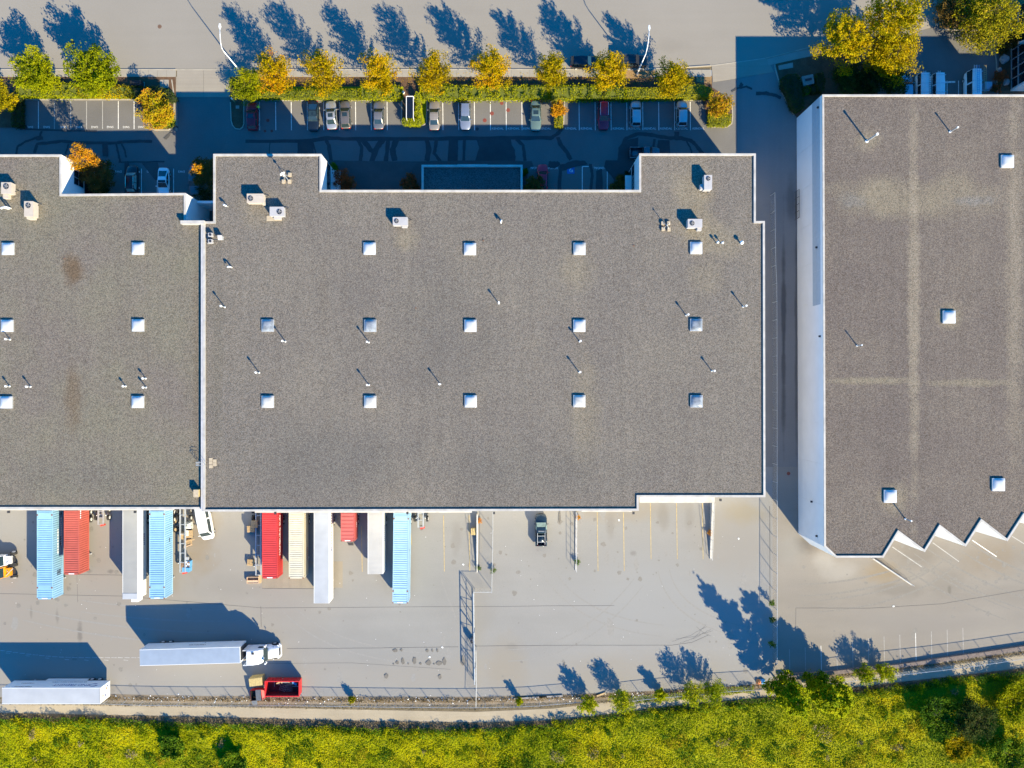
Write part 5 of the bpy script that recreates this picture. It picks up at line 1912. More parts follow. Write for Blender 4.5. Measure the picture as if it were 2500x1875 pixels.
def trailer_box(t, L, w, z0, z1, roof_mat, side_mat, front_sign=1, side_lip='trailer_white', bows=True, doors=None):
    """Smooth sided van trailer along y; roof sheet sags a little between its bows."""
    mm = MB()
    mm.box(-w / 2, w / 2, -L / 2, L / 2, z0, z0 + 0.12)
    mm.build('floor_frame', 'aluminium', t)
    nb = 14
    for sx in (-1, 1):
        k = 12
        for i in range(k):
            ya, yb = -L / 2 + L * i / k + 0.006, -L / 2 + L * (i + 1) / k - 0.006
            p = MB()
            p.box(min(sx * w / 2, sx * (w / 2 - 0.04)), max(sx * w / 2, sx * (w / 2 - 0.04)), ya, yb, z0 + 0.122, z1 - 0.1)
            p.build('side_panel', side_mat, t)
        p = MB()
        p.box(min(sx * (w / 2 + 0.012), sx * (w / 2 - 0.05)), max(sx * (w / 2 + 0.012), sx * (w / 2 - 0.05)), -L / 2, L / 2, z1 - 0.1, z1 + 0.01)
        p.build('top_rail', side_lip, t)
    mm = MB()
    N, K = 56, 6
    vs = []
    for i in range(N + 1):
        y = -L / 2 + 0.02 + (L - 0.04) * i / N
        for j in range(K + 1):
            x = -w / 2 + 0.05 + (w - 0.1) * j / K
            sag = -0.012 * abs(math.sin(math.pi * i * nb / N)) * math.sin(math.pi * j / K) + random.uniform(-0.004, 0.004)
            vs.append((x, y, z1 + 0.004 + 0.03 * math.sin(math.pi * j / K) + sag))
    mm.raw(vs, [(i * (K + 1) + j, i * (K + 1) + j + 1, (i + 1) * (K + 1) + j + 1, (i + 1) * (K + 1) + j) for i in range(N) for j in range(K)])
    mm.build('roof', roof_mat, t, smooth=True)
    for y, nm in ((-L / 2, 'end_panel'), (L / 2, 'rear_door')):
        if nm == 'end_panel':
            p = MB()
            p.box(-w / 2 + 0.04, w / 2 - 0.04, y, y + 0.04, z0 + 0.122, z1 - 0.002)
            p.build('end_panel', side_mat, t)
        else:
            for sx in (-1, 1):
                p = MB()
                p.box(min(sx * 0.015, sx * (w / 2 - 0.05)), max(sx * 0.015, sx * (w / 2 - 0.05)), y - 0.04, y + 0.01, z0 + 0.122, z1 - 0.1)
                d = p.build('rear_door', side_mat, t)
                for xx in (0.3, 0.75):
                    q = MB()
                    q.tube([(sx * xx, y + 0.035, z0 + 0.15), (sx * xx, y + 0.035, z1 - 0.15)], 0.022, 5)
                    q.build('lock_rod', 'galvanised', d)


def dock_trailer(label, x0, x1, ysouth, roof, side, z1=4.1, marks=None, tail=None, tilt=0.0):
    a, b = W(x0, ysouth, z1), W(x1, ysouth, z1)
    w, L = b.x - a.x, yMd - a.y if x0 > 500 else yLd - a.y
    t = thing('van_trailer', label, 'trailer', ((a.x + b.x) / 2, a.y + L / 2, 0.024), tilt, 'containers and trailers backed to the docks')
    chassis_parts(t, L - 0.4, w - 0.05)
    trailer_box(t, L, w, 1.18, z1 - 0.024, roof, side)
    if marks:
        s = MB()
        s.box(w / 2 - 0.02, w / 2 + 0.001, -0.2, 0.2, 1.3, 1.35)
        s = s.build('side_marking', 'mark_white', t)
        marks(s, w / 2, L, 1.18, z1)
    if tail:
        tail(t, L, w, z1)
    return t


def gray_tail(t, L, w, z1):
    p = MB()
    p.box(-w / 2 + 0.06, w / 2 - 0.06, -L / 2 + 0.02, -L / 2 + 0.95, z1 - 0.02, z1 + 0.045)
    p.build('roof_hood', 'trailer_roof_pale', t)
    p = MB()
    p.box(-0.35, 0.75, -L / 2 - 0.75, -L / 2 - 0.02, 1.6, 3.0)
    p.build('cooling_unit', 'trailer_white', t)


dock_trailer('grey roofed white trailer beside the blue container on the west dock', 299.5, 336, 1463, 'trailer_grey', 'trailer_white', tail=gray_tail,
             marks=dashes([('mark_blue', 0.6, 2.6, 1.7, 2.2, 6, 2)], 0))


def v_mark(s, hx, L, z0, z1):
    mm = MB()
    mm.raw([(hx + 0.004, 0.15, z0 + 1.2), (hx + 0.004, 0.55, z0 + 1.9), (hx + 0.004, 0.95, z0 + 1.2), (hx + 0.004, 0.75, z0 + 1.0), (hx + 0.004, 0.55, z0 + 1.45), (hx + 0.004, 0.35, z0 + 1.0)],
           [(0, 1, 4, 5), (1, 2, 3, 4)])
    mm.build('logo', 'mark_blue', s)
    dashes([('mark_dark', 1.3, 3.6, z0 + 1.1, z0 + 1.5, 5, 1), ('mark_dark', 4.2, 7.5, z0 + 1.1, z0 + 1.6, 8, 1)], 0)(s, hx, L, z0, z1)


dock_trailer('long silver roofed white trailer at the middle dock', 766.5, 803.5, 1473, 'trailer_roof_pale', 'trailer_white', marks=v_mark)
dock_trailer('cream roofed white trailer west of the last blue container', 898, 935, 1401.5, 'trailer_roof_cream', 'trailer_white',
             marks=dashes([('mark_blue', -0.5, 2.2, 2.1, 2.9, 8, 2)], 0))


def road_trailer(label, x0, x1, ymid, z1, roof, heading, ang=0.0, sidemark=None, refl=None):
    """Free standing trailer lying east-west; its local +y points to its doors."""
    a, b = W(x0, ymid, z1), W(x1, ymid, z1)
    L = b.x - a.x
    t = thing('van_trailer', label, 'trailer', ((a.x + b.x) / 2, a.y, 0.024), ang + (-math.pi / 2 if heading == 'E' else math.pi / 2), 'trailers standing along the south side of the yard')
    chassis_parts(t, L - 0.4, 2.5)
    trailer_box(t, L, 2.58, 1.15, z1 - 0.024, roof, 'trailer_white')
    if sidemark:
        sidemark(t, L)
    return t


def freight(t, L):
    # north side is local -x when the doors point east (local +y = east)
    p = MB()
    p.box(-1.3, -1.291, 0.5, 0.6, 1.3, 1.34)
    s = p.build('side_marking', 'mark_blue', t)
    o = link('lettering', text_mesh('END FREIGHT', 0.95, 'mark_blue', 0.003), s)
    o.rotation_euler = (math.pi / 2, 0, -math.pi / 2)
    o.location = (-1.298, 2.6, 2.95)
    mm = MB()
    c = (6.3, 2.95)
    outer = [(c[0] + 0.75 * math.cos(a), c[1] + 0.6 * math.sin(a)) for a in np.linspace(0.3, 5.2, 20)]
    inner = [(c[0] - 0.18 + 0.5 * math.cos(a), c[1] + 0.02 + 0.36 * math.sin(a)) for a in np.linspace(0.3, 5.2, 20)]
    for i in range(19):
        mm.face([(-1.297, outer[i][0], outer[i][1]), (-1.297, outer[i + 1][0], outer[i + 1][1]), (-1.297, inner[i + 1][0], inner[i + 1][1]), (-1.297, inner[i][0], inner[i][1])])
    mm.build('logo', 'mark_blue', s)
    dashes([('mark_dark', -1.2, 4.6, 1.75, 1.95, 18, 1), ('mark_dark', -6.2, -3.4, 3.55, 3.8, 12, 1), ('mark_dark', -6.0, -3.8, 2.2, 2.4, 8, 1)], 0)(s, -1.296, L, 0, 0)
    p = MB()
    p.box(-1.28, -1.23, -2.8, 4.0, 0.35, 1.1)
    p.build('side_skirt', 'trailer_white', t)
    for (mt, y, z) in (('amber_light', 0.3, 3.2), ('mark_blue', 0.5, 2.5), ('amber_light', -0.5, 2.2), ('mark_blue', -0.8, 1.9)):
        p = MB()
        p.box(y - 0.15, y + 0.15, L / 2 + 0.012, L / 2 + 0.018, z, z + 0.25)
        p.build('door_sticker', mt, t)


def bale(t, L):
    p = MB()
    p.box(-1.3, -1.291, -0.5, -0.6, 1.3, 1.34)
    s = p.build('side_marking', 'mark_dark', t)
    dashes([('mark_dark', -2.6, 1.0, 2.4, 2.75, 11, 1), ('mark_dark', -0.6, -0.3, 1.5, 1.7, 1, 1)], 0)(s, -1.296, L, 0, 0)


T1 = road_trailer('white trailer with blue freight lettering beside the dirt path', 5, 244.5, 1699, 4.15, 'trailer_roof_pale', 'E', 0.0)
T1.rotation_euler = (0, 0, -math.pi / 2)
freight(T1, W(244.5, 0, 4.15).x - W(5, 0, 4.15).x)
T2 = road_trailer('blue grey roofed trailer coupled to the white tractor unit', 341, 586, 1602.5, 4.15, 'trailer_roof_blue', 'W', 0.028)


# doors at the west end here: local +y points west, north side is local +x
def bale2(t):
    p = MB()
    p.box(1.291, 1.3, -0.5, -0.6, 1.3, 1.34)
    s = p.build('side_marking', 'mark_dark', t)
    dashes([('mark_dark', -1.9, 0.9, 2.4, 2.75, 11, 1), ('mark_dark', -1.6, -1.3, 1.5, 1.7, 1, 1)], 0)(s, 1.294, 0, 0, 0)


bale2(T2)
m = MB()
m.box(-1.1, 1.1, -(W(586, 0, 4.15).x - W(341, 0, 4.15).x) / 2 - 0.12, -(W(586, 0, 4.15).x - W(341, 0, 4.15).x) / 2 - 0.01, 1.5, 3.9)
m.build('nose_guard', 'dark_steel', T2)
m = MB()
m.box(-1.2, -0.95, -(W(586, 0, 4.15).x - W(341, 0, 4.15).x) / 2 - 0.16, -(W(586, 0, 4.15).x - W(341, 0, 4.15).x) / 2 - 0.01, 1.4, 4.0)
m.build('nose_post', 'trailer_white', T2)

# ------------------------------------------------------------------ tractor unit
c = W(642, 1586, 0)
T = thing('tractor_unit', 'white tractor unit with sleeper cab pulling the blue grey roofed trailer', 'truck', (c.x - 0.15, c.y, 0.024), math.pi / 2 * 0 + 0.028)
mm = MB()   # local +x is forward (east)
mm.box(-5.2, 3.2, -0.5, 0.5, 0.75, 1.0)
mm.build('frame', 'dark_steel', T)
mm = MB()
sec = [(-1.3, 1.18, 1.05, 3.75), (-1.2, 1.24, 1.05, 3.92), (-0.4, 1.24, 1.05, 3.95), (0.55, 1.22, 1.05, 3.7), (1.0, 1.16, 1.05, 3.15), (1.15, 1.12, 1.05, 2.9)]
mm.loft([[(x, -w, zb), (x, -w, zt - 0.4), (x, -w * 0.9, zt - 0.08), (x, -w * 0.5, zt), (x, w * 0.5, zt), (x, w * 0.9, zt - 0.08), (x, w, zt - 0.4), (x, w, zb)] for x, w, zb, zt in sec])
mm.build('cab', 'pt_white', T, smooth=False, fix=True)
mm = MB()
sec = [(1.1, 1.02, 1.9), (1.9, 0.98, 1.85), (2.7, 0.9, 1.72), (3.15, 0.82, 1.5), (3.3, 0.78, 1.3)]
mm.loft([[(x, -w - 0.1, 0.55), (x, -w - 0.05, zt - 0.5), (x, -w * 0.8, zt - 0.05), (x, 0, zt), (x, w * 0.8, zt - 0.05), (x, w + 0.05, zt - 0.5), (x, w + 0.1, 0.55)] for x, w, zt in sec])
mm.build('hood', 'pt_white', T, smooth=True, fix=True)
mm = MB()
mm.face([(1.62, -0.98, 1.93), (1.62, 0.98, 1.93), (1.06, 1.05, 2.98), (1.06, -1.05, 2.98)])
mm.face([(1.62, -0.98, 1.93), (1.06, -1.05, 2.98), (1.1, -1.14, 2.0)])
mm.face([(1.62, 0.98, 1.93), (1.06, 1.05, 2.98), (1.1, 1.14, 2.0)])
mm.build('windshield', 'glass_car', T)
mm = MB()
mm.box(3.25, 3.36, -0.62, 0.62, 0.75, 1.35)
mm.build('grille', 'dark_steel', T)
mm = MB()
mm.loft([[(3.1, -1.22, 0.35), (3.45, -0.9, 0.35), (3.45, -0.9, 0.7), (3.1, -1.22, 0.7)], [(3.1, 1.22, 0.35), (3.45, 0.9, 0.35), (3.45, 0.9, 0.7), (3.1, 1.22, 0.7)]], closed=True)
mm.build('bumper', 'pt_white', T)
for sy in (-1, 1):
    mm = MB()
    mm.box(2.95, 3.2, sy * 0.98 - 0.12, sy * 0.98 + 0.12, 0.95, 1.2)
    mm.build('headlight', 'lamp_clear', T)
    mm = MB()
    mm.box(1.25, 1.45, sy * 1.42 - 0.1, sy * 1.42 + 0.1, 1.9, 2.7)
    mm.box(1.3, 1.38, min(sy * 1.1, sy * 1.4), max(sy * 1.1, sy * 1.4), 2.3, 2.36)
    mm.build('mirror', 'pt_white', T)
    mm = MB()
    mm.box(2.45, 2.55, sy * 1.08 - 0.06, sy * 1.08 + 0.06, 1.75, 1.95)
    mm.tube([(2.3, sy * 0.9, 1.6), (2.5, sy * 1.08, 1.8)], 0.025)
    mm.build('hood_mirror', 'chrome', T)
    mm = MB()
    mm.box(1.15, 1.2 - 1.35 + 1.25, sy * 1.245 - 0.006, sy * 1.245 + 0.006, 2.0, 2.7)
    mm.box(0.2, 1.0, sy * 1.245 - 0.006, sy * 1.245 + 0.006, 1.95, 2.65)
    mm.build('side_window', 'glass_dark', T)
    mm = MB()
    mm.box(-1.9, -1.3, sy * 1.2 - 0.04, sy * 1.2 + 0.04, 1.05, 3.7)
    mm.build('side_fairing', 'pt_white', T)
    mm = MB()
    mm.box(-1.6, 1.0, min(sy * 0.75, sy * 1.2), max(sy * 0.75, sy * 1.2), 0.35, 1.0)
    mm.build('step_tank', 'chrome', T)
mm = MB()
mm.box(-0.35, 0.05, 0.62, 1.0, 3.96, 4.0)
mm.build('roof_hatch', 'dark_steel', T)
mm = MB()
mm.box(0.75, 1.35, -0.5, -0.2, 3.02, 3.2)
mm.tube([(0.8, 0.4, 3.3), (1.2, 0.4, 3.2)], 0.06)
mm.build('horn', 'chrome', T)
for sy in (-1, 1):
    for x in (2.35, -3.0, -4.3):
        mm = MB()
        wi = 0.3 if x > 0 else 0.55
        mm.tube([(x, sy * (1.22 - wi), 0.5), (x, sy * 1.24, 0.5)], 0.5, 14)
        wl = mm.build('wheel', 'tyre', T)
        mm = MB()
        mm.tube([(x, sy * 1.238, 0.5), (x, sy * 1.255, 0.5)], 0.28, 10)
        mm.build('rim', 'aluminium', wl)
mm = MB()
mm.tube([(-3.7, 0, 1.0), (-3.7, 0, 1.12)], 0.5, 14)
mm.build('fifth_wheel', 'dark_steel', T)
mm = MB()
for k, mt in enumerate((0.3, 0.0, -0.3)):
    mm.tube([(-1.32, mt, 1.7), (-1.7, mt * 1.2, 1.4), (-2.1, mt, 1.8)], 0.04)
mm.build('air_hose', 'red_paint', T)


# ------------------------------------------------------------------ empty chassis, terminal tractors at the picture edge
def skeleton(label, px, ysouth, ynorth, lift=0.0, glad=True, gl=1.0):
    """Container chassis standing empty, nose to the south."""
    a = W(px, ysouth, 1.1)
    L = ynorth - a.y
    t = thing('empty_chassis', label, 'container chassis', (a.x, a.y + L / 2, 0.03), 0, 'empty container chassis at the docks')
    mm = MB()
    for sx in (-1, 1):
        mm.box(sx * 0.42 - 0.08, sx * 0.42 + 0.08, -L / 2 + 0.1, L / 2, 0.9, 1.15)
    n = max(3, int(L / 1.6))
    for k in range(n + 1):
        y = -L / 2 + 0.15 + (L - 0.3) * k / n
        mm.box(-0.34, 0.34, y - 0.05, y + 0.05, 0.95, 1.1)
    mm.build('frame', 'galvanised' if gl else 'dark_steel', t)
    mm = MB()
    mm.box(-1.2, 1.2, L / 2 - 0.2, L / 2 - 0.02, 0.95, 1.17)
    mm.build('bolster', 'galvanised', t)
    wheelset(t, (-1.18, 1.18), (L / 2 - 1.0, L / 2 - 2.3))
    for sx in (-1, 1):
        mm = MB()
        mm.box(sx * 0.75 - 0.06, sx * 0.75 + 0.06, -L / 2 + 1.5, -L / 2 + 1.62, 0.06, 1.0)
        mm.box(sx * 0.75 - 0.3, sx * 0.75 + 0.3, -L / 2 + 1.47, -L / 2 + 1.7, 0.0, 0.06)
        mm.build('landing_leg', 'white_paint', t)
    if glad:
        mm = MB()
        mm.obox((0.3, -L / 2 + 0.0, 0.95), (0.75, 0.28, 0.3), 0.25)
        mm.build('coupling_box', 'red_paint', t)
    return t


skeleton('empty chassis with white legs under the west canopy', 246, 1282, yLd - 0.5)
skeleton('long empty chassis between the blue container and pallets', 446, 1399, yLd - 0.6)
skeleton('empty chassis frame alongside the bright red container', 631, 1406, yMd - 0.3, glad=False)
skeleton('empty chassis with small red box near the vacant bays', 1027, 1289, yMd - 0.4)


def yard_truck(label, px, py, body, name):
    c = W(px, py, 1.5)
    t = thing(name, label, 'yard tractor', (c.x, c.y, 0.024), 0.05, 'yard tractors at the west picture edge')
    mm = MB()
    mm.box(-4.2, 0.9, -0.45, 0.45, 0.6, 0.95)
    mm.build('frame', 'dark_steel', t)
    mm = MB()
    mm.loft([[(-2.6, -0.95, 0.9), (-2.6, -0.95, 2.6), (-2.6, 0.95, 2.6), (-2.6, 0.95, 0.9)], [(-0.9, -0.95, 0.9), (-0.9, -0.9, 2.75), (-0.9, 0.9, 2.75), (-0.9, 0.95, 0.9)],
             [(-0.2, -0.9, 0.9), (-0.35, -0.82, 1.7), (-0.35, 0.82, 1.7), (-0.2, 0.9, 0.9)]], closed=True)
    mm.build('cab', body, t)
    mm = MB()
    mm.box(-0.3, 0.55, -0.62, 0.62, 0.9, 1.45)
    mm.build('bonnet', body, t)
    mm = MB()
    mm.tube([(-0.6, -0.9, 1.2), (0.0, -0.4, 1.55), (0.9, 0.55, 1.3)], 0.05)
    mm.tube([(-0.3, 0.5, 1.3), (0.2, 0.1, 1.6)], 0.06)
    mm.build('hose', 'galvanised', t)
    for sx, sy in ((0.55, -1), (0.55, 1), (-3.2, -1), (-3.2, 1)):
        mm = MB()
        mm.tube([(sx, sy * 0.78, 0.55), (sx, sy * 1.15, 0.62)], 0.55, 14)
        wl = mm.build('wheel', 'tyre', t)
        mm = MB()
        mm.tube([(sx, sy * 1.148, 0.625), (sx, sy * 1.18, 0.64)], [0.34, 0.26], 12)
        mm.build('rim', 'rim_white', wl)
    mm = MB()
    mm.face([(-0.88, -0.8, 2.68), (-0.88, 0.8, 2.68), (-0.36, 0.75, 1.78), (-0.36, -0.75, 1.78)])
    o = mm.build('windshield', 'glass_car', t)
    o.location = (0.02, 0, 0.02)
    return t


yard_truck('white yard tractor with its nose at the west picture edge', 17, 1368, 'pt_white', 'yard_tractor')
yard_truck('orange yard tractor beside the white one at the west picture edge', 17, 1397, 'orange_paint', 'yard_tractor')

# ------------------------------------------------------------------ fences, gate, retaining walls


def fence(label, pxs, h, spacing, top_px=True, name='chain_link_fence', wire=0.16, skip_rail=False, group='chain link fences round the yard'):
    """Posts, a top rail and wire netting along a line given by the photo position of its top rail."""
    P = [W(x, y, h) if top_px else W(x, y, 0) for x, y in pxs]
    P = [Vector((p.x, p.y, 0)) for p in P]
    root = thing(name, label, 'fence', (P[0].x, P[0].y, 0), 0, group)
    o = P[0]
    seg = [(P[i], P[i + 1]) for i in range(len(P) - 1)]
    tot = sum((b - a).length for a, b in seg)

    def at(d):
        for a, b in seg:
            l = (b - a).length
            if d <= l:
                return a + (b - a) * (d / l)
            d -= l
        return seg[-1][1]

    n = max(1, round(tot / spacing))
    for k in range(n + 1):
        p = at(tot * k / n) - o
        m = MB()
        m.tube([(p.x, p.y, 0), (p.x, p.y, h + 0.05)], 0.045, 6)
        m.build('post', 'galvanised', root)
    for k in range(n):
        a, b = at(tot * k / n) - o, at(tot * (k + 1) / n) - o
        if not skip_rail:
            m = MB()
            m.tube([(a.x, a.y, h), (b.x, b.y, h)], 0.035, 5)
            m.build('rail', 'galvanised', root)
    m = MB()
    r = 0.0035
    nd = int(tot / wire)
    for k in range(nd):
        for s in (0, 1):
            d0 = tot * k / nd
            d1 = d0 + (h * 0.55) * (1 if s else -1)
            if d1 < 0 or d1 > tot:
                continue
            a, b = at(d0) - o, at(d1) - o
            m.tube([(a.x, a.y, 0.06), (b.x, b.y, h - 0.02)], r, 3, caps=False)
    w = m.build('wire_netting', 'galvanised', root)
    w['kind'] = 'stuff'
    return root


SF = [(-60, 1719), (245, 1718.5), (350, 1722), (500, 1724), (700, 1723), (900, 1726), (1100, 1728), (1162, 1728), (1300, 1725), (1400, 1716), (1450, 1713)]
fence('chain link fence along the litter strip beside the dirt path', SF, 1.75, 3.0)
fence('chain link fence curving behind the green shrubs south of the yard', [(1530, 1714), (1600, 1705), (1700, 1698), (1780, 1689), (1862, 1684)], 1.75, 3.0)
fence('chain link fence above the block wall beside the dirt track', [(1962, 1676), (2050, 1667), (2180, 1650), (2300, 1637), (2400, 1624), (2560, 1600)], 2.2, 2.9)
fence('chain link fence dividing yard from the alley along the kerb', [(1892, 470), (1894, 640), (1897, 700), (1897.5, 1000), (1897.5, 1300), (1897.5, 1622)], 2.05, 3.0)
fence('short chain link fence from the dock to the gate corner', [(1203.5, 1250), (1203, 1330), (1200.5, 1448)], 2.1, 3.0)
fence('chain link return joining the short fence to the gate', [(1199, 1446), (1158, 1446)], 2.1, 2.9)
fence('chain link fence from the gate to the southern boundary', [(1162, 1588), (1163, 1660), (1162, 1727)], 1.8, 2.9)

# sliding gate with braced frame
g0, g1 = W(1158, 1448, 2.2), W(1161.5, 1678, 2.2)
GT = thing('sliding_gate', 'long sliding gate with diagonal braces standing open along the fence', 'gate', (g0.x - 0.2, g0.y, 0.024), math.atan2(g1.y - g0.y, g1.x - g0.x))
Lg = (g1 - g0).length
for z in (0.25, 1.2, 2.2):
    m = MB()
    m.tube([(0, 0, z), (Lg if z < 2 else Lg * 0.97, 0, z)], 0.075 if z != 1.2 else 0.045, 6)
    m.build('rail', 'galvanised', GT)
ng = 7
for k in range(ng + 1):
    x = Lg * 0.97 * k / ng
    m = MB()
    m.tube([(x, 0, 0.25), (x, 0, 2.2)], 0.06, 6)
    m.build('upright', 'galvanised', GT)
    if k < ng:
        m = MB()
        m.tube([(x, 0, 0.25 if k % 2 else 2.2), (x + Lg * 0.97 / ng, 0, 2.2 if k % 2 else 0.25)], 0.042, 5)
        m.build('brace', 'galvanised', GT)
for x in (Lg * 0.42, Lg * 0.80):
    m = MB()
    m.tube([(x, 0.12, 0), (x, 0.12, 2.35)], 0.07, 8)
    m.build('guide_post', 'galvanised', GT)
c = W(1152, 1566, 1.2)
t = thing('gate_motor', 'dark motor box with round cover beside the sliding gate', 'gate motor', (c.x, c.y, 0.024))
m = MB()
m.box(-0.28, 0.28, -0.4, 0.4, 0, 1.15)
m.build('housing', 'lid_grey', t)
m = MB()
m.tube([(0, -0.05, 1.15), (0, -0.05, 1.22)], 0.24, 14)
m.build('cover', 'black_plastic', t)
m = MB()
m.tube([(0.15, 0.3, 0), (0.15, 0.3, 2.1)], 0.04, 6)
m.build('post', 'galvanised', t)


def ramp_wall(label, p0, p1, h0, h1, w, mat='coping_white', rail=True, name='retaining_wall', railh=1.0, off=0.0):
    a, b = W(*p0, h0), W(*p1, h1)
    d = Vector((b.x - a.x, b.y - a.y, 0))
    L = d.length
    t = thing(name, label, 'wall', (a.x, a.y, 0.024), math.atan2(d.y, d.x), 'low walls beside the loading docks')
    m = MB()
    m.loft([[(0, -w / 2, 0), (0, -w / 2, h0), (0, w / 2, h0), (0, w / 2, 0)], [(L, -w / 2, 0), (L, -w / 2, h1), (L, w / 2, h1), (L, w / 2, 0)]], closed=True)
    m.build('wall', mat, t)
    if rail:
        n = max(3, int(L / 1.4))
        for k in range(n + 1):
            x = 0.05 + (L - 0.1) * k / n
            zz = h0 + (h1 - h0) * x / L
            m = MB()
            m.tube([(x, off, zz - 0.02), (x, off, zz + railh)], 0.028, 5)
            m.build('rail_post', 'galvanised', t)
        for f in (0.5, 1.0):
            m = MB()
            m.tube([(0.05, off, h0 + railh * f), (L - 0.05, off, h1 + railh * f)], 0.028, 5)
            m.build('rail', 'galvanised', t)
    return t


ramp_wall('white topped ramp wall east of the vacant dock bays, brown weeds beside it', (1165, 1256), (1165, 1396), 1.2, 0.15, 0.22)
ramp_wall('thin white ramp wall with railing east of the black pickup', (1407, 1250), (1405.5, 1393), 0.25, 0.12, 0.2, railh=1.35)
ramp_wall('tapering white ramp wall with railing at the south east dock', (1741, 1226), (1735, 1365), 1.25, 0.12, 0.3)
ramp_wall('slanting ramp wall below the saw toothed dock', (2132, 1364), (2226, 1428), 0.9, 0.1, 0.2, railh=0.9)
# block wall that holds up the dirt track, south east
bw = [(1900, 1648), (2000, 1644), (2100, 1633), (2180, 1626), (2300, 1608), (2400, 1594), (2500, 1579), (2640, 1555)]
BW = thing('block_wall', 'long dark block wall curving along the stalls beside the dirt track', 'wall')
pts = []
for i in range(len(bw) - 1):
    a, b = W(*bw[i]), W(*bw[i + 1])
    n = max(1, int((b - a).length / 1.2))
    pts += [a.lerp(b, k / n) for k in range(n)]
pts.append(W(*bw[-1]))
for i in range(len(pts) - 1):
    d = (pts[i + 1] - pts[i])
    for z in range(2):
        m = MB()
        m.box(0.006, d.length - 0.012, -0.3, 0.3, z * 0.23 + 0.002, z * 0.23 + 0.224)
        o = m.build('block', 'block_wall', BW)
        o.location = (pts[i].x, pts[i].y, 0)
        o.rotation_euler = (0, 0, math.atan2(d.y, d.x) + random.uniform(-0.01, 0.01))

# ------------------------------------------------------------------ skips, crate, rubbish
c = W(693, 1676, 0.9)
t = thing('scrap_skip', 'open red skip full of scrap metal and boards beside the fence', 'skip', (c.x, c.y, 0.024))
m = MB()
Ls, Ws, Hs = 5.6, 2.45, 1.75
for s in (-1, 1):
    m.box(-Ls / 2, Ls / 2, s * (Ws / 2 - 0.04) - 0.04, s * (Ws / 2 - 0.04) + 0.04, 0.2, Hs)
    m.box(s * (Ls / 2 - 0.04) - 0.04, s * (Ls / 2 - 0.04) + 0.04, -Ws / 2 + 0.08, Ws / 2 - 0.08, 0.2, Hs)
m.build('body', 'skip_red', t)
m = MB()
for s in (-1, 1):
    m.box(-Ls / 2 - 0.06, Ls / 2 + 0.06, s * Ws / 2 - 0.07, s * Ws / 2 + 0.07, Hs, Hs + 0.12)
    m.box(s * Ls / 2 - 0.07, s * Ls / 2 + 0.07, -Ws / 2 + 0.07, Ws / 2 - 0.07, Hs, Hs + 0.12)
m.build('rim', 'skip_red', t)
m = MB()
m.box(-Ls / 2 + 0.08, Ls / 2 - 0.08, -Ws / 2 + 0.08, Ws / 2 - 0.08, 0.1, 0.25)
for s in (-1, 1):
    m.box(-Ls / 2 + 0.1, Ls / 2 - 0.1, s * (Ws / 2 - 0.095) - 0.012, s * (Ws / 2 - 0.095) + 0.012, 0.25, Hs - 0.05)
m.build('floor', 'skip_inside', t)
for k in range(9):
    m = MB()
    x = -Ls / 2 + 0.3 + k * (Ls - 0.6) / 8
    for s in (-1, 1):
        m.box(x - 0.05, x + 0.05, s * (Ws / 2 + 0.045) - 0.045, s * (Ws / 2 + 0.045) + 0.045, 0.2, Hs)
    m.build('rib', 'skip_red', t)
for x in (-2.0, 2.0):
    m = MB()
    m.tube([(x, -1.15, 0.13), (x, 1.15, 0.13)], 0.13, 10)
    m.build('roller', 'dark_steel', t)
sk = (c.x, c.y)
sc_ = [('board', 'wood_pallet', -0.6, 0.75, 0.75, 1.5, 0.25, 0.04, 0.5), ('board', 'wood_pale', -1.1, 0.7, 0.7, 1.1, 0.2, 0.04, -0.9), ('board', 'wood_pallet', 0.9, 0.5, 0.65, 1.3, 0.2, 0.04, -0.5),
       ('metal_sheet', 'scrap_metal', 0.1, 0.75, 0.7, 1.2, 0.5, 0.03, 0.15), ('metal_sheet', 'scrap_brown', 0.5, 0.35, 0.5, 1.1, 0.5, 0.03, -0.2), ('board', 'wood_pale', -0.3, 0.9, 0.8, 0.9, 0.18, 0.05, 1.3),
       ('metal_bar', 'scrap_metal', 1.9, -0.15, 0.45, 1.4, 0.08, 0.08, 0.0), ('metal_bar', 'scrap_metal', -1.7, 0.2, 0.4, 0.9, 0.08, 0.08, 1.55), ('plastic_drum', 'blue_plastic', 1.6, 0.6, 0.6, 0.5, 0.4, 0.4, 0.5),
       ('plastic_drum', 'blue_plastic', 1.9, 0.3, 0.5, 0.4, 0.35, 0.4, -0.3)]
labels_used = ['brown board leaning west in the red skip', 'pale board across the west end of the red skip', 'brown board near the drums in the red skip', 'bright metal sheet in middle of the red skip',
               'rusty metal sheet below the bright one in the red skip', 'short pale board standing at the back of the red skip', 'grey bar lying at the east end of the red skip',
               'grey bar upright against the west side of the red skip', 'upper blue drum in the red skip', 'lower blue drum in the red skip']
for (nm, mt, x, y, z, lx, ly, lz, rz), lb in zip(sc_, labels_used):
    m = MB()
    m.obox((0, 0, 0), (lx, ly, lz), 0, tilt=('Y', random.uniform(-0.2, 0.2)))
    o = m.build(nm, mt, None, loc=(sk[0] + x, sk[1] + y, z + 0.02))
    o.rotation_euler = (random.uniform(-0.2, 0.2), 0, rz)
    tag(o, lb, 'scrap', 'scrap lying in the red skip')
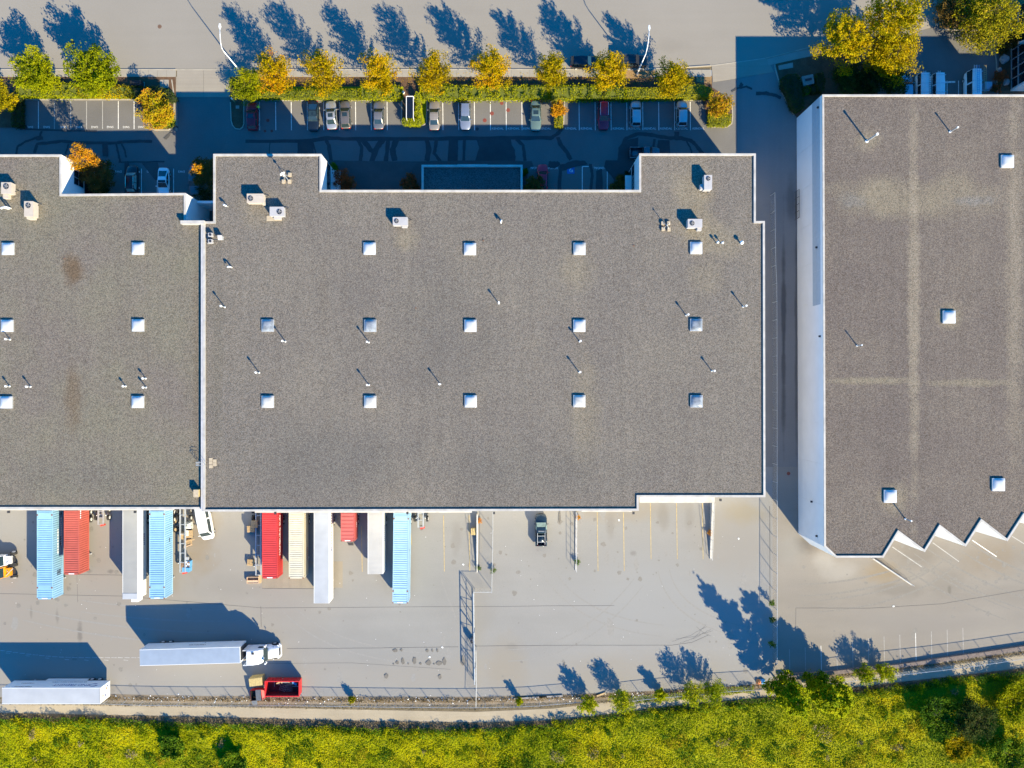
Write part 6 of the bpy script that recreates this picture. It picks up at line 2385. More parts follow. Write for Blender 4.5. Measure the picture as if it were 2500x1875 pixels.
for k, (x, y, rz) in enumerate(((-0.25, -0.35, -0.35), (0.75, -0.4, 0.05))):
    t2 = thing('wire_rack', ('wire rack leaning in the middle of the red skip', 'flat wire rack lying beside the leaning one in red skip')[k], 'wire rack', (sk[0] + x, sk[1] + y, 0.55), rz, 'scrap lying in the red skip')
    for i in range(5):
        m = MB()
        m.tube([(-0.5 + i * 0.25, -0.5, 0), (-0.5 + i * 0.25, 0.5, 0.05)], 0.03, 4)
        m.build('wire', 'scrap_metal', t2)
    for i in range(4):
        m = MB()
        m.tube([(-0.5, -0.5 + i * 0.33, 0.03), (0.5, -0.5 + i * 0.33, 0.03)], 0.03, 4)
        m.build('wire', 'scrap_metal', t2)
c = W(627, 1694, 0.8)
t = thing('front_load_bin', 'small red bin with one dark lid folded open beside the skip', 'rubbish bin', (c.x, c.y, 0.024), 0.08)
m = MB()
m.loft([[(-0.85, -0.8, 0.1), (0.85, -0.8, 0.1), (0.85, 0.75, 0.1), (-0.85, 0.75, 0.1)], [(-0.9, -0.95, 1.15), (0.95, -0.95, 1.15), (0.95, 0.85, 1.4), (-0.9, 0.85, 1.4)]], closed=True, caps=False)
m.loft([[(-0.82, -0.77, 0.12), (0.82, -0.77, 0.12), (0.82, 0.72, 0.12), (-0.82, 0.72, 0.12)], [(-0.87, -0.92, 1.15), (0.92, -0.92, 1.15), (0.92, 0.82, 1.4), (-0.87, 0.82, 1.4)]], closed=True, caps=False, mi=1)
m.box(-0.80, 0.80, -0.75, 0.70, 0.11, 0.14, 1)
m.build('body', ['skip_red', 'black_plastic'], t)
m = MB()
m.box(0.05, 0.9, -0.9, 0.9, 1.38, 1.43)
for k in range(4):
    m.box(0.15 + k * 0.2, 0.2 + k * 0.2, -0.85, 0.85, 1.43, 1.46)
m.build('lid', 'lid_grey', t)
m = MB()
m.obox((-0.45, -1.35, 0.85), (0.85, 0.95, 0.05), 0, tilt=('X', 0.35))
o = m.build('lid', 'lid_grey', t)
o['label'] = 'dark lid hanging open'
m = MB()
m.loft([[(0.95, -0.9, 0.5), (0.95, 0.8, 0.5), (0.95, 0.8, 1.3), (0.95, -0.9, 1.1)], [(1.4, -0.75, 0.45), (1.4, 0.7, 0.45), (1.35, 0.7, 1.05), (1.35, -0.75, 0.95)]], closed=True)
m.build('fork_pocket', 'skip_red', t)
c = W(624, 1665, 1.6)
t = thing('wooden_crate', 'yellowish wooden crate north of the small red bin', 'crate', (c.x, c.y, 0.024), 0.12)
for k in range(6):
    m = MB()
    m.box(-1.05 + k * 0.35, -1.05 + k * 0.35 + 0.335, -0.62, 0.62, 1.62, 1.66)
    m.build('board', 'wood_crate', t)
for s in (-1, 1):
    for k in range(4):
        m = MB()
        m.box(-1.05, 1.05, s * 0.62 - 0.02, s * 0.62 + 0.02, 0.05 + k * 0.4, 0.05 + k * 0.4 + 0.37)
        m.build('board', 'wood_crate', t)
        m = MB()
        m.box(s * 1.04 - 0.02, s * 1.04 + 0.02, -0.6, 0.6, 0.05 + k * 0.4, 0.05 + k * 0.4 + 0.37)
        m.build('board', 'wood_crate', t)

# pallets: one model, copied
PAL = None


def pallet(px, py, z, rz, label, group, mat=None, tilt=0.0):
    global PAL
    c = W(px, py, z + 0.14)
    if PAL is None:
        PAL = thing('wooden_pallet', label, 'pallet', (0, 0, 0), 0, group)
        m = MB()
        m.box(-0.07, 0.07, -0.5, 0.5, 0.022, 0.115)
        st = m.mesh('stringer', 'wood_pallet')
        for x in (-0.53, 0, 0.53):
            link('stringer', st, PAL, (x, 0, 0))
        m = MB()
        m.box(-0.6, 0.6, -0.05, 0.05, 0.117, 0.142)
        m2 = m.mesh('deck_board', 'wood_pallet')
        for k in range(7):
            link('deck_board', m2, PAL, (0, -0.45 + k * 0.15, 0))
        m = MB()
        m.box(-0.6, 0.6, -0.05, 0.05, 0, 0.02)
        m3 = m.mesh('bottom_board', 'wood_pallet')
        for k in range(3):
            link('bottom_board', m3, PAL, (0, -0.45 + k * 0.45, 0))
        o = PAL
        o.location = (c.x, c.y, z)
        o.rotation_euler = (tilt, 0, rz)
    else:
        o = copy_tree(PAL, (c.x, c.y, z), rz, label, group)
        o.rotation_euler = (tilt, 0, rz)
    return o


PG = 'wooden pallets stacked by the bright red container'
for k in range(9):
    pallet(612, 1292, 0.03 + k * 0.146, 0.05 + random.uniform(-0.03, 0.03), 'top pallet of the nearer stack by the bright red container' if k == 8 else 'pallet lower down in the nearer stack by the bright red container', PG if k < 8 else 'top pallets')
for k in range(10):
    pallet(621, 1280, 0.03 + k * 0.146, 1.57 + random.uniform(-0.03, 0.03), 'top pallet of the stack touching the chassis rail' if k == 9 else 'pallet lower down in the stack touching the chassis rail', 'wooden pallets stacked against the chassis' if k < 9 else 'top pallets')
for k in range(4):
    pallet(612, 1374, 0.03 + k * 0.146, -0.12 + random.uniform(-0.05, 0.05), 'pallet with white edges on top of the middle stack' if k == 3 else 'pallet lower down in the low middle stack', 'wooden pallets in the low middle stack' if k < 3 else 'top pallets')
c = W(617, 1417, 0.6)
t = thing('wooden_box', 'pale pink wooden box south of the pallet stacks', 'box', (c.x, c.y, 0.024), 0.02)
m = MB()
for s in (-1, 1):
    m.box(-1.0, 1.0, s * 0.5 - 0.03, s * 0.5 + 0.03, 0.0, 0.6)
    m.box(s * 0.97 - 0.03, s * 0.97 + 0.03, -0.47, 0.47, 0.0, 0.6)
m.build('side', 'wood_pale', t)
m = MB()
m.box(-0.94, 0.94, -0.47, 0.0, 0.45, 0.52)
m.build('lid', 'wood_pale', t)
c = W(633.5, 1413, 0.5)
o = MB()
o.box(-0.16, 0.16, -0.75, 0.65, 0, 0.5)
tag(o.build('timber_baulk', 'wood_pallet', None, loc=(c.x, c.y, 0.03)), 'short brown timber baulk at the end of the pink box', 'timber')
for k in range(6):
    pallet(447, 1308, 0.03 + k * 0.146, 1.5, 'brown pallet on top of the stack beside the long chassis' if k == 5 else 'pallet lower down in the stack beside the long chassis', 'wooden pallets beside the long chassis' if k < 5 else 'top pallets')
for k in range(4):
    pallet(462, 1304, 0.03 + k * 0.146, 1.62, 'pallet with white sheets on top, east of the long chassis' if k == 3 else 'pallet lower down under the white sheets', 'wooden pallets under white sheets' if k < 3 else 'top pallets')
pallet(459, 1325, 0.03, 0.1, 'lone flat pallet under loose boards beside the long chassis', 'single pallets')
c = W(455, 1302, 0.7)
o = MB()
o.box(-0.3, 0.3, -0.45, 0.45, 0, 0.05)
tag(o.build('white_sheet', 'paper_white', None, loc=(c.x, c.y, 0.62)), 'white sheet lying on the pallet east of the long chassis', 'sheet')
for k in range(5):
    c = W(458 + random.uniform(-9, 9), 1326 + random.uniform(-10, 10), 0.4)
    m = MB()
    m.box(-random.uniform(0.5, 1.1), random.uniform(0.5, 1.0), -0.06, 0.06, 0, 0.04)
    o = m.build('loose_board', random.choice(['wood_pallet', 'wood_pale']), None, loc=(c.x, c.y, 0.19 + k * 0.06))
    o.rotation_euler = (0, 0, random.uniform(0.2, 1.4))
    tag(o, ('lowest board', 'second board', 'third board', 'fourth board', 'topmost board')[k] + ' in the loose heap on the flat pallet', 'board', 'loose boards heaped on the flat pallet')
c = W(456, 1284, 0.7)
t = thing('wrapped_load', 'load under crumpled grey plastic film east of the long chassis', 'wrapped load', (c.x, c.y, 0.024), 0.1)
m = MB()
N = 14
vs, fs = [], []
for j in range(N + 1):
    for i in range(N + 1):
        u, v = i / N * 2 - 1, j / N * 2 - 1
        e = max(abs(u), abs(v))
        z = 0.75 * (1 - e ** 4) + random.uniform(-0.06, 0.06) * (1 - e ** 4)
        vs.append((u * 0.75 + random.uniform(-0.03, 0.03), v * 0.65 + random.uniform(-0.03, 0.03), max(0, z)))
m.raw(vs, [(j * (N + 1) + i, j * (N + 1) + i + 1, (j + 1) * (N + 1) + i + 1, (j + 1) * (N + 1) + i) for j in range(N) for i in range(N)])
m.build('film', 'wrap_film', t)
m = MB()
m.box(-0.2, 0.05, -0.05, 0.15, 0.7, 0.82)
m.build('green_tag', 'utility_green', t)
c = W(455, 1381, 0.9)
t = thing('shelf_rack', 'blue rack with brown panel standing on the long chassis end', 'rack', (c.x, c.y, 0.024), -0.05)
for (x0, x1, y0, y1, z0, z1, mt, nm) in ((-0.55, 0.6, -1.0, -0.3, 0.0, 1.1, 'blue_plastic', 'cabinet'), (-0.35, 0.6, -0.25, 0.75, 0.0, 0.9, 'blue_plastic', 'frame'),
                                         (-0.95, -0.4, -0.25, 0.65, 1.0, 1.06, 'scrap_brown', 'panel'), (-0.3, 0.3, 0.95, 1.45, 0.6, 1.0, 'galvanised', 'box')):
    m = MB()
    m.box(x0, x1, y0, y1, z0, z1)
    m.build(nm, mt, t)
for k in range(3):
    for s in (0, 1):
        m = MB()
        m.box(-0.25 + s * 0.45, 0.1 + s * 0.45, -0.2 + k * 0.32, 0.05 + k * 0.32, 0.9, 0.96)
        m.build('tray', 'scrap_brown' if (k + s) % 2 else 'mark_white', t)
for x, y, mt, lb in ((432, 1247, 'rim_white', 'northern loose wheel between the blue container and chassis'), (429, 1272, 'wood_pallet', 'middle loose wheel between the blue container and chassis'),
                     (429, 1293, 'wood_pallet', 'southern loose wheel between the blue container and chassis')):
    c = W(x, y, 0.3)
    m = MB()
    m.tube([(0, 0, 0), (0, 0, 0.28)], 0.5, 16)
    o = m.build('truck_tyre', 'tyre', None, loc=(c.x, c.y, 0.03))
    tag(o, lb, 'wheel', 'loose wheels by the long chassis')
    m = MB()
    m.tube([(0, 0, 0.28), (0, 0, 0.3)], 0.25, 12)
    m.build('rim', mt, o)
c = W(1156, 1298, 0.5)
t = thing('carton', 'tan carton box beside the white topped ramp wall', 'box', (c.x, c.y, 0.03))
m = MB()
m.box(-0.42, 0.42, -0.55, 0.55, 0, 0.6)
m.build('body', 'wood_crate', t)
m = MB()
m.box(-0.43, 0.43, -0.04, 0.04, 0.6, 0.606)
m.build('tape', 'wood_pallet', t)
c = W(855, 1328, 0.9)
t = thing('dock_step', 'dark steel step frame behind the short faded red container', 'steps', (c.x, c.y, 0.024))
m = MB()
for k in range(3):
    m.box(-0.4, 0.4, -0.35 + k * 0.22, -0.22 + k * 0.22, 0.3 + k * 0.3, 0.34 + k * 0.3)
for s in (-1, 1):
    m.tube([(s * 0.42, -0.4, 0), (s * 0.42, 0.3, 1.0)], 0.03, 5)
m.build('frame', 'dark_steel', t)
for x, y, mt, nm, lb in ((1862, 1664, 'blue_cloth', 'tarpaulin', 'crumpled blue tarpaulin in the litter west of the tall green tree'), (1853, 1665, 'orange_cloth', 'bag', 'orange bag touching the blue tarpaulin')):
    c = W(x, y, 0.2)
    m = MB()
    vs = []
    N = 7
    for j in range(N + 1):
        for i in range(N + 1):
            u, v = i / N * 2 - 1, j / N * 2 - 1
            e = max(abs(u), abs(v))
            vs.append((u * 0.42 + random.uniform(-.05, .05), v * 0.4 + random.uniform(-.05, .05), 0.5 * (1 - e ** 3) * random.uniform(0.6, 1.1)))
    m.raw(vs, [(j * (N + 1) + i, j * (N + 1) + i + 1, (j + 1) * (N + 1) + i + 1, (j + 1) * (N + 1) + i) for j in range(N) for i in range(N)])
    tag(m.build(nm, mt, None, loc=(c.x, c.y, 0.04)), lb, nm)
# scattered scraps of paper: litter nobody would count
m = MB()
for k in range(260):
    x = random.uniform(240, 1860)
    f = np.interp(x, [240, 800, 1160, 1400, 1600, 1860], [1704, 1710, 1711, 1703, 1693, 1675])
    if random.random() < 0.55 and (500 < x < 760 or 1050 < x < 1250):
        pass
    c = W(x, f + random.gauss(0, 5))
    s = random.uniform(0.06, 0.22)
    m.obox((c.x, c.y, 0.06), (s, s * random.uniform(0.4, 1), 0.03), random.uniform(0, 3), tilt=('X', random.uniform(-0.5, 0.5)))
o = m.build('litter', 'paper_white')
tag(o, 'scraps of paper and plastic strewn along the fence foot', 'litter', kind='stuff')
m = MB()
for k in range(120):
    x, y = random.uniform(20, 1850), random.uniform(1300, 1690)
    c = W(x, y)
    s = random.uniform(0.04, 0.11)
    m.obox((c.x, c.y, 0.05), (s, s * 0.7, 0.015), random.uniform(0, 3))
for x, y in ((1049, 1604), (1080, 1580), (1131, 1378), (1511, 1270), (2181, 1480), (1803, 1315), (2069, 1350)):
    c = W(x, y)
    m.obox((c.x, c.y, 0.06), (0.22, 0.3, 0.03), random.uniform(0, 3))
o = m.build('litter', 'paper_white')
tag(o, 'small white scraps scattered over the open yard', 'litter', kind='stuff')
for x, y, rz, L_, lb in ((1295, 1703, 0.07, 5.5, 'long grey board lying in the weeds west of the first green shrub'), (1345, 1700, 0.05, 4.0, 'shorter grey board lying in the weeds'),
                         (1468, 1695, 0.35, 1.6, 'tan plank end propped up in the weeds')):
    c = W(x, y, 0.1)
    m = MB()
    m.box(-L_ / 2, L_ / 2, -0.12, 0.12, 0, 0.08)
    o = m.build('plank', 'scrap_metal' if L_ > 2 else 'wood_pallet', None, loc=(c.x, c.y, 0.12))
    o.rotation_euler = (0, 0, rz)
    tag(o, lb, 'plank', 'planks lying along the fence foot')

# ------------------------------------------------------------------ street lamps, shelter, utilities


def street_lamp(label, px, py, z=9.0, arm=2.8, side=0.0):
    c = W(px, py)
    t = thing('street_lamp', label, 'street lamp', (c.x, c.y, 0.1), 0, 'pale street lamps with curved arms')
    m = MB()
    m.tube([(0, 0, 0), (0, 0, 0.5), (0, 0, z - 1.4)], [0.15, 0.11, 0.07], 8)
    m.build('pole', 'white_paint', t, smooth=True)
    m = MB()
    m.tube([(0, 0, 0), (0, 0, 0.25)], 0.24, 8)
    m.build('base', 'concrete', t)
    m = MB()
    m.tube([(0, 0, z - 1.4), (0, arm * 0.06, z - 0.8), (side * 0.3, arm * 0.25, z - 0.35), (side * 0.7, arm * 0.6, z - 0.1), (side, arm, z)], 0.06, 8)
    m.build('arm', 'white_paint', t, smooth=True)
    m = MB()
    m.loft([[(side - 0.07, arm - 0.1, z - 0.06), (side + 0.07, arm - 0.1, z - 0.06), (side + 0.07, arm - 0.1, z + 0.08), (side - 0.07, arm - 0.1, z + 0.08)],
            [(side - 0.19, arm + 0.3, z - 0.1), (side + 0.19, arm + 0.3, z - 0.1), (side + 0.16, arm + 0.3, z + 0.1), (side - 0.16, arm + 0.3, z + 0.1)],
            [(side - 0.12, arm + 0.75, z - 0.05), (side + 0.12, arm + 0.75, z - 0.05), (side + 0.1, arm + 0.75, z + 0.05), (side - 0.1, arm + 0.75, z + 0.05)]], closed=True)
    m.build('lamp_head', 'white_paint', t)


street_lamp('street lamp beside the lime green bush, arm reaching over the road', 589, 177)
street_lamp('street lamp beside the black off roader, arm reaching over the road', 1555, 182, 8.8, 3.0, 0.25)

c0 = W(1001, 263, 2.2)
t = thing('covered_shelter', 'narrow dark glossy roofed shelter with white frame among clipped shrubs', 'shelter', (c0.x, c0.y, 0.1))
Lq, Wq, Hq = 3.6, 1.15, 2.25
m = MB()
for sx in (-1, 1):
    for sy in (-1, 1):
        m.tube([(sx * Wq / 2, sy * Lq / 2, 0), (sx * Wq / 2, sy * Lq / 2, Hq)], 0.045, 6)
for sx in (-1, 1):
    m.box(sx * Wq / 2 - 0.05, sx * Wq / 2 + 0.05, -Lq / 2, Lq / 2, Hq, Hq + 0.07)
m.box(-Wq / 2 + 0.06, Wq / 2 - 0.06, Lq / 2 - 0.06, Lq / 2 + 0.05, Hq, Hq + 0.07)
m.build('frame', 'white_paint', t)
for k in range(3):
    m = MB()
    m.box(-Wq / 2 + 0.05, Wq / 2 - 0.05, -Lq / 2 + 0.05 + k * 1.18, -Lq / 2 + 1.2 + k * 1.18, Hq - 0.03, Hq + 0.0)
    m.build('roof_panel', 'black_gloss', t)
for k in range(3):
    m = MB()
    m.box(-Wq / 2 - 0.02, -Wq / 2 + 0.0, -Lq / 2 + 0.08 + k * 1.18, -Lq / 2 + 1.15 + k * 1.18, 0.25, Hq - 0.1)
    m.build('side_panel', 'black_gloss', t)
c = W(984, 223, 1.0)
t = thing('hydrant', 'small pale blue hydrant in the shade north of the shelter', 'hydrant', (c.x, c.y, 0.1))
m = MB()
m.tube([(0, 0, 0), (0, 0, 0.55), (0, 0, 0.75), (0, 0, 0.85)], [0.12, 0.13, 0.16, 0.05], 10)
m.build('barrel', 'white_paint', t)
m = MB()
m.tube([(-0.25, 0, 0.5), (0.25, 0, 0.5)], 0.07, 8)
m.build('outlet', 'white_paint', t)


def cabinet(label, px, py, w, d, h, rz, mat, name='utility_cabinet', z=0.08):
    c = W(px, py, h)
    t = thing(name, label, 'utility box', (c.x, c.y, z), rz)
    m = MB()
    m.loft([[(-w / 2, -d / 2, 0), (w / 2, -d / 2, 0), (w / 2, d / 2, 0), (-w / 2, d / 2, 0)], [(-w / 2, -d / 2, h - 0.15), (w / 2, -d / 2, h - 0.15), (w / 2, d / 2, h), (-w / 2, d / 2, h)]], closed=True)
    m.build('housing', mat, t)
    m = MB()
    m.box(-w * 0.25, w * 0.3, -d * 0.1, d * 0.14, h - 0.08, h + 0.04)
    m.build('vent_hood', 'dark_steel', t)
    m = MB()
    m.box(-w / 2 - 0.15, w / 2 + 0.15, -d / 2 - 0.15, d / 2 + 0.15, -0.05, 0.06)
    m.build('plinth', 'concrete', t)
    return t


cabinet('grey green transformer box between clipped shrubs north of the long side wall', 1973, 195, 1.9, 1.5, 1.4, 0.22, 'utility_green')
cabinet('long black cabinet in the shade beside the pavement', 331, 202, 1.8, 0.8, 1.1, 0.0, 'black_plastic')
c = W(2410, 211, 0.5)
m = MB()
m.box(-0.55, 0.55, -0.6, 0.6, 0, 0.8)
o = m.build('tool_chest', 'blue_plastic', None, loc=(c.x, c.y, 0.02))
tag(o, 'pale blue chest standing east of the van with yellow ladder', 'chest')
m = MB()
m.box(-0.58, 0.58, -0.63, 0.63, 0.8, 0.86)
m.build('lid', 'trailer_roof_blue', o)
for i, (x, y, s, lb) in enumerate(((2450, 146, 0.75, 'largest grey boulder by the office glass'), (2454, 202, 0.6, 'grey boulder south of the largest one by the office'), (2438, 172, 0.4, 'smallest boulder in the bed by the office'))):
    c = W(x, y)
    bm = bmesh.new()
    bmesh.ops.create_icosphere(bm, subdivisions=3, radius=s)
    for v in bm.verts:
        v.co *= 1 + 0.22 * math.sin(v.co.x * 5 + i) * math.cos(v.co.y * 4) + random.uniform(-0.05, 0.05)
        v.co.z *= 0.7
    me = bpy.data.meshes.new('boulder')
    bm.to_mesh(me)
    bm.free()
    me.materials.append(M('rock'))
    tag(link('boulder', me, None, (c.x, c.y, 0.25)), lb, 'boulder', 'boulders by the office')
c = W(570, 245, 0.8)
t = thing('marker_post', 'leaning white and yellow marker post at the tip of the shaded island', 'marker post', (c.x, c.y, 0.1), 0.6)
m = MB()
m.tube([(0, 0, 0), (-0.05, 0.25, 0.7)], 0.09, 6)
m.build('post', 'line_yellow', t)
m = MB()
m.tube([(-0.05, 0.25, 0.7), (-0.08, 0.36, 1.0)], 0.13, 6)
m.build('cap', 'white_paint', t)

# ------------------------------------------------------------------ the person beside the dark red car


def skinned(verts, edges, radii, levels=2):
    me = bpy.data.meshes.new('skin_cage')
    me.from_pydata(verts, edges, [])
    ob = bpy.data.objects.new('skin_cage', me)
    COL.objects.link(ob)
    sk_ = ob.modifiers.new('skin', 'SKIN')
    sub = ob.modifiers.new('sub', 'SUBSURF')
    sub.levels = levels
    for i, r in enumerate(radii):
        v = me.skin_vertices[0].data[i]
        v.radius = r if isinstance(r, tuple) else (r, r)
        v.use_root = (i == 0)
    dg = bpy.context.evaluated_depsgraph_get()
    out = bpy.data.meshes.new_from_object(ob.evaluated_get(dg))
    bpy.data.objects.remove(ob)
    out.polygons.foreach_set('use_smooth', [True] * len(out.polygons))
    return out


c = W(632, 262, 1.0)
PR = thing('person', 'person in yellow high visibility vest leaning towards the dark red car', 'person', (c.x, c.y, 0.03), 1.0)
# faces local +y; bends forward a little, both arms reaching ahead
V = [(0, 0, 0.98), (0, 0.03, 1.15), (0, 0.09, 1.36), (0, 0.13, 1.48), (0, 0.17, 1.56),
     (-0.10, 0, 0.90), (-0.11, 0.03, 0.50), (-0.12, -0.03, 0.09), (-0.13, 0.12, 0.04),
     (0.10, 0, 0.90), (0.11, 0.05, 0.50), (0.12, 0.02, 0.09), (0.13, 0.17, 0.04),
     (-0.19, 0.10, 1.42), (-0.29, 0.18, 1.18), (-0.20, 0.42, 1.10), (-0.17, 0.50, 1.10),
     (0.19, 0.10, 1.42), (0.29, 0.20, 1.19), (0.19, 0.44, 1.14), (0.16, 0.52, 1.14)]
E = [(0, 1), (1, 2), (2, 3), (3, 4), (0, 5), (5, 6), (6, 7), (7, 8), (0, 9), (9, 10), (10, 11), (11, 12), (2, 13), (13, 14), (14, 15), (15, 16), (2, 17), (17, 18), (18, 19), (19, 20)]
RD = [(0.15, 0.11), (0.14, 0.10), (0.17, 0.11), 0.065, 0.058, 0.088, 0.062, 0.045, 0.04, 0.088, 0.062, 0.045, 0.04, 0.062, 0.046, 0.034, 0.03, 0.062, 0.046, 0.034, 0.03]
me = skinned(V, E, RD)
me.materials.append(M('trousers'))
link('body', me, PR)
bm = bmesh.new()
bmesh.ops.create_uvsphere(bm, u_segments=16, v_segments=12, radius=0.105)
for v in bm.verts:
    v.co.z *= 1.22
    v.co.x *= 0.86
    if v.co.y > 0.085 and abs(v.co.x) < 0.03 and -0.04 < v.co.z < 0.02:
        v.co.y += 0.022
me = bpy.data.meshes.new('head')
bm.to_mesh(me)
bm.free()
me.materials.append(M('skin'))
hd = link('head', me, PR, (0, 0.215, 1.66))
hd.rotation_euler = (-0.35, 0, 0)
for sx in (-1, 1):
    m = MB()
    m.obox((sx * 0.035, 0.097, 0.01), (0.022, 0.014, 0.012))
    m.build('eye', 'mark_dark', hd)
    m = MB()
    m.obox((sx * 0.094, 0.0, 0.0), (0.018, 0.04, 0.06))
    m.build('ear', 'skin', hd)
m = MB()
m.obox((0, 0.093, -0.055), (0.05, 0.012, 0.012))
m.build('mouth', 'iron_red', hd)
m = MB()
rings = []
for k in range(6):
    a = k / 5 * 1.45
    r = 0.113 * math.sin(a) + 0.002
    rings.append([(r * 0.9 * math.cos(b), r * math.sin(b) - 0.012, 0.132 * math.cos(a) + 0.006) for b in (2 * math.pi * i / 14 for i in range(14))])
m.loft(rings, closed=True)
m.build('hair', 'hair_dark', hd, smooth=True)
m = MB()
rings = []
for (z, y, hx, hy) in ((0.92, -0.005, 0.185, 0.145), (1.1, 0.02, 0.185, 0.145), (1.28, 0.065, 0.205, 0.15), (1.40, 0.10, 0.21, 0.135), (1.47, 0.12, 0.15, 0.10)):
    rings.append([(hx * math.cos(b), y + hy * math.sin(b), z) for b in (2 * math.pi * i / 18 for i in range(18))])
m.loft(rings, closed=True, caps=False)
vs_ = m.build('vest', 'hi_vis', PR, smooth=True)
m = MB()
for z, y, hx, hy in ((1.0, 0.005, 0.19, 0.152), (1.2, 0.045, 0.2, 0.155)):
    m.loft([[((hx + e) * math.cos(b), y + (hy + e) * math.sin(b), z + dz) for b in (2 * math.pi * i / 18 for i in range(18))] for dz, e in ((0, 0.004), (0.05, 0.006))], closed=True, caps=False)
m.build('reflective_band', 'reflective', vs_)
for sx in (-1, 1):
    m = MB()
    m.loft([[((0.21 + 0.0) * sx - 0.0 + 0.075 * math.cos(b) - 0.02 * sx, 0.10 + 0.075 * math.sin(b), z) for b in (2 * math.pi * i / 10 for i in range(10))] for z in (1.36, 1.45)], closed=True)
    m.build('sleeve', 'hi_vis', vs_)
    # hands: palm, four fingers, thumb
    hx, hy, hz = (-0.17, 0.52, 1.10) if sx < 0 else (0.16, 0.54, 1.14)
    Vh = [(hx, hy - 0.02, hz), (hx, hy + 0.05, hz - 0.005)]
    Eh, Rh = [(0, 1)], [(0.032, 0.018), (0.04, 0.016)]
    for f, (dx, ln) in enumerate(((-0.03, 0.06), (-0.01, 0.075), (0.01, 0.07), (0.03, 0.052))):
        i = len(Vh)
        Vh += [(hx + dx, hy + 0.06, hz - 0.006), (hx + dx * 1.1, hy + 0.06 + ln * 0.6, hz - 0.012), (hx + dx * 1.1, hy + 0.06 + ln, hz - 0.035)]
        Eh += [(1, i), (i, i + 1), (i + 1, i + 2)]
        Rh += [0.0095, 0.0085, 0.0075]
    i = len(Vh)
    Vh += [(hx - sx * 0.045, hy + 0.02, hz - 0.01), (hx - sx * 0.06, hy + 0.06, hz - 0.02)]
    Eh += [(0, i), (i, i + 1)]
    Rh += [0.012, 0.009]
    mh = skinned(Vh, Eh, Rh, 1)
    mh.materials.append(M('skin'))
    link('hand', mh, PR)

# ------------------------------------------------------------------ trees, hedges, shrubs


def tree_meshes(h, r, z0, nb, npb, size, mat, seed, rise=0.55, prof='cone', trunk_r=0.13, up=0.8, spread=0.16, seg=3):
    """Leaf mesh and wood mesh of one tree: limbs spiral up the trunk, leaves sit in sprays along each limb."""
    rng = np.random.default_rng(seed)
    C = []
    wood = MB()
    lean = rng.normal(0, 0.02, 2)
    wood.tube([(0, 0, 0), (lean[0] * h * 0.5, lean[1] * h * 0.5, h * 0.5), (lean[0] * h, lean[1] * h, h * 0.93)], [trunk_r, trunk_r * 0.62, 0.025], 7)
    for i in range(nb):
        u = (i + rng.uniform(0, 1)) / nb
        u = u ** 0.85
        z = z0 + (h - z0) * u * 0.93
        if prof == 'cone':
            R_ = r * ((1 - u) ** 0.72) * (0.35 + 0.65 * min(1, u / 0.12)) + 0.25
        elif prof == 'round':
            R_ = r * math.sqrt(max(0.03, 1 - (2 * u - 0.85) ** 2 / 1.4))
        else:
            R_ = r * (max(0.05, 1 - u ** 2.2) ** 0.6)
        R_ *= rng.uniform(0.55, 1.22)
        a = i * 2.39996 + rng.normal(0, 0.35)
        rz = R_ * rise * rng.uniform(0.7, 1.3)
        p0 = np.array([lean[0] * z, lean[1] * z, z])
        d = np.array([math.cos(a) * R_, math.sin(a) * R_, rz])
        bend = rng.normal(0, 0.10, 3) * R_
        mid = p0 + d * 0.55 + bend
        end = p0 + d
        if R_ > 0.8:
            wood.tube([p0, mid, end], [max(0.02, trunk_r * 0.33 * (1 - u * 0.6)), 0.02, 0.008], 4, caps=False)
        k = max(10, int(1.7 * npb * (R_ / r) ** 1.3))
        t = rng.uniform(0.12, 1.04, k) ** 0.75
        q = ((1 - t) ** 2)[:, None] * p0 + (2 * t * (1 - t))[:, None] * mid + (t ** 2)[:, None] * end
        side = np.array([-math.sin(a), math.cos(a), 0.0])
        fan = (rng.normal(0, 1, k) * (0.10 + spread * (1.15 - t)) * R_ * 0.95)[:, None] * side
        q = q + fan + rng.normal(0, 1, (k, 3)) * np.array([0.08, 0.08, 0.10]) * (0.6 + R_ * 0.22)
        C.append(q)
    top = np.array([lean[0] * h, lean[1] * h, h]) + rng.normal(0, 0.16, (24, 3)) * np.array([1, 1, 2.2]) - np.array([0, 0, 0.3])
    C.append(top)
    C = np.concatenate(C)
    C[:, 2] = np.maximum(C[:, 2], 0.25)
    lv = leaves(C, size * 0.80, rng, up=up)
    return fast_quads('crown', lv, mat), wood.mesh('trunk', 'bark')


def put_tree(name, meshes, label, cat, px, py, zc=3.5, rz=0.0, s=1.0, group=None, sz=None, z=0.09):
    c = W(px, py, zc)
    t = thing(name, label, cat, (c.x, c.y, z), rz, group)
    t.scale = (s, s, sz or s)
    link('crown', meshes[0], t)
    link('trunk', meshes[1], t)
    return t


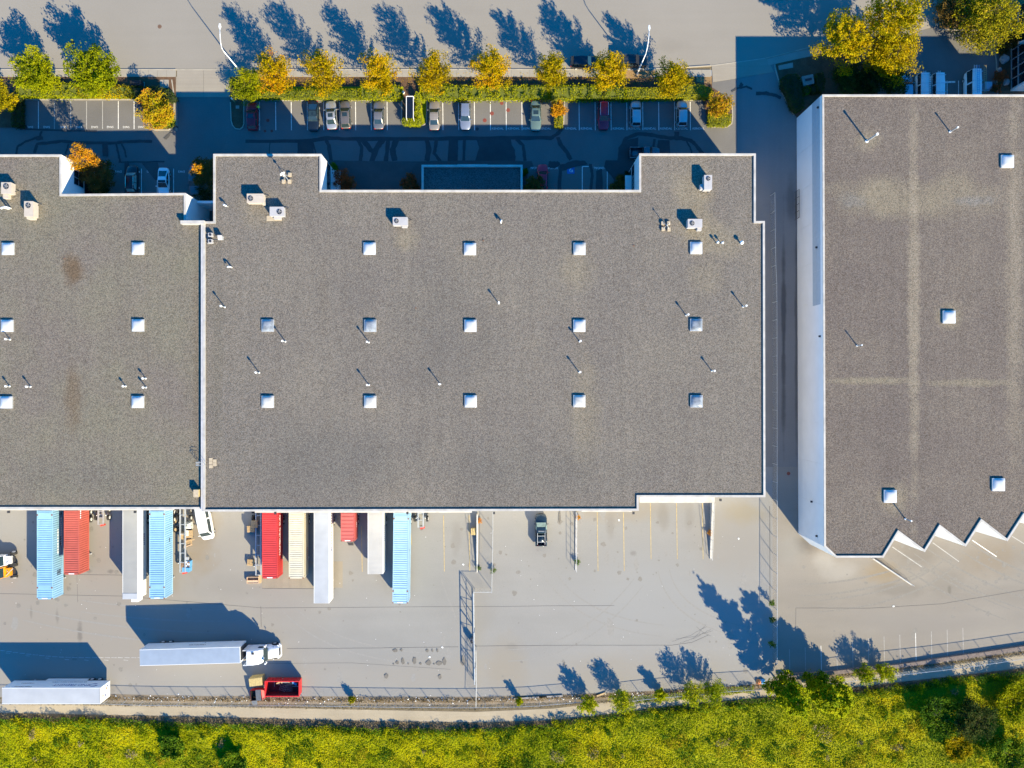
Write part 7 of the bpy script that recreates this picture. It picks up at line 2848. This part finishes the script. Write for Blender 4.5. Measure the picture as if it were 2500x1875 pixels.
SG = 'golden street trees along the hedge'
GOLD = [tree_meshes(9.4, 3.5, 1.2, 84, 130, 0.29, 'leaf_gold', 21 + i, rise=0.8, spread=0.10) for i in range(3)]
YEL = [tree_meshes(9.2, 3.2, 1.2, 84, 130, 0.29, 'leaf_yellow', 31 + i, rise=0.8, spread=0.10) for i in range(2)]
for (px, py, ms, s, lb) in (
        (676, 190, GOLD[0], 1.0, 'orange gold street tree touching the lime green bush'),
        (795, 186, GOLD[1], 1.05, 'widest orange gold street tree, north of silver and brown cars'),
        (932, 189, GOLD[2], 1.0, 'amber street tree north of the lone grey saloon'),
        (1059, 187, GOLD[0], 1.0, 'amber street tree north of the tan saloon'),
        (1200, 183, GOLD[1], 0.98, 'amber street tree above the red covers in the stalls'),
        (1344, 181, YEL[0], 0.93, 'yellow street tree just west of the black estate car'),
        (1482, 188, YEL[0], 1.05, 'golden street tree between the two black cars at the kerb'),
        (1634, 203, YEL[1], 1.0, 'yellow street tree east of the kerb lamp, last before the driveway')):
    put_tree('street_tree', ms, lb, 'tree', px, py, 3.5, random.uniform(0, 6), s, SG)
LIME = [tree_meshes(6.6, 3.5, 0.9, 58, 150, 0.34, 'leaf_lime', 41 + i, rise=0.5, prof='round') for i in range(2)]
for (px, py, ms, s, lb) in ((98, 184, LIME[0], 0.93, 'yellow green tree by the west street edge, smaller of the pair'),
                            (243, 183, LIME[1], 1.1, 'yellow green tree, larger of the pair west of the driveway')):
    put_tree('broadleaf_tree', ms, lb, 'tree', px, py, 3.0, random.uniform(0, 6), s, 'yellow green trees west of the driveway')
put_tree('broadleaf_tree', tree_meshes(5.2, 2.6, 0.5, 46, 110, 0.3, 'leaf_yellow', 44, rise=0.5, prof='round'), 'yellow leaved tree cut by the west picture edge', 'tree', 6, 245, 2.5)
BIGY = [tree_meshes(11.5, 4.4, 1.5, 62, 230, 0.33, 'leaf_gold_green', 51 + i, rise=0.8, prof='dense', trunk_r=0.2, spread=0.08) for i in range(2)]
put_tree('broadleaf_tree', BIGY[0], 'large golden tree, western of the three at the north east drive', 'tree', 2052, 105, 4.5, 0.5, 1.0, 'large golden trees at the north east drive', 0.85)
put_tree('broadleaf_tree', BIGY[1], 'large golden tree reaching the top picture edge', 'tree', 2148, 82, 4.5, 2.1, 1.03, 'large golden trees at the north east drive', 1.1)
put_tree('broadleaf_tree', tree_meshes(8.0, 4.0, 0.8, 70, 150, 0.32, 'leaf_gold_green', 55, rise=0.5, prof='round', trunk_r=0.18), 'lower golden tree just west of the parked white vans', 'tree', 2160, 146, 3.5, 1.0, 0.98, 'large golden trees at the north east drive')
put_tree('weeping_tree', tree_meshes(8.5, 5.0, 0.8, 80, 170, 0.34, 'leaf_olive', 57, rise=0.25, prof='round', trunk_r=0.18), 'olive and orange weeping tree at the north east picture corner', 'tree', 2400, 50, 4.0, 0.3, 1.0)
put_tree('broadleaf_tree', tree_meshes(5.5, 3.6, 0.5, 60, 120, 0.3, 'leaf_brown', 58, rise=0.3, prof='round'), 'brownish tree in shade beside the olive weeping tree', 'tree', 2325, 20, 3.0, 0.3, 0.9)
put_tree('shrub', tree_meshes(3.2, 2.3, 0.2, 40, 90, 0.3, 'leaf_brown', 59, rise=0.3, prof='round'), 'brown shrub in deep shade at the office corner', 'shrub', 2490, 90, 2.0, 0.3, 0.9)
for k, (px, py, s) in enumerate(((2070, 190, 1.0), (2125, 197, 1.1), (2180, 198, 1.05))):
    put_tree('evergreen_shrub', tree_meshes(4.2, 2.4, 0.3, 50, 120, 0.28, 'leaf_dark', 61 + k, rise=0.4, prof='dense'),
             ('dark evergreen shrub, western of three against the brown roofed building', 'dark evergreen shrub, middle of three against the brown roofed building', 'dark evergreen shrub nearest the parked vans')[k], 'shrub', px, py, 2.5, k, s,
             'dark evergreen shrubs below the golden trees')

# small trees on the islands and in the court
put_tree('small_tree', tree_meshes(3.6, 2.9, 0.3, 50, 120, 0.28, 'leaf_mixed', 71, rise=0.4, prof='round', trunk_r=0.08), 'orange and green spreading tree on the island west of the driveway', 'tree', 380, 272, 2.0, 0.2, 1.0, 'small trees on the car park islands')
put_tree('small_tree', tree_meshes(3.4, 1.35, 0.9, 30, 90, 0.24, 'leaf_orange', 72, rise=0.5, prof='round', trunk_r=0.06), 'small orange tree on the narrow island beside the greenish saloon', 'tree', 1361, 268, 2.2, 0.2, 1.0, 'small trees on the car park islands')
put_tree('small_tree', tree_meshes(3.8, 2.1, 0.6, 42, 110, 0.26, 'leaf_mixed', 73, rise=0.45, prof='round', trunk_r=0.08), 'orange and yellow tree on the eastern corner island', 'tree', 1754, 258, 2.2, 1.2, 1.0, 'small trees on the car park islands')
put_tree('bush', tree_meshes(2.5, 3.1, 0.2, 56, 120, 0.27, 'leaf_lime', 74, rise=0.35, prof='round', trunk_r=0.08), 'lime green rounded bush beside the driveway and street lamp', 'bush', 603, 211, 1.4, 0.2, 0.92)
put_tree('small_tree', tree_meshes(8.2, 2.2, 4.0, 30, 70, 0.28, 'leaf_orange', 75, rise=0.45, prof='round', trunk_r=0.1), 'bright orange tree catching sun above the shaded west court', 'tree', 200, 384, 6.5, 0.2, 0.95)
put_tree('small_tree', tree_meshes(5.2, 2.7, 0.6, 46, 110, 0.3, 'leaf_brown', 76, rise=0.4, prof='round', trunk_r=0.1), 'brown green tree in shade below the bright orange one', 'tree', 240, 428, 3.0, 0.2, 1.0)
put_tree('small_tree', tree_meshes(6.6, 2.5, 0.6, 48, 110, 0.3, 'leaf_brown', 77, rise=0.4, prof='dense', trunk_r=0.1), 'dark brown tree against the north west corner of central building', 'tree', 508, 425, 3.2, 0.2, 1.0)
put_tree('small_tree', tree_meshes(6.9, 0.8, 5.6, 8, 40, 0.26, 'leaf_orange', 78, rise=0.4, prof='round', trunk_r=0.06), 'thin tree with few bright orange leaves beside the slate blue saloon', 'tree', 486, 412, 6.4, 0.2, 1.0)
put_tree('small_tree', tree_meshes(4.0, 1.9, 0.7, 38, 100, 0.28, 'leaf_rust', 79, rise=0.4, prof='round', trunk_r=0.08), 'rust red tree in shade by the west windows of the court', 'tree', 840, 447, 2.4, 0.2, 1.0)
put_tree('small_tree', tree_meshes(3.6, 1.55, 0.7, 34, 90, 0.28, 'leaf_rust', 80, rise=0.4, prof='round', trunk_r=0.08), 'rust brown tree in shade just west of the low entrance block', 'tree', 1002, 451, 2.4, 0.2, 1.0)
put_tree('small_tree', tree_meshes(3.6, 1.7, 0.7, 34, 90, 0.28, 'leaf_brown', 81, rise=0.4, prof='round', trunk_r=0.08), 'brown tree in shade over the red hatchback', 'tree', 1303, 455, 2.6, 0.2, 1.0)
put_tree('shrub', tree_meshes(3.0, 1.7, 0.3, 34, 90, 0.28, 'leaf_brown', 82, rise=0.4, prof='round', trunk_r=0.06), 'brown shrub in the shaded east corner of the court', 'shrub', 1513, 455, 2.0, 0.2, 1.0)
put_tree('shrub', tree_meshes(2.4, 1.0, 0.2, 26, 70, 0.24, 'leaf_dark', 83, rise=0.4, prof='dense', trunk_r=0.05), 'narrow green shrub by the east windows of the court', 'shrub', 1531, 432, 1.6, 0.2, 1.0)
for k, (px, py, lb) in enumerate(((813, 411, 'green rounded shrub at the corner of the white canopy in the court'), (1281, 420, 'small green shrub against the east side of low entrance block'),
                                  (248, 462, 'green shrub below the brown tree in the west court'), (500, 478, 'dark green shrub above the low link wall'))):
    put_tree('shrub', tree_meshes(1.5, (1.0, 0.6, 1.4, 1.7)[k], 0.15, 24, 70, 0.22, 'leaf_green' if k < 2 else 'leaf_dark', 90 + k, rise=0.3, prof='round', trunk_r=0.04), lb, 'shrub', px, py, 1.0, 0.2)
for k, (px, py, lb) in enumerate(((2440, 188, 'rust red shrub between the boulders'), (2432, 215, 'brown red shrub south of the boulders'), (2448, 120, 'dark shrub north of the boulders'))):
    put_tree('shrub', tree_meshes(1.3, 1.0, 0.15, 20, 60, 0.22, 'leaf_rust' if k < 2 else 'leaf_brown', 95 + k, rise=0.3, prof='round', trunk_r=0.04), lb, 'shrub', px, py, 0.8, 0.2)


# clipped hedges: a woody core inside a skin of leaves
def hedge(label, pxs, h, mat, dens=55, size=0.2, rough=0.10, name='hedge', z0=0.1, bulge=0.0, group=None):
    P = [W(x, y, h) for x, y in pxs]
    P = ccw([(p.x, p.y) for p in P])
    c0 = sum(P, Vector((0, 0))) / len(P)
    t = thing(name, label, 'hedge' if name == 'hedge' else 'shrub', (c0.x, c0.y, z0), 0, group)
    loc = [p - c0 for p in P]
    m = MB()
    inn = inset(loc, 0.16)
    m.prism(inn, 0, h - 0.22)
    m.build('core', 'hedge_core_dark' if mat in ('leaf_dark', 'leaf_green') else 'hedge_core', t)
    rng = np.random.default_rng(len(label) * 7 + int(abs(c0.x) * 10))
    A = abs(area(loc))
    xs = np.array([p.x for p in loc])
    ys = np.array([p.y for p in loc])
    n = int(A * dens)
    pts = []
    while len(pts) < n:
        q = np.stack([rng.uniform(xs.min(), xs.max(), n), rng.uniform(ys.min(), ys.max(), n)], 1)
        ins = np.zeros(n, bool)
        j = len(loc) - 1
        for i in range(len(loc)):
            a, b = loc[i], loc[j]
            with np.errstate(divide='ignore', invalid='ignore'):
                cr = ((a.y > q[:, 1]) != (b.y > q[:, 1])) & (q[:, 0] < (b.x - a.x) * (q[:, 1] - a.y) / (b.y - a.y + 1e-12) + a.x)
            ins ^= cr
            j = i
        pts += list(q[ins])
    q = np.array(pts[:n])
    lump = rough * 2.0 * (np.sin(q[:, 0] * 1.9 + q[:, 1] * 0.7) * np.cos(q[:, 1] * 2.3 - q[:, 0] * 0.4) + 0.6 * np.sin(q[:, 0] * 4.3))
    top = np.column_stack([q, h + lump - np.abs(rng.normal(0, rough, n))])
    side = []
    per = sum((loc[i] - loc[i - 1]).length for i in range(len(loc)))
    for i in range(len(loc)):
        a, b = loc[i - 1], loc[i]
        k = int((b - a).length * h * dens * 0.8) + 2
        f = rng.uniform(0, 1, k)
        zz = rng.uniform(0.05, h, k)
        side.append(np.column_stack([a.x + (b.x - a.x) * f + rng.normal(0, rough, k), a.y + (b.y - a.y) * f + rng.normal(0, rough, k), zz]))
    C = np.concatenate([top] + side)
    lv = leaves(C, size, rng, up=0.6)
    link('leaves', fast_quads('leaves', lv, mat), t)
    return t


HG = 'hedges along the car park'
hedge('clipped green hedge below the widest golden tree', [(660, 219), (880, 217), (880, 240), (600, 240), (600, 232)], 1.25, 'leaf_hedge', 60, 0.19, 0.06, group=HG)
hedge('loose leafy hedge west of the dark shelter', [(880, 210), (960, 208), (978, 214), (978, 240), (880, 240)], 1.35, 'leaf_lime', 60, 0.24, 0.16, group=HG)
hedge('loose leafy hedge between the shelter and the small orange tree', [(1025, 204), (1130, 210), (1240, 209), (1340, 209), (1340, 240), (1060, 241), (1030, 236)], 1.35, 'leaf_lime', 60, 0.24, 0.18, group=HG)
hedge('loose leafy hedge north of the maroon off roader', [(1340, 209), (1440, 208), (1528, 212), (1528, 241), (1345, 242)], 1.4, 'leaf_lime', 60, 0.24, 0.18, group=HG)
hedge('smooth clipped hedge north of the pale off roaders', [(1528, 214), (1600, 214), (1660, 207), (1712, 206), (1735, 214), (1742, 226), (1728, 238), (1528, 242)], 1.45, 'leaf_hedge', 62, 0.19, 0.05, group=HG)
hedge('loose yellow green hedge between the two yellow green trees', [(40, 205), (150, 203), (190, 206), (190, 232), (40, 234)], 1.2, 'leaf_lime', 55, 0.25, 0.2, group=HG)
hedge('loose yellow hedge under the larger yellow green tree', [(190, 206), (300, 210), (322, 214), (322, 234), (190, 232)], 1.2, 'leaf_yellow', 55, 0.25, 0.2, group=HG)
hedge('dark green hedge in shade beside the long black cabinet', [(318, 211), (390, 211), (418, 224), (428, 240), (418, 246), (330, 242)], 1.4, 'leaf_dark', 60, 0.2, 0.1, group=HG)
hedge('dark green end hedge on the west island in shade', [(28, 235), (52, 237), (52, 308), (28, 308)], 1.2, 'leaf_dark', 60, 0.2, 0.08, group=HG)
hedge('lime hedge round the foot of the island tree', [(368, 285), (420, 272), (424, 300), (414, 309), (374, 309)], 0.9, 'leaf_box', 60, 0.2, 0.08, group=HG)
hedge('green clipped block at the foot of the narrow island tree', [(1354, 283), (1374, 280), (1374, 310), (1355, 310)], 1.0, 'leaf_hedge', 75, 0.17, 0.05, group=HG)
hedge('green clipped block below the eastern corner tree', [(1729, 278), (1785, 277), (1785, 300), (1776, 307), (1730, 307)], 1.1, 'leaf_hedge', 75, 0.17, 0.05, group=HG)
BX = 'yellow green clipped shrubs round the dark shelter'


def ball(label, px, py, rx, ry, h, mat='leaf_box', group=BX):
    pts = [(px + rx * math.cos(a), py + ry * math.sin(a)) for a in (2 * math.pi * k / 14 for k in range(14))]
    return hedge(label, pts, h, mat, 85, 0.15, 0.05, 'clipped_shrub', group=group)


ball('tall oval clipped shrub at the north east of the dark shelter', 1019, 238, 8, 14, 1.5)
ball('pointed clipped shrub below the tall oval one', 1021, 262, 8, 11, 1.4)
ball('round clipped shrub halfway down the east side of the shelter', 1020, 276, 9, 8, 1.3)
ball('clipped shrub at the south west corner of the shelter', 990, 295, 9, 9, 1.35)
ball('clipped shrub, second from the west below the shelter', 1000, 297, 8, 9, 1.3)
ball('clipped shrub, third from the west below the shelter', 1010, 297, 8, 9, 1.3)
ball('clipped shrub at the south east corner of the shelter', 1021, 296, 9, 10, 1.35)
DK = 'dark clipped shrubs round the transformer box'
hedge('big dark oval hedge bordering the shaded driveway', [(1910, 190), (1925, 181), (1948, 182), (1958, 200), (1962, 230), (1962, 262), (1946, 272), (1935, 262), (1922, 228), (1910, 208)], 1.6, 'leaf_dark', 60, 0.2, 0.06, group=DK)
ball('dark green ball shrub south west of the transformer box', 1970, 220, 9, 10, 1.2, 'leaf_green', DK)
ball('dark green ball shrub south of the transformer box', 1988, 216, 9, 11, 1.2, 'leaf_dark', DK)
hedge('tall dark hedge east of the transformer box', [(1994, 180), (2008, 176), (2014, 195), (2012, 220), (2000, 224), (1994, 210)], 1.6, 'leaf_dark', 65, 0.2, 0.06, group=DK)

# ------------------------------------------------------------------ south boundary: shrubs, tall trees, verge and meadow
for (px, py, h, r, sd, lb) in ((1893, 1656, 12.3, 2.5, 101, 'tallest yellow green tree at the end of the alley fence'),
                               (1972, 1660, 10.3, 2.6, 102, 'yellow green tree crowding the east side of the tallest one'),
                               (2012, 1676, 7.6, 2.8, 103, 'lowest of the tall green trees, next to the block wall shrubs')):
    put_tree('broadleaf_tree', tree_meshes(h, r, 0.8, 70, 150, 0.42, 'leaf_fresh', sd, rise=0.45, prof='dense', trunk_r=0.16, up=1.3), lb, 'tree', px, py, 0.0, 0.4, 1.0, 'green trees on the south boundary', None, 0.0)
GR = 'green shrubs along the southern fence'
for (px, py, h, r, mat, lb) in ((1433, 1713, 3.4, 1.6, 'leaf_fresh', 'green shrub nearest the gate fence'),
                                (1518, 1702, 3.4, 2.0, 'leaf_fresh', 'green shrub between the first and the narrow one'),
                                (1611, 1692, 2.3, 1.1, 'leaf_fresh', 'narrow green shrub west of the broad clump'),
                                (1685, 1682, 3.6, 2.0, 'leaf_fresh', 'western half of the broad green clump'),
                                (1737, 1678, 3.4, 1.9, 'leaf_fresh', 'eastern half of the broad green clump'),
                                (2105, 1640, 2.9, 1.7, 'leaf_fresh', 'green shrub on the block wall, west one'),
                                (2152, 1633, 2.9, 1.7, 'leaf_fresh', 'green shrub on the block wall, east one'),
                                (1267, 1709, 1.9, 0.7, 'leaf_lime', 'small fresh green sprig in the litter strip'),
                                (859, 1706, 1.3, 0.6, 'leaf_olive', 'small weedy tuft with bluish shadow in the litter strip')):
    put_tree('shrub', tree_meshes(h * 1.12, r, 0.02, 46, 75 if h > 2 else 20, 0.26, mat, int(px), rise=0.75, prof='dense', trunk_r=0.04, spread=0.08), lb, 'shrub', px, py + 2, 0.8, 0.3, 1.0, GR, None, 0.03)
for (px, py, lb) in ((1884, 1473, 'small green sapling beside the alley fence, northern one'), (1884, 1512, 'green sapling in the tree shadow by the alley fence'), (1884, 1571, 'southern green sapling by the alley fence')):
    put_tree('sapling', tree_meshes(1.6, 0.55, 0.1, 16, 26, 0.2, 'leaf_green', int(py), rise=1.0, prof='dense', trunk_r=0.03), lb, 'sapling', px, py, 0.8, 0.3, 1.0, 'saplings by the alley fence', None, 0.03)
for (px, py, mat, lb) in ((1170, 1270, 'leaf_orange', 'orange brown weed clump by the white topped ramp wall'), (1168, 1386, 'leaf_green', 'green weed at the end of the white topped ramp wall'),
                          (1412, 1263, 'leaf_orange', 'orange weed beside the thin ramp wall at the dock'), (1409, 1372, 'leaf_green', 'green weed at the end of the thin ramp wall'),
                          (1732, 1300, 'leaf_orange', 'dry orange weeds in the shade of the tapering ramp wall'), (1204, 1392, 'leaf_green', 'green weed at the foot of the short fence')):
    put_tree('weed', tree_meshes(0.6, 0.5, 0.03, 14, 22, 0.15, mat, int(px + py), rise=0.5, prof='round', trunk_r=0.02), lb, 'weed', px, py, 0.3, 0.3, 1.0, 'weeds by the dock walls', None, 0.03)
SD = 'dark shrubs standing in the meadow'
for k, (px, py, h, r, mat, lb) in enumerate(((425, 1820, 0.9, 2.0, 'leaf_green', 'dark green shrub in the meadow south of the road trailer'),
                                             (575, 1860, 0.9, 1.9, 'leaf_green', 'dark shrub at the lower picture edge, south of the red skip'),
                                             (2372, 1752, 4.2, 3.2, 'leaf_dark', 'tall dark tree in the meadow below the dirt track'),
                                             (2285, 1742, 2.2, 3.4, 'leaf_green', 'low deep green shrub west of the tall dark tree'),
                                             (2455, 1835, 2.6, 3.8, 'leaf_green', 'green shrub at the lower east picture corner'),
                                             (2330, 1815, 1.8, 2.6, 'leaf_yellow', 'golden bush below the tall dark tree'),
                                             (2465, 1705, 1.3, 3.0, 'leaf_lime', 'lime bush beside the dirt track at the east edge'))):
    put_tree('shrub' if h < 3 else 'broadleaf_tree', tree_meshes(h, r, 0.2, 60, 130, 0.34, mat, 120 + k, rise=0.5, prof='round' if h < 5 else 'dense', trunk_r=0.1), lb, 'shrub' if h < 3 else 'tree', px, py, h * 0.5, 0.3, 1.0, SD, None, 0.03)


def scatter(label, name, edge_top, edge_bot, n, hmin, hmax, size, mat, seed, lean=0.25, clump=0.0, up=0.3, cat='grass', x0=-120, x1=2640, aspect=0.45):
    """Countless tufts between two lines of the photo."""
    rng = np.random.default_rng(seed)
    xs = rng.uniform(x0, x1, n)
    t0 = np.interp(xs, [p[0] for p in edge_top], [p[1] for p in edge_top])
    t1 = np.interp(xs, [p[0] for p in edge_bot], [p[1] for p in edge_bot])
    ys = t0 + (t1 - t0) * rng.uniform(0, 1, n)
    s = CAM_H / FPX
    X, Y = (xs - NX) * s, (NY - ys) * s
    hump = 0.5 + 0.5 * np.sin(X * 0.55 + 1.3 * np.sin(Y * 0.7)) * np.sin(Y * 0.8 + np.sin(X * 0.31) * 2)
    hump = np.clip(hump + 0.25 * np.sin(X * 1.7 + Y * 2.1), 0, 1)
    Z = rng.uniform(0.02, 1, n) ** 0.45 * (hmin + (hmax - hmin) * hump ** 1.5)
    C = np.column_stack([X + rng.normal(0, clump, n), Y + rng.normal(0, clump, n), Z])
    lv = leaves(C, size, rng, up=up, aspect=aspect)
    lv[:, 2] = np.maximum(lv[:, 2], 0.012)
    o = link(name, fast_quads(name, lv, mat))
    return tag(o, label, cat, kind='stuff')


BOT = [(-200, 2120), (2760, 2120)]
ME2 = [(x, y + 4) for x, y in MEAD_EDGE]
scatter('tall yellow green grass and brambles filling the meadow', 'meadow_grass', ME2, BOT, 420000, 0.10, 0.5, 0.25, 'grass_meadow', 5, up=1.5, aspect=0.4, x0=-200, x1=2760)
scatter('leafy weeds fringing the meadow along the dirt path', 'weeds', [(x, y - 6) for x, y in MEAD_EDGE], [(x, y + 16) for x, y in MEAD_EDGE], 16000, 0.2, 1.3, 0.3, 'leaf_green', 6, up=0.2, cat='weeds')
VT = [(-100, 1738), (500, 1750), (900, 1760), (1160, 1763), (1350, 1757), (1500, 1741), (1650, 1722), (1850, 1703), (2050, 1681), (2200, 1664), (2500, 1629)]
scatter('dry brown grass between the dirt path and the meadow', 'dry_grass', [(x, y + 1) for x, y in VT], [(x, y + 8) for x, y in MEAD_EDGE], 34000, 0.05, 0.35, 0.22, 'grass_dry', 8, up=0.4)
scatter('dry grass between the fence and the dirt path', 'dry_grass', [(-60, 1714), (500, 1719), (1160, 1723), (1400, 1715), (1600, 1703), (1860, 1683)],
        [(-60, 1719), (500, 1727), (1160, 1736), (1400, 1724), (1600, 1705), (1860, 1684)], 5000, 0.03, 0.25, 0.18, 'grass_dry', 9, up=0.4, x1=1860)
scatter('dark weeds and dead leaves along the fence foot', 'weeds', [(245, 1699), (500, 1702), (800, 1703), (1160, 1704), (1400, 1697), (1600, 1687), (1860, 1669)],
        [(245, 1710), (500, 1712), (800, 1714), (1160, 1714), (1400, 1706), (1600, 1698), (1860, 1682)], 5200, 0.05, 0.5, 0.2, 'leaf_brown', 10, up=0.3, cat='weeds', x0=245, x1=1860)
scatter('straggling green plants over the dirt path by the shrubs', 'weeds', [(1420, 1708), (1560, 1698), (1700, 1684), (1840, 1672)], [(1420, 1722), (1560, 1716), (1700, 1706), (1840, 1688)], 3800, 0.05, 0.7, 0.24, 'leaf_fresh', 12,
        up=0.3, cat='weeds', x0=1500, x1=1840)
scatter('grass and weeds between block wall and dirt track', 'dry_grass', [(2050, 1640), (2200, 1631), (2500, 1588), (2640, 1566)], [(2050, 1655), (2200, 1642), (2500, 1600), (2640, 1578)], 2500, 0.03, 0.25, 0.2,
        'grass_dry', 13, up=0.4, x0=2050)
for k, (lb, pts, n) in enumerate((('short lawn under the clipped hedge west of the shelter', [(600, 236), (985, 244)], 5200), ('short lawn strip along the kerb east of the shelter', [(1043, 236), (1350, 244)], 3800),
                                  ('short lawn strip along the western stalls', [(55, 234), (332, 243)], 3600))):
    (xa, ya), (xb, yb) = pts
    scatter(lb, 'lawn_grass', [(xa, ya), (xb, ya)], [(xa, yb), (xb, yb)], n, 0.1, 0.22, 0.13, 'grass_lawn', 20 + k, up=0.6, x0=xa, x1=xb)

scatter('fallen golden leaves on the bed and pavement under the street trees', 'fallen_leaves', [(562, 178), (1735, 178)], [(562, 208), (1735, 208)], 3200, 0.15, 0.17, 0.16, 'leaf_gold', 31, up=0.9, cat='leaves', x0=600, x1=1700, aspect=0.7)


def clumps(label, name, n, per, rmin, rmax, h, size, mat, seed, cat, band_=(6, 200), x0=-60, x1=2560):
    """Brambles, docks and bleached tufts standing up out of the meadow in irregular patches."""
    rng = np.random.default_rng(seed)
    C = []
    for k in range(n):
        x = rng.uniform(x0, x1)
        y = np.interp(x, [p[0] for p in MEAD_EDGE], [p[1] for p in MEAD_EDGE]) + rng.uniform(*band_)
        c = W(x, y)
        r = rmin + (rmax - rmin) * rng.random() ** 2
        m_ = int(per * (r / rmax) ** 1.3) + 12
        a, d = rng.uniform(0, 6.283, m_), np.sqrt(rng.uniform(0, 1, m_)) * r
        st = rng.uniform(0.45, 1.0)
        an = rng.uniform(0, 3.14)
        ux, uy = np.cos(a) * d, np.sin(a) * d * st
        X = c.x + ux * math.cos(an) - uy * math.sin(an) + rng.normal(0, 0.12, m_)
        Y = c.y + ux * math.sin(an) + uy * math.cos(an) + rng.normal(0, 0.12, m_)
        Z = (1 - (d / r) ** 2) * h * rng.uniform(0.5, 1.1) * rng.uniform(0.5, 1, m_) + rng.uniform(0.2, 0.5, m_)
        C.append(np.column_stack([X, Y, Z]))
    C = np.concatenate(C)
    o = link(name, fast_quads(name, leaves(C, size, rng, up=0.7, aspect=0.5), mat))
    return tag(o, label, cat, kind='stuff')


clumps('dark green bramble patches rising out of the meadow grass', 'brambles', 60, 260, 0.4, 1.8, 0.45, 0.28, 'leaf_green', 201, 'brambles')
clumps('lime green leafy patches in the meadow', 'weeds', 150, 240, 0.4, 2.0, 0.4, 0.26, 'leaf_fresh', 202, 'weeds')
clumps('bleached dry tufts in the meadow grass', 'dry_grass', 26, 200, 0.4, 1.6, 0.3, 0.24, 'grass_dry', 203, 'grass')
clumps('orange tinged tufts in the lower meadow', 'dry_grass', 80, 240, 0.5, 2.4, 0.45, 0.26, 'leaf_olive', 204, 'grass', (60, 200))
clumps('leafy green fringe plants where meadow meets dry verge', 'weeds', 90, 160, 0.3, 1.1, 0.9, 0.26, 'leaf_lime', 205, 'weeds', (-4, 14))
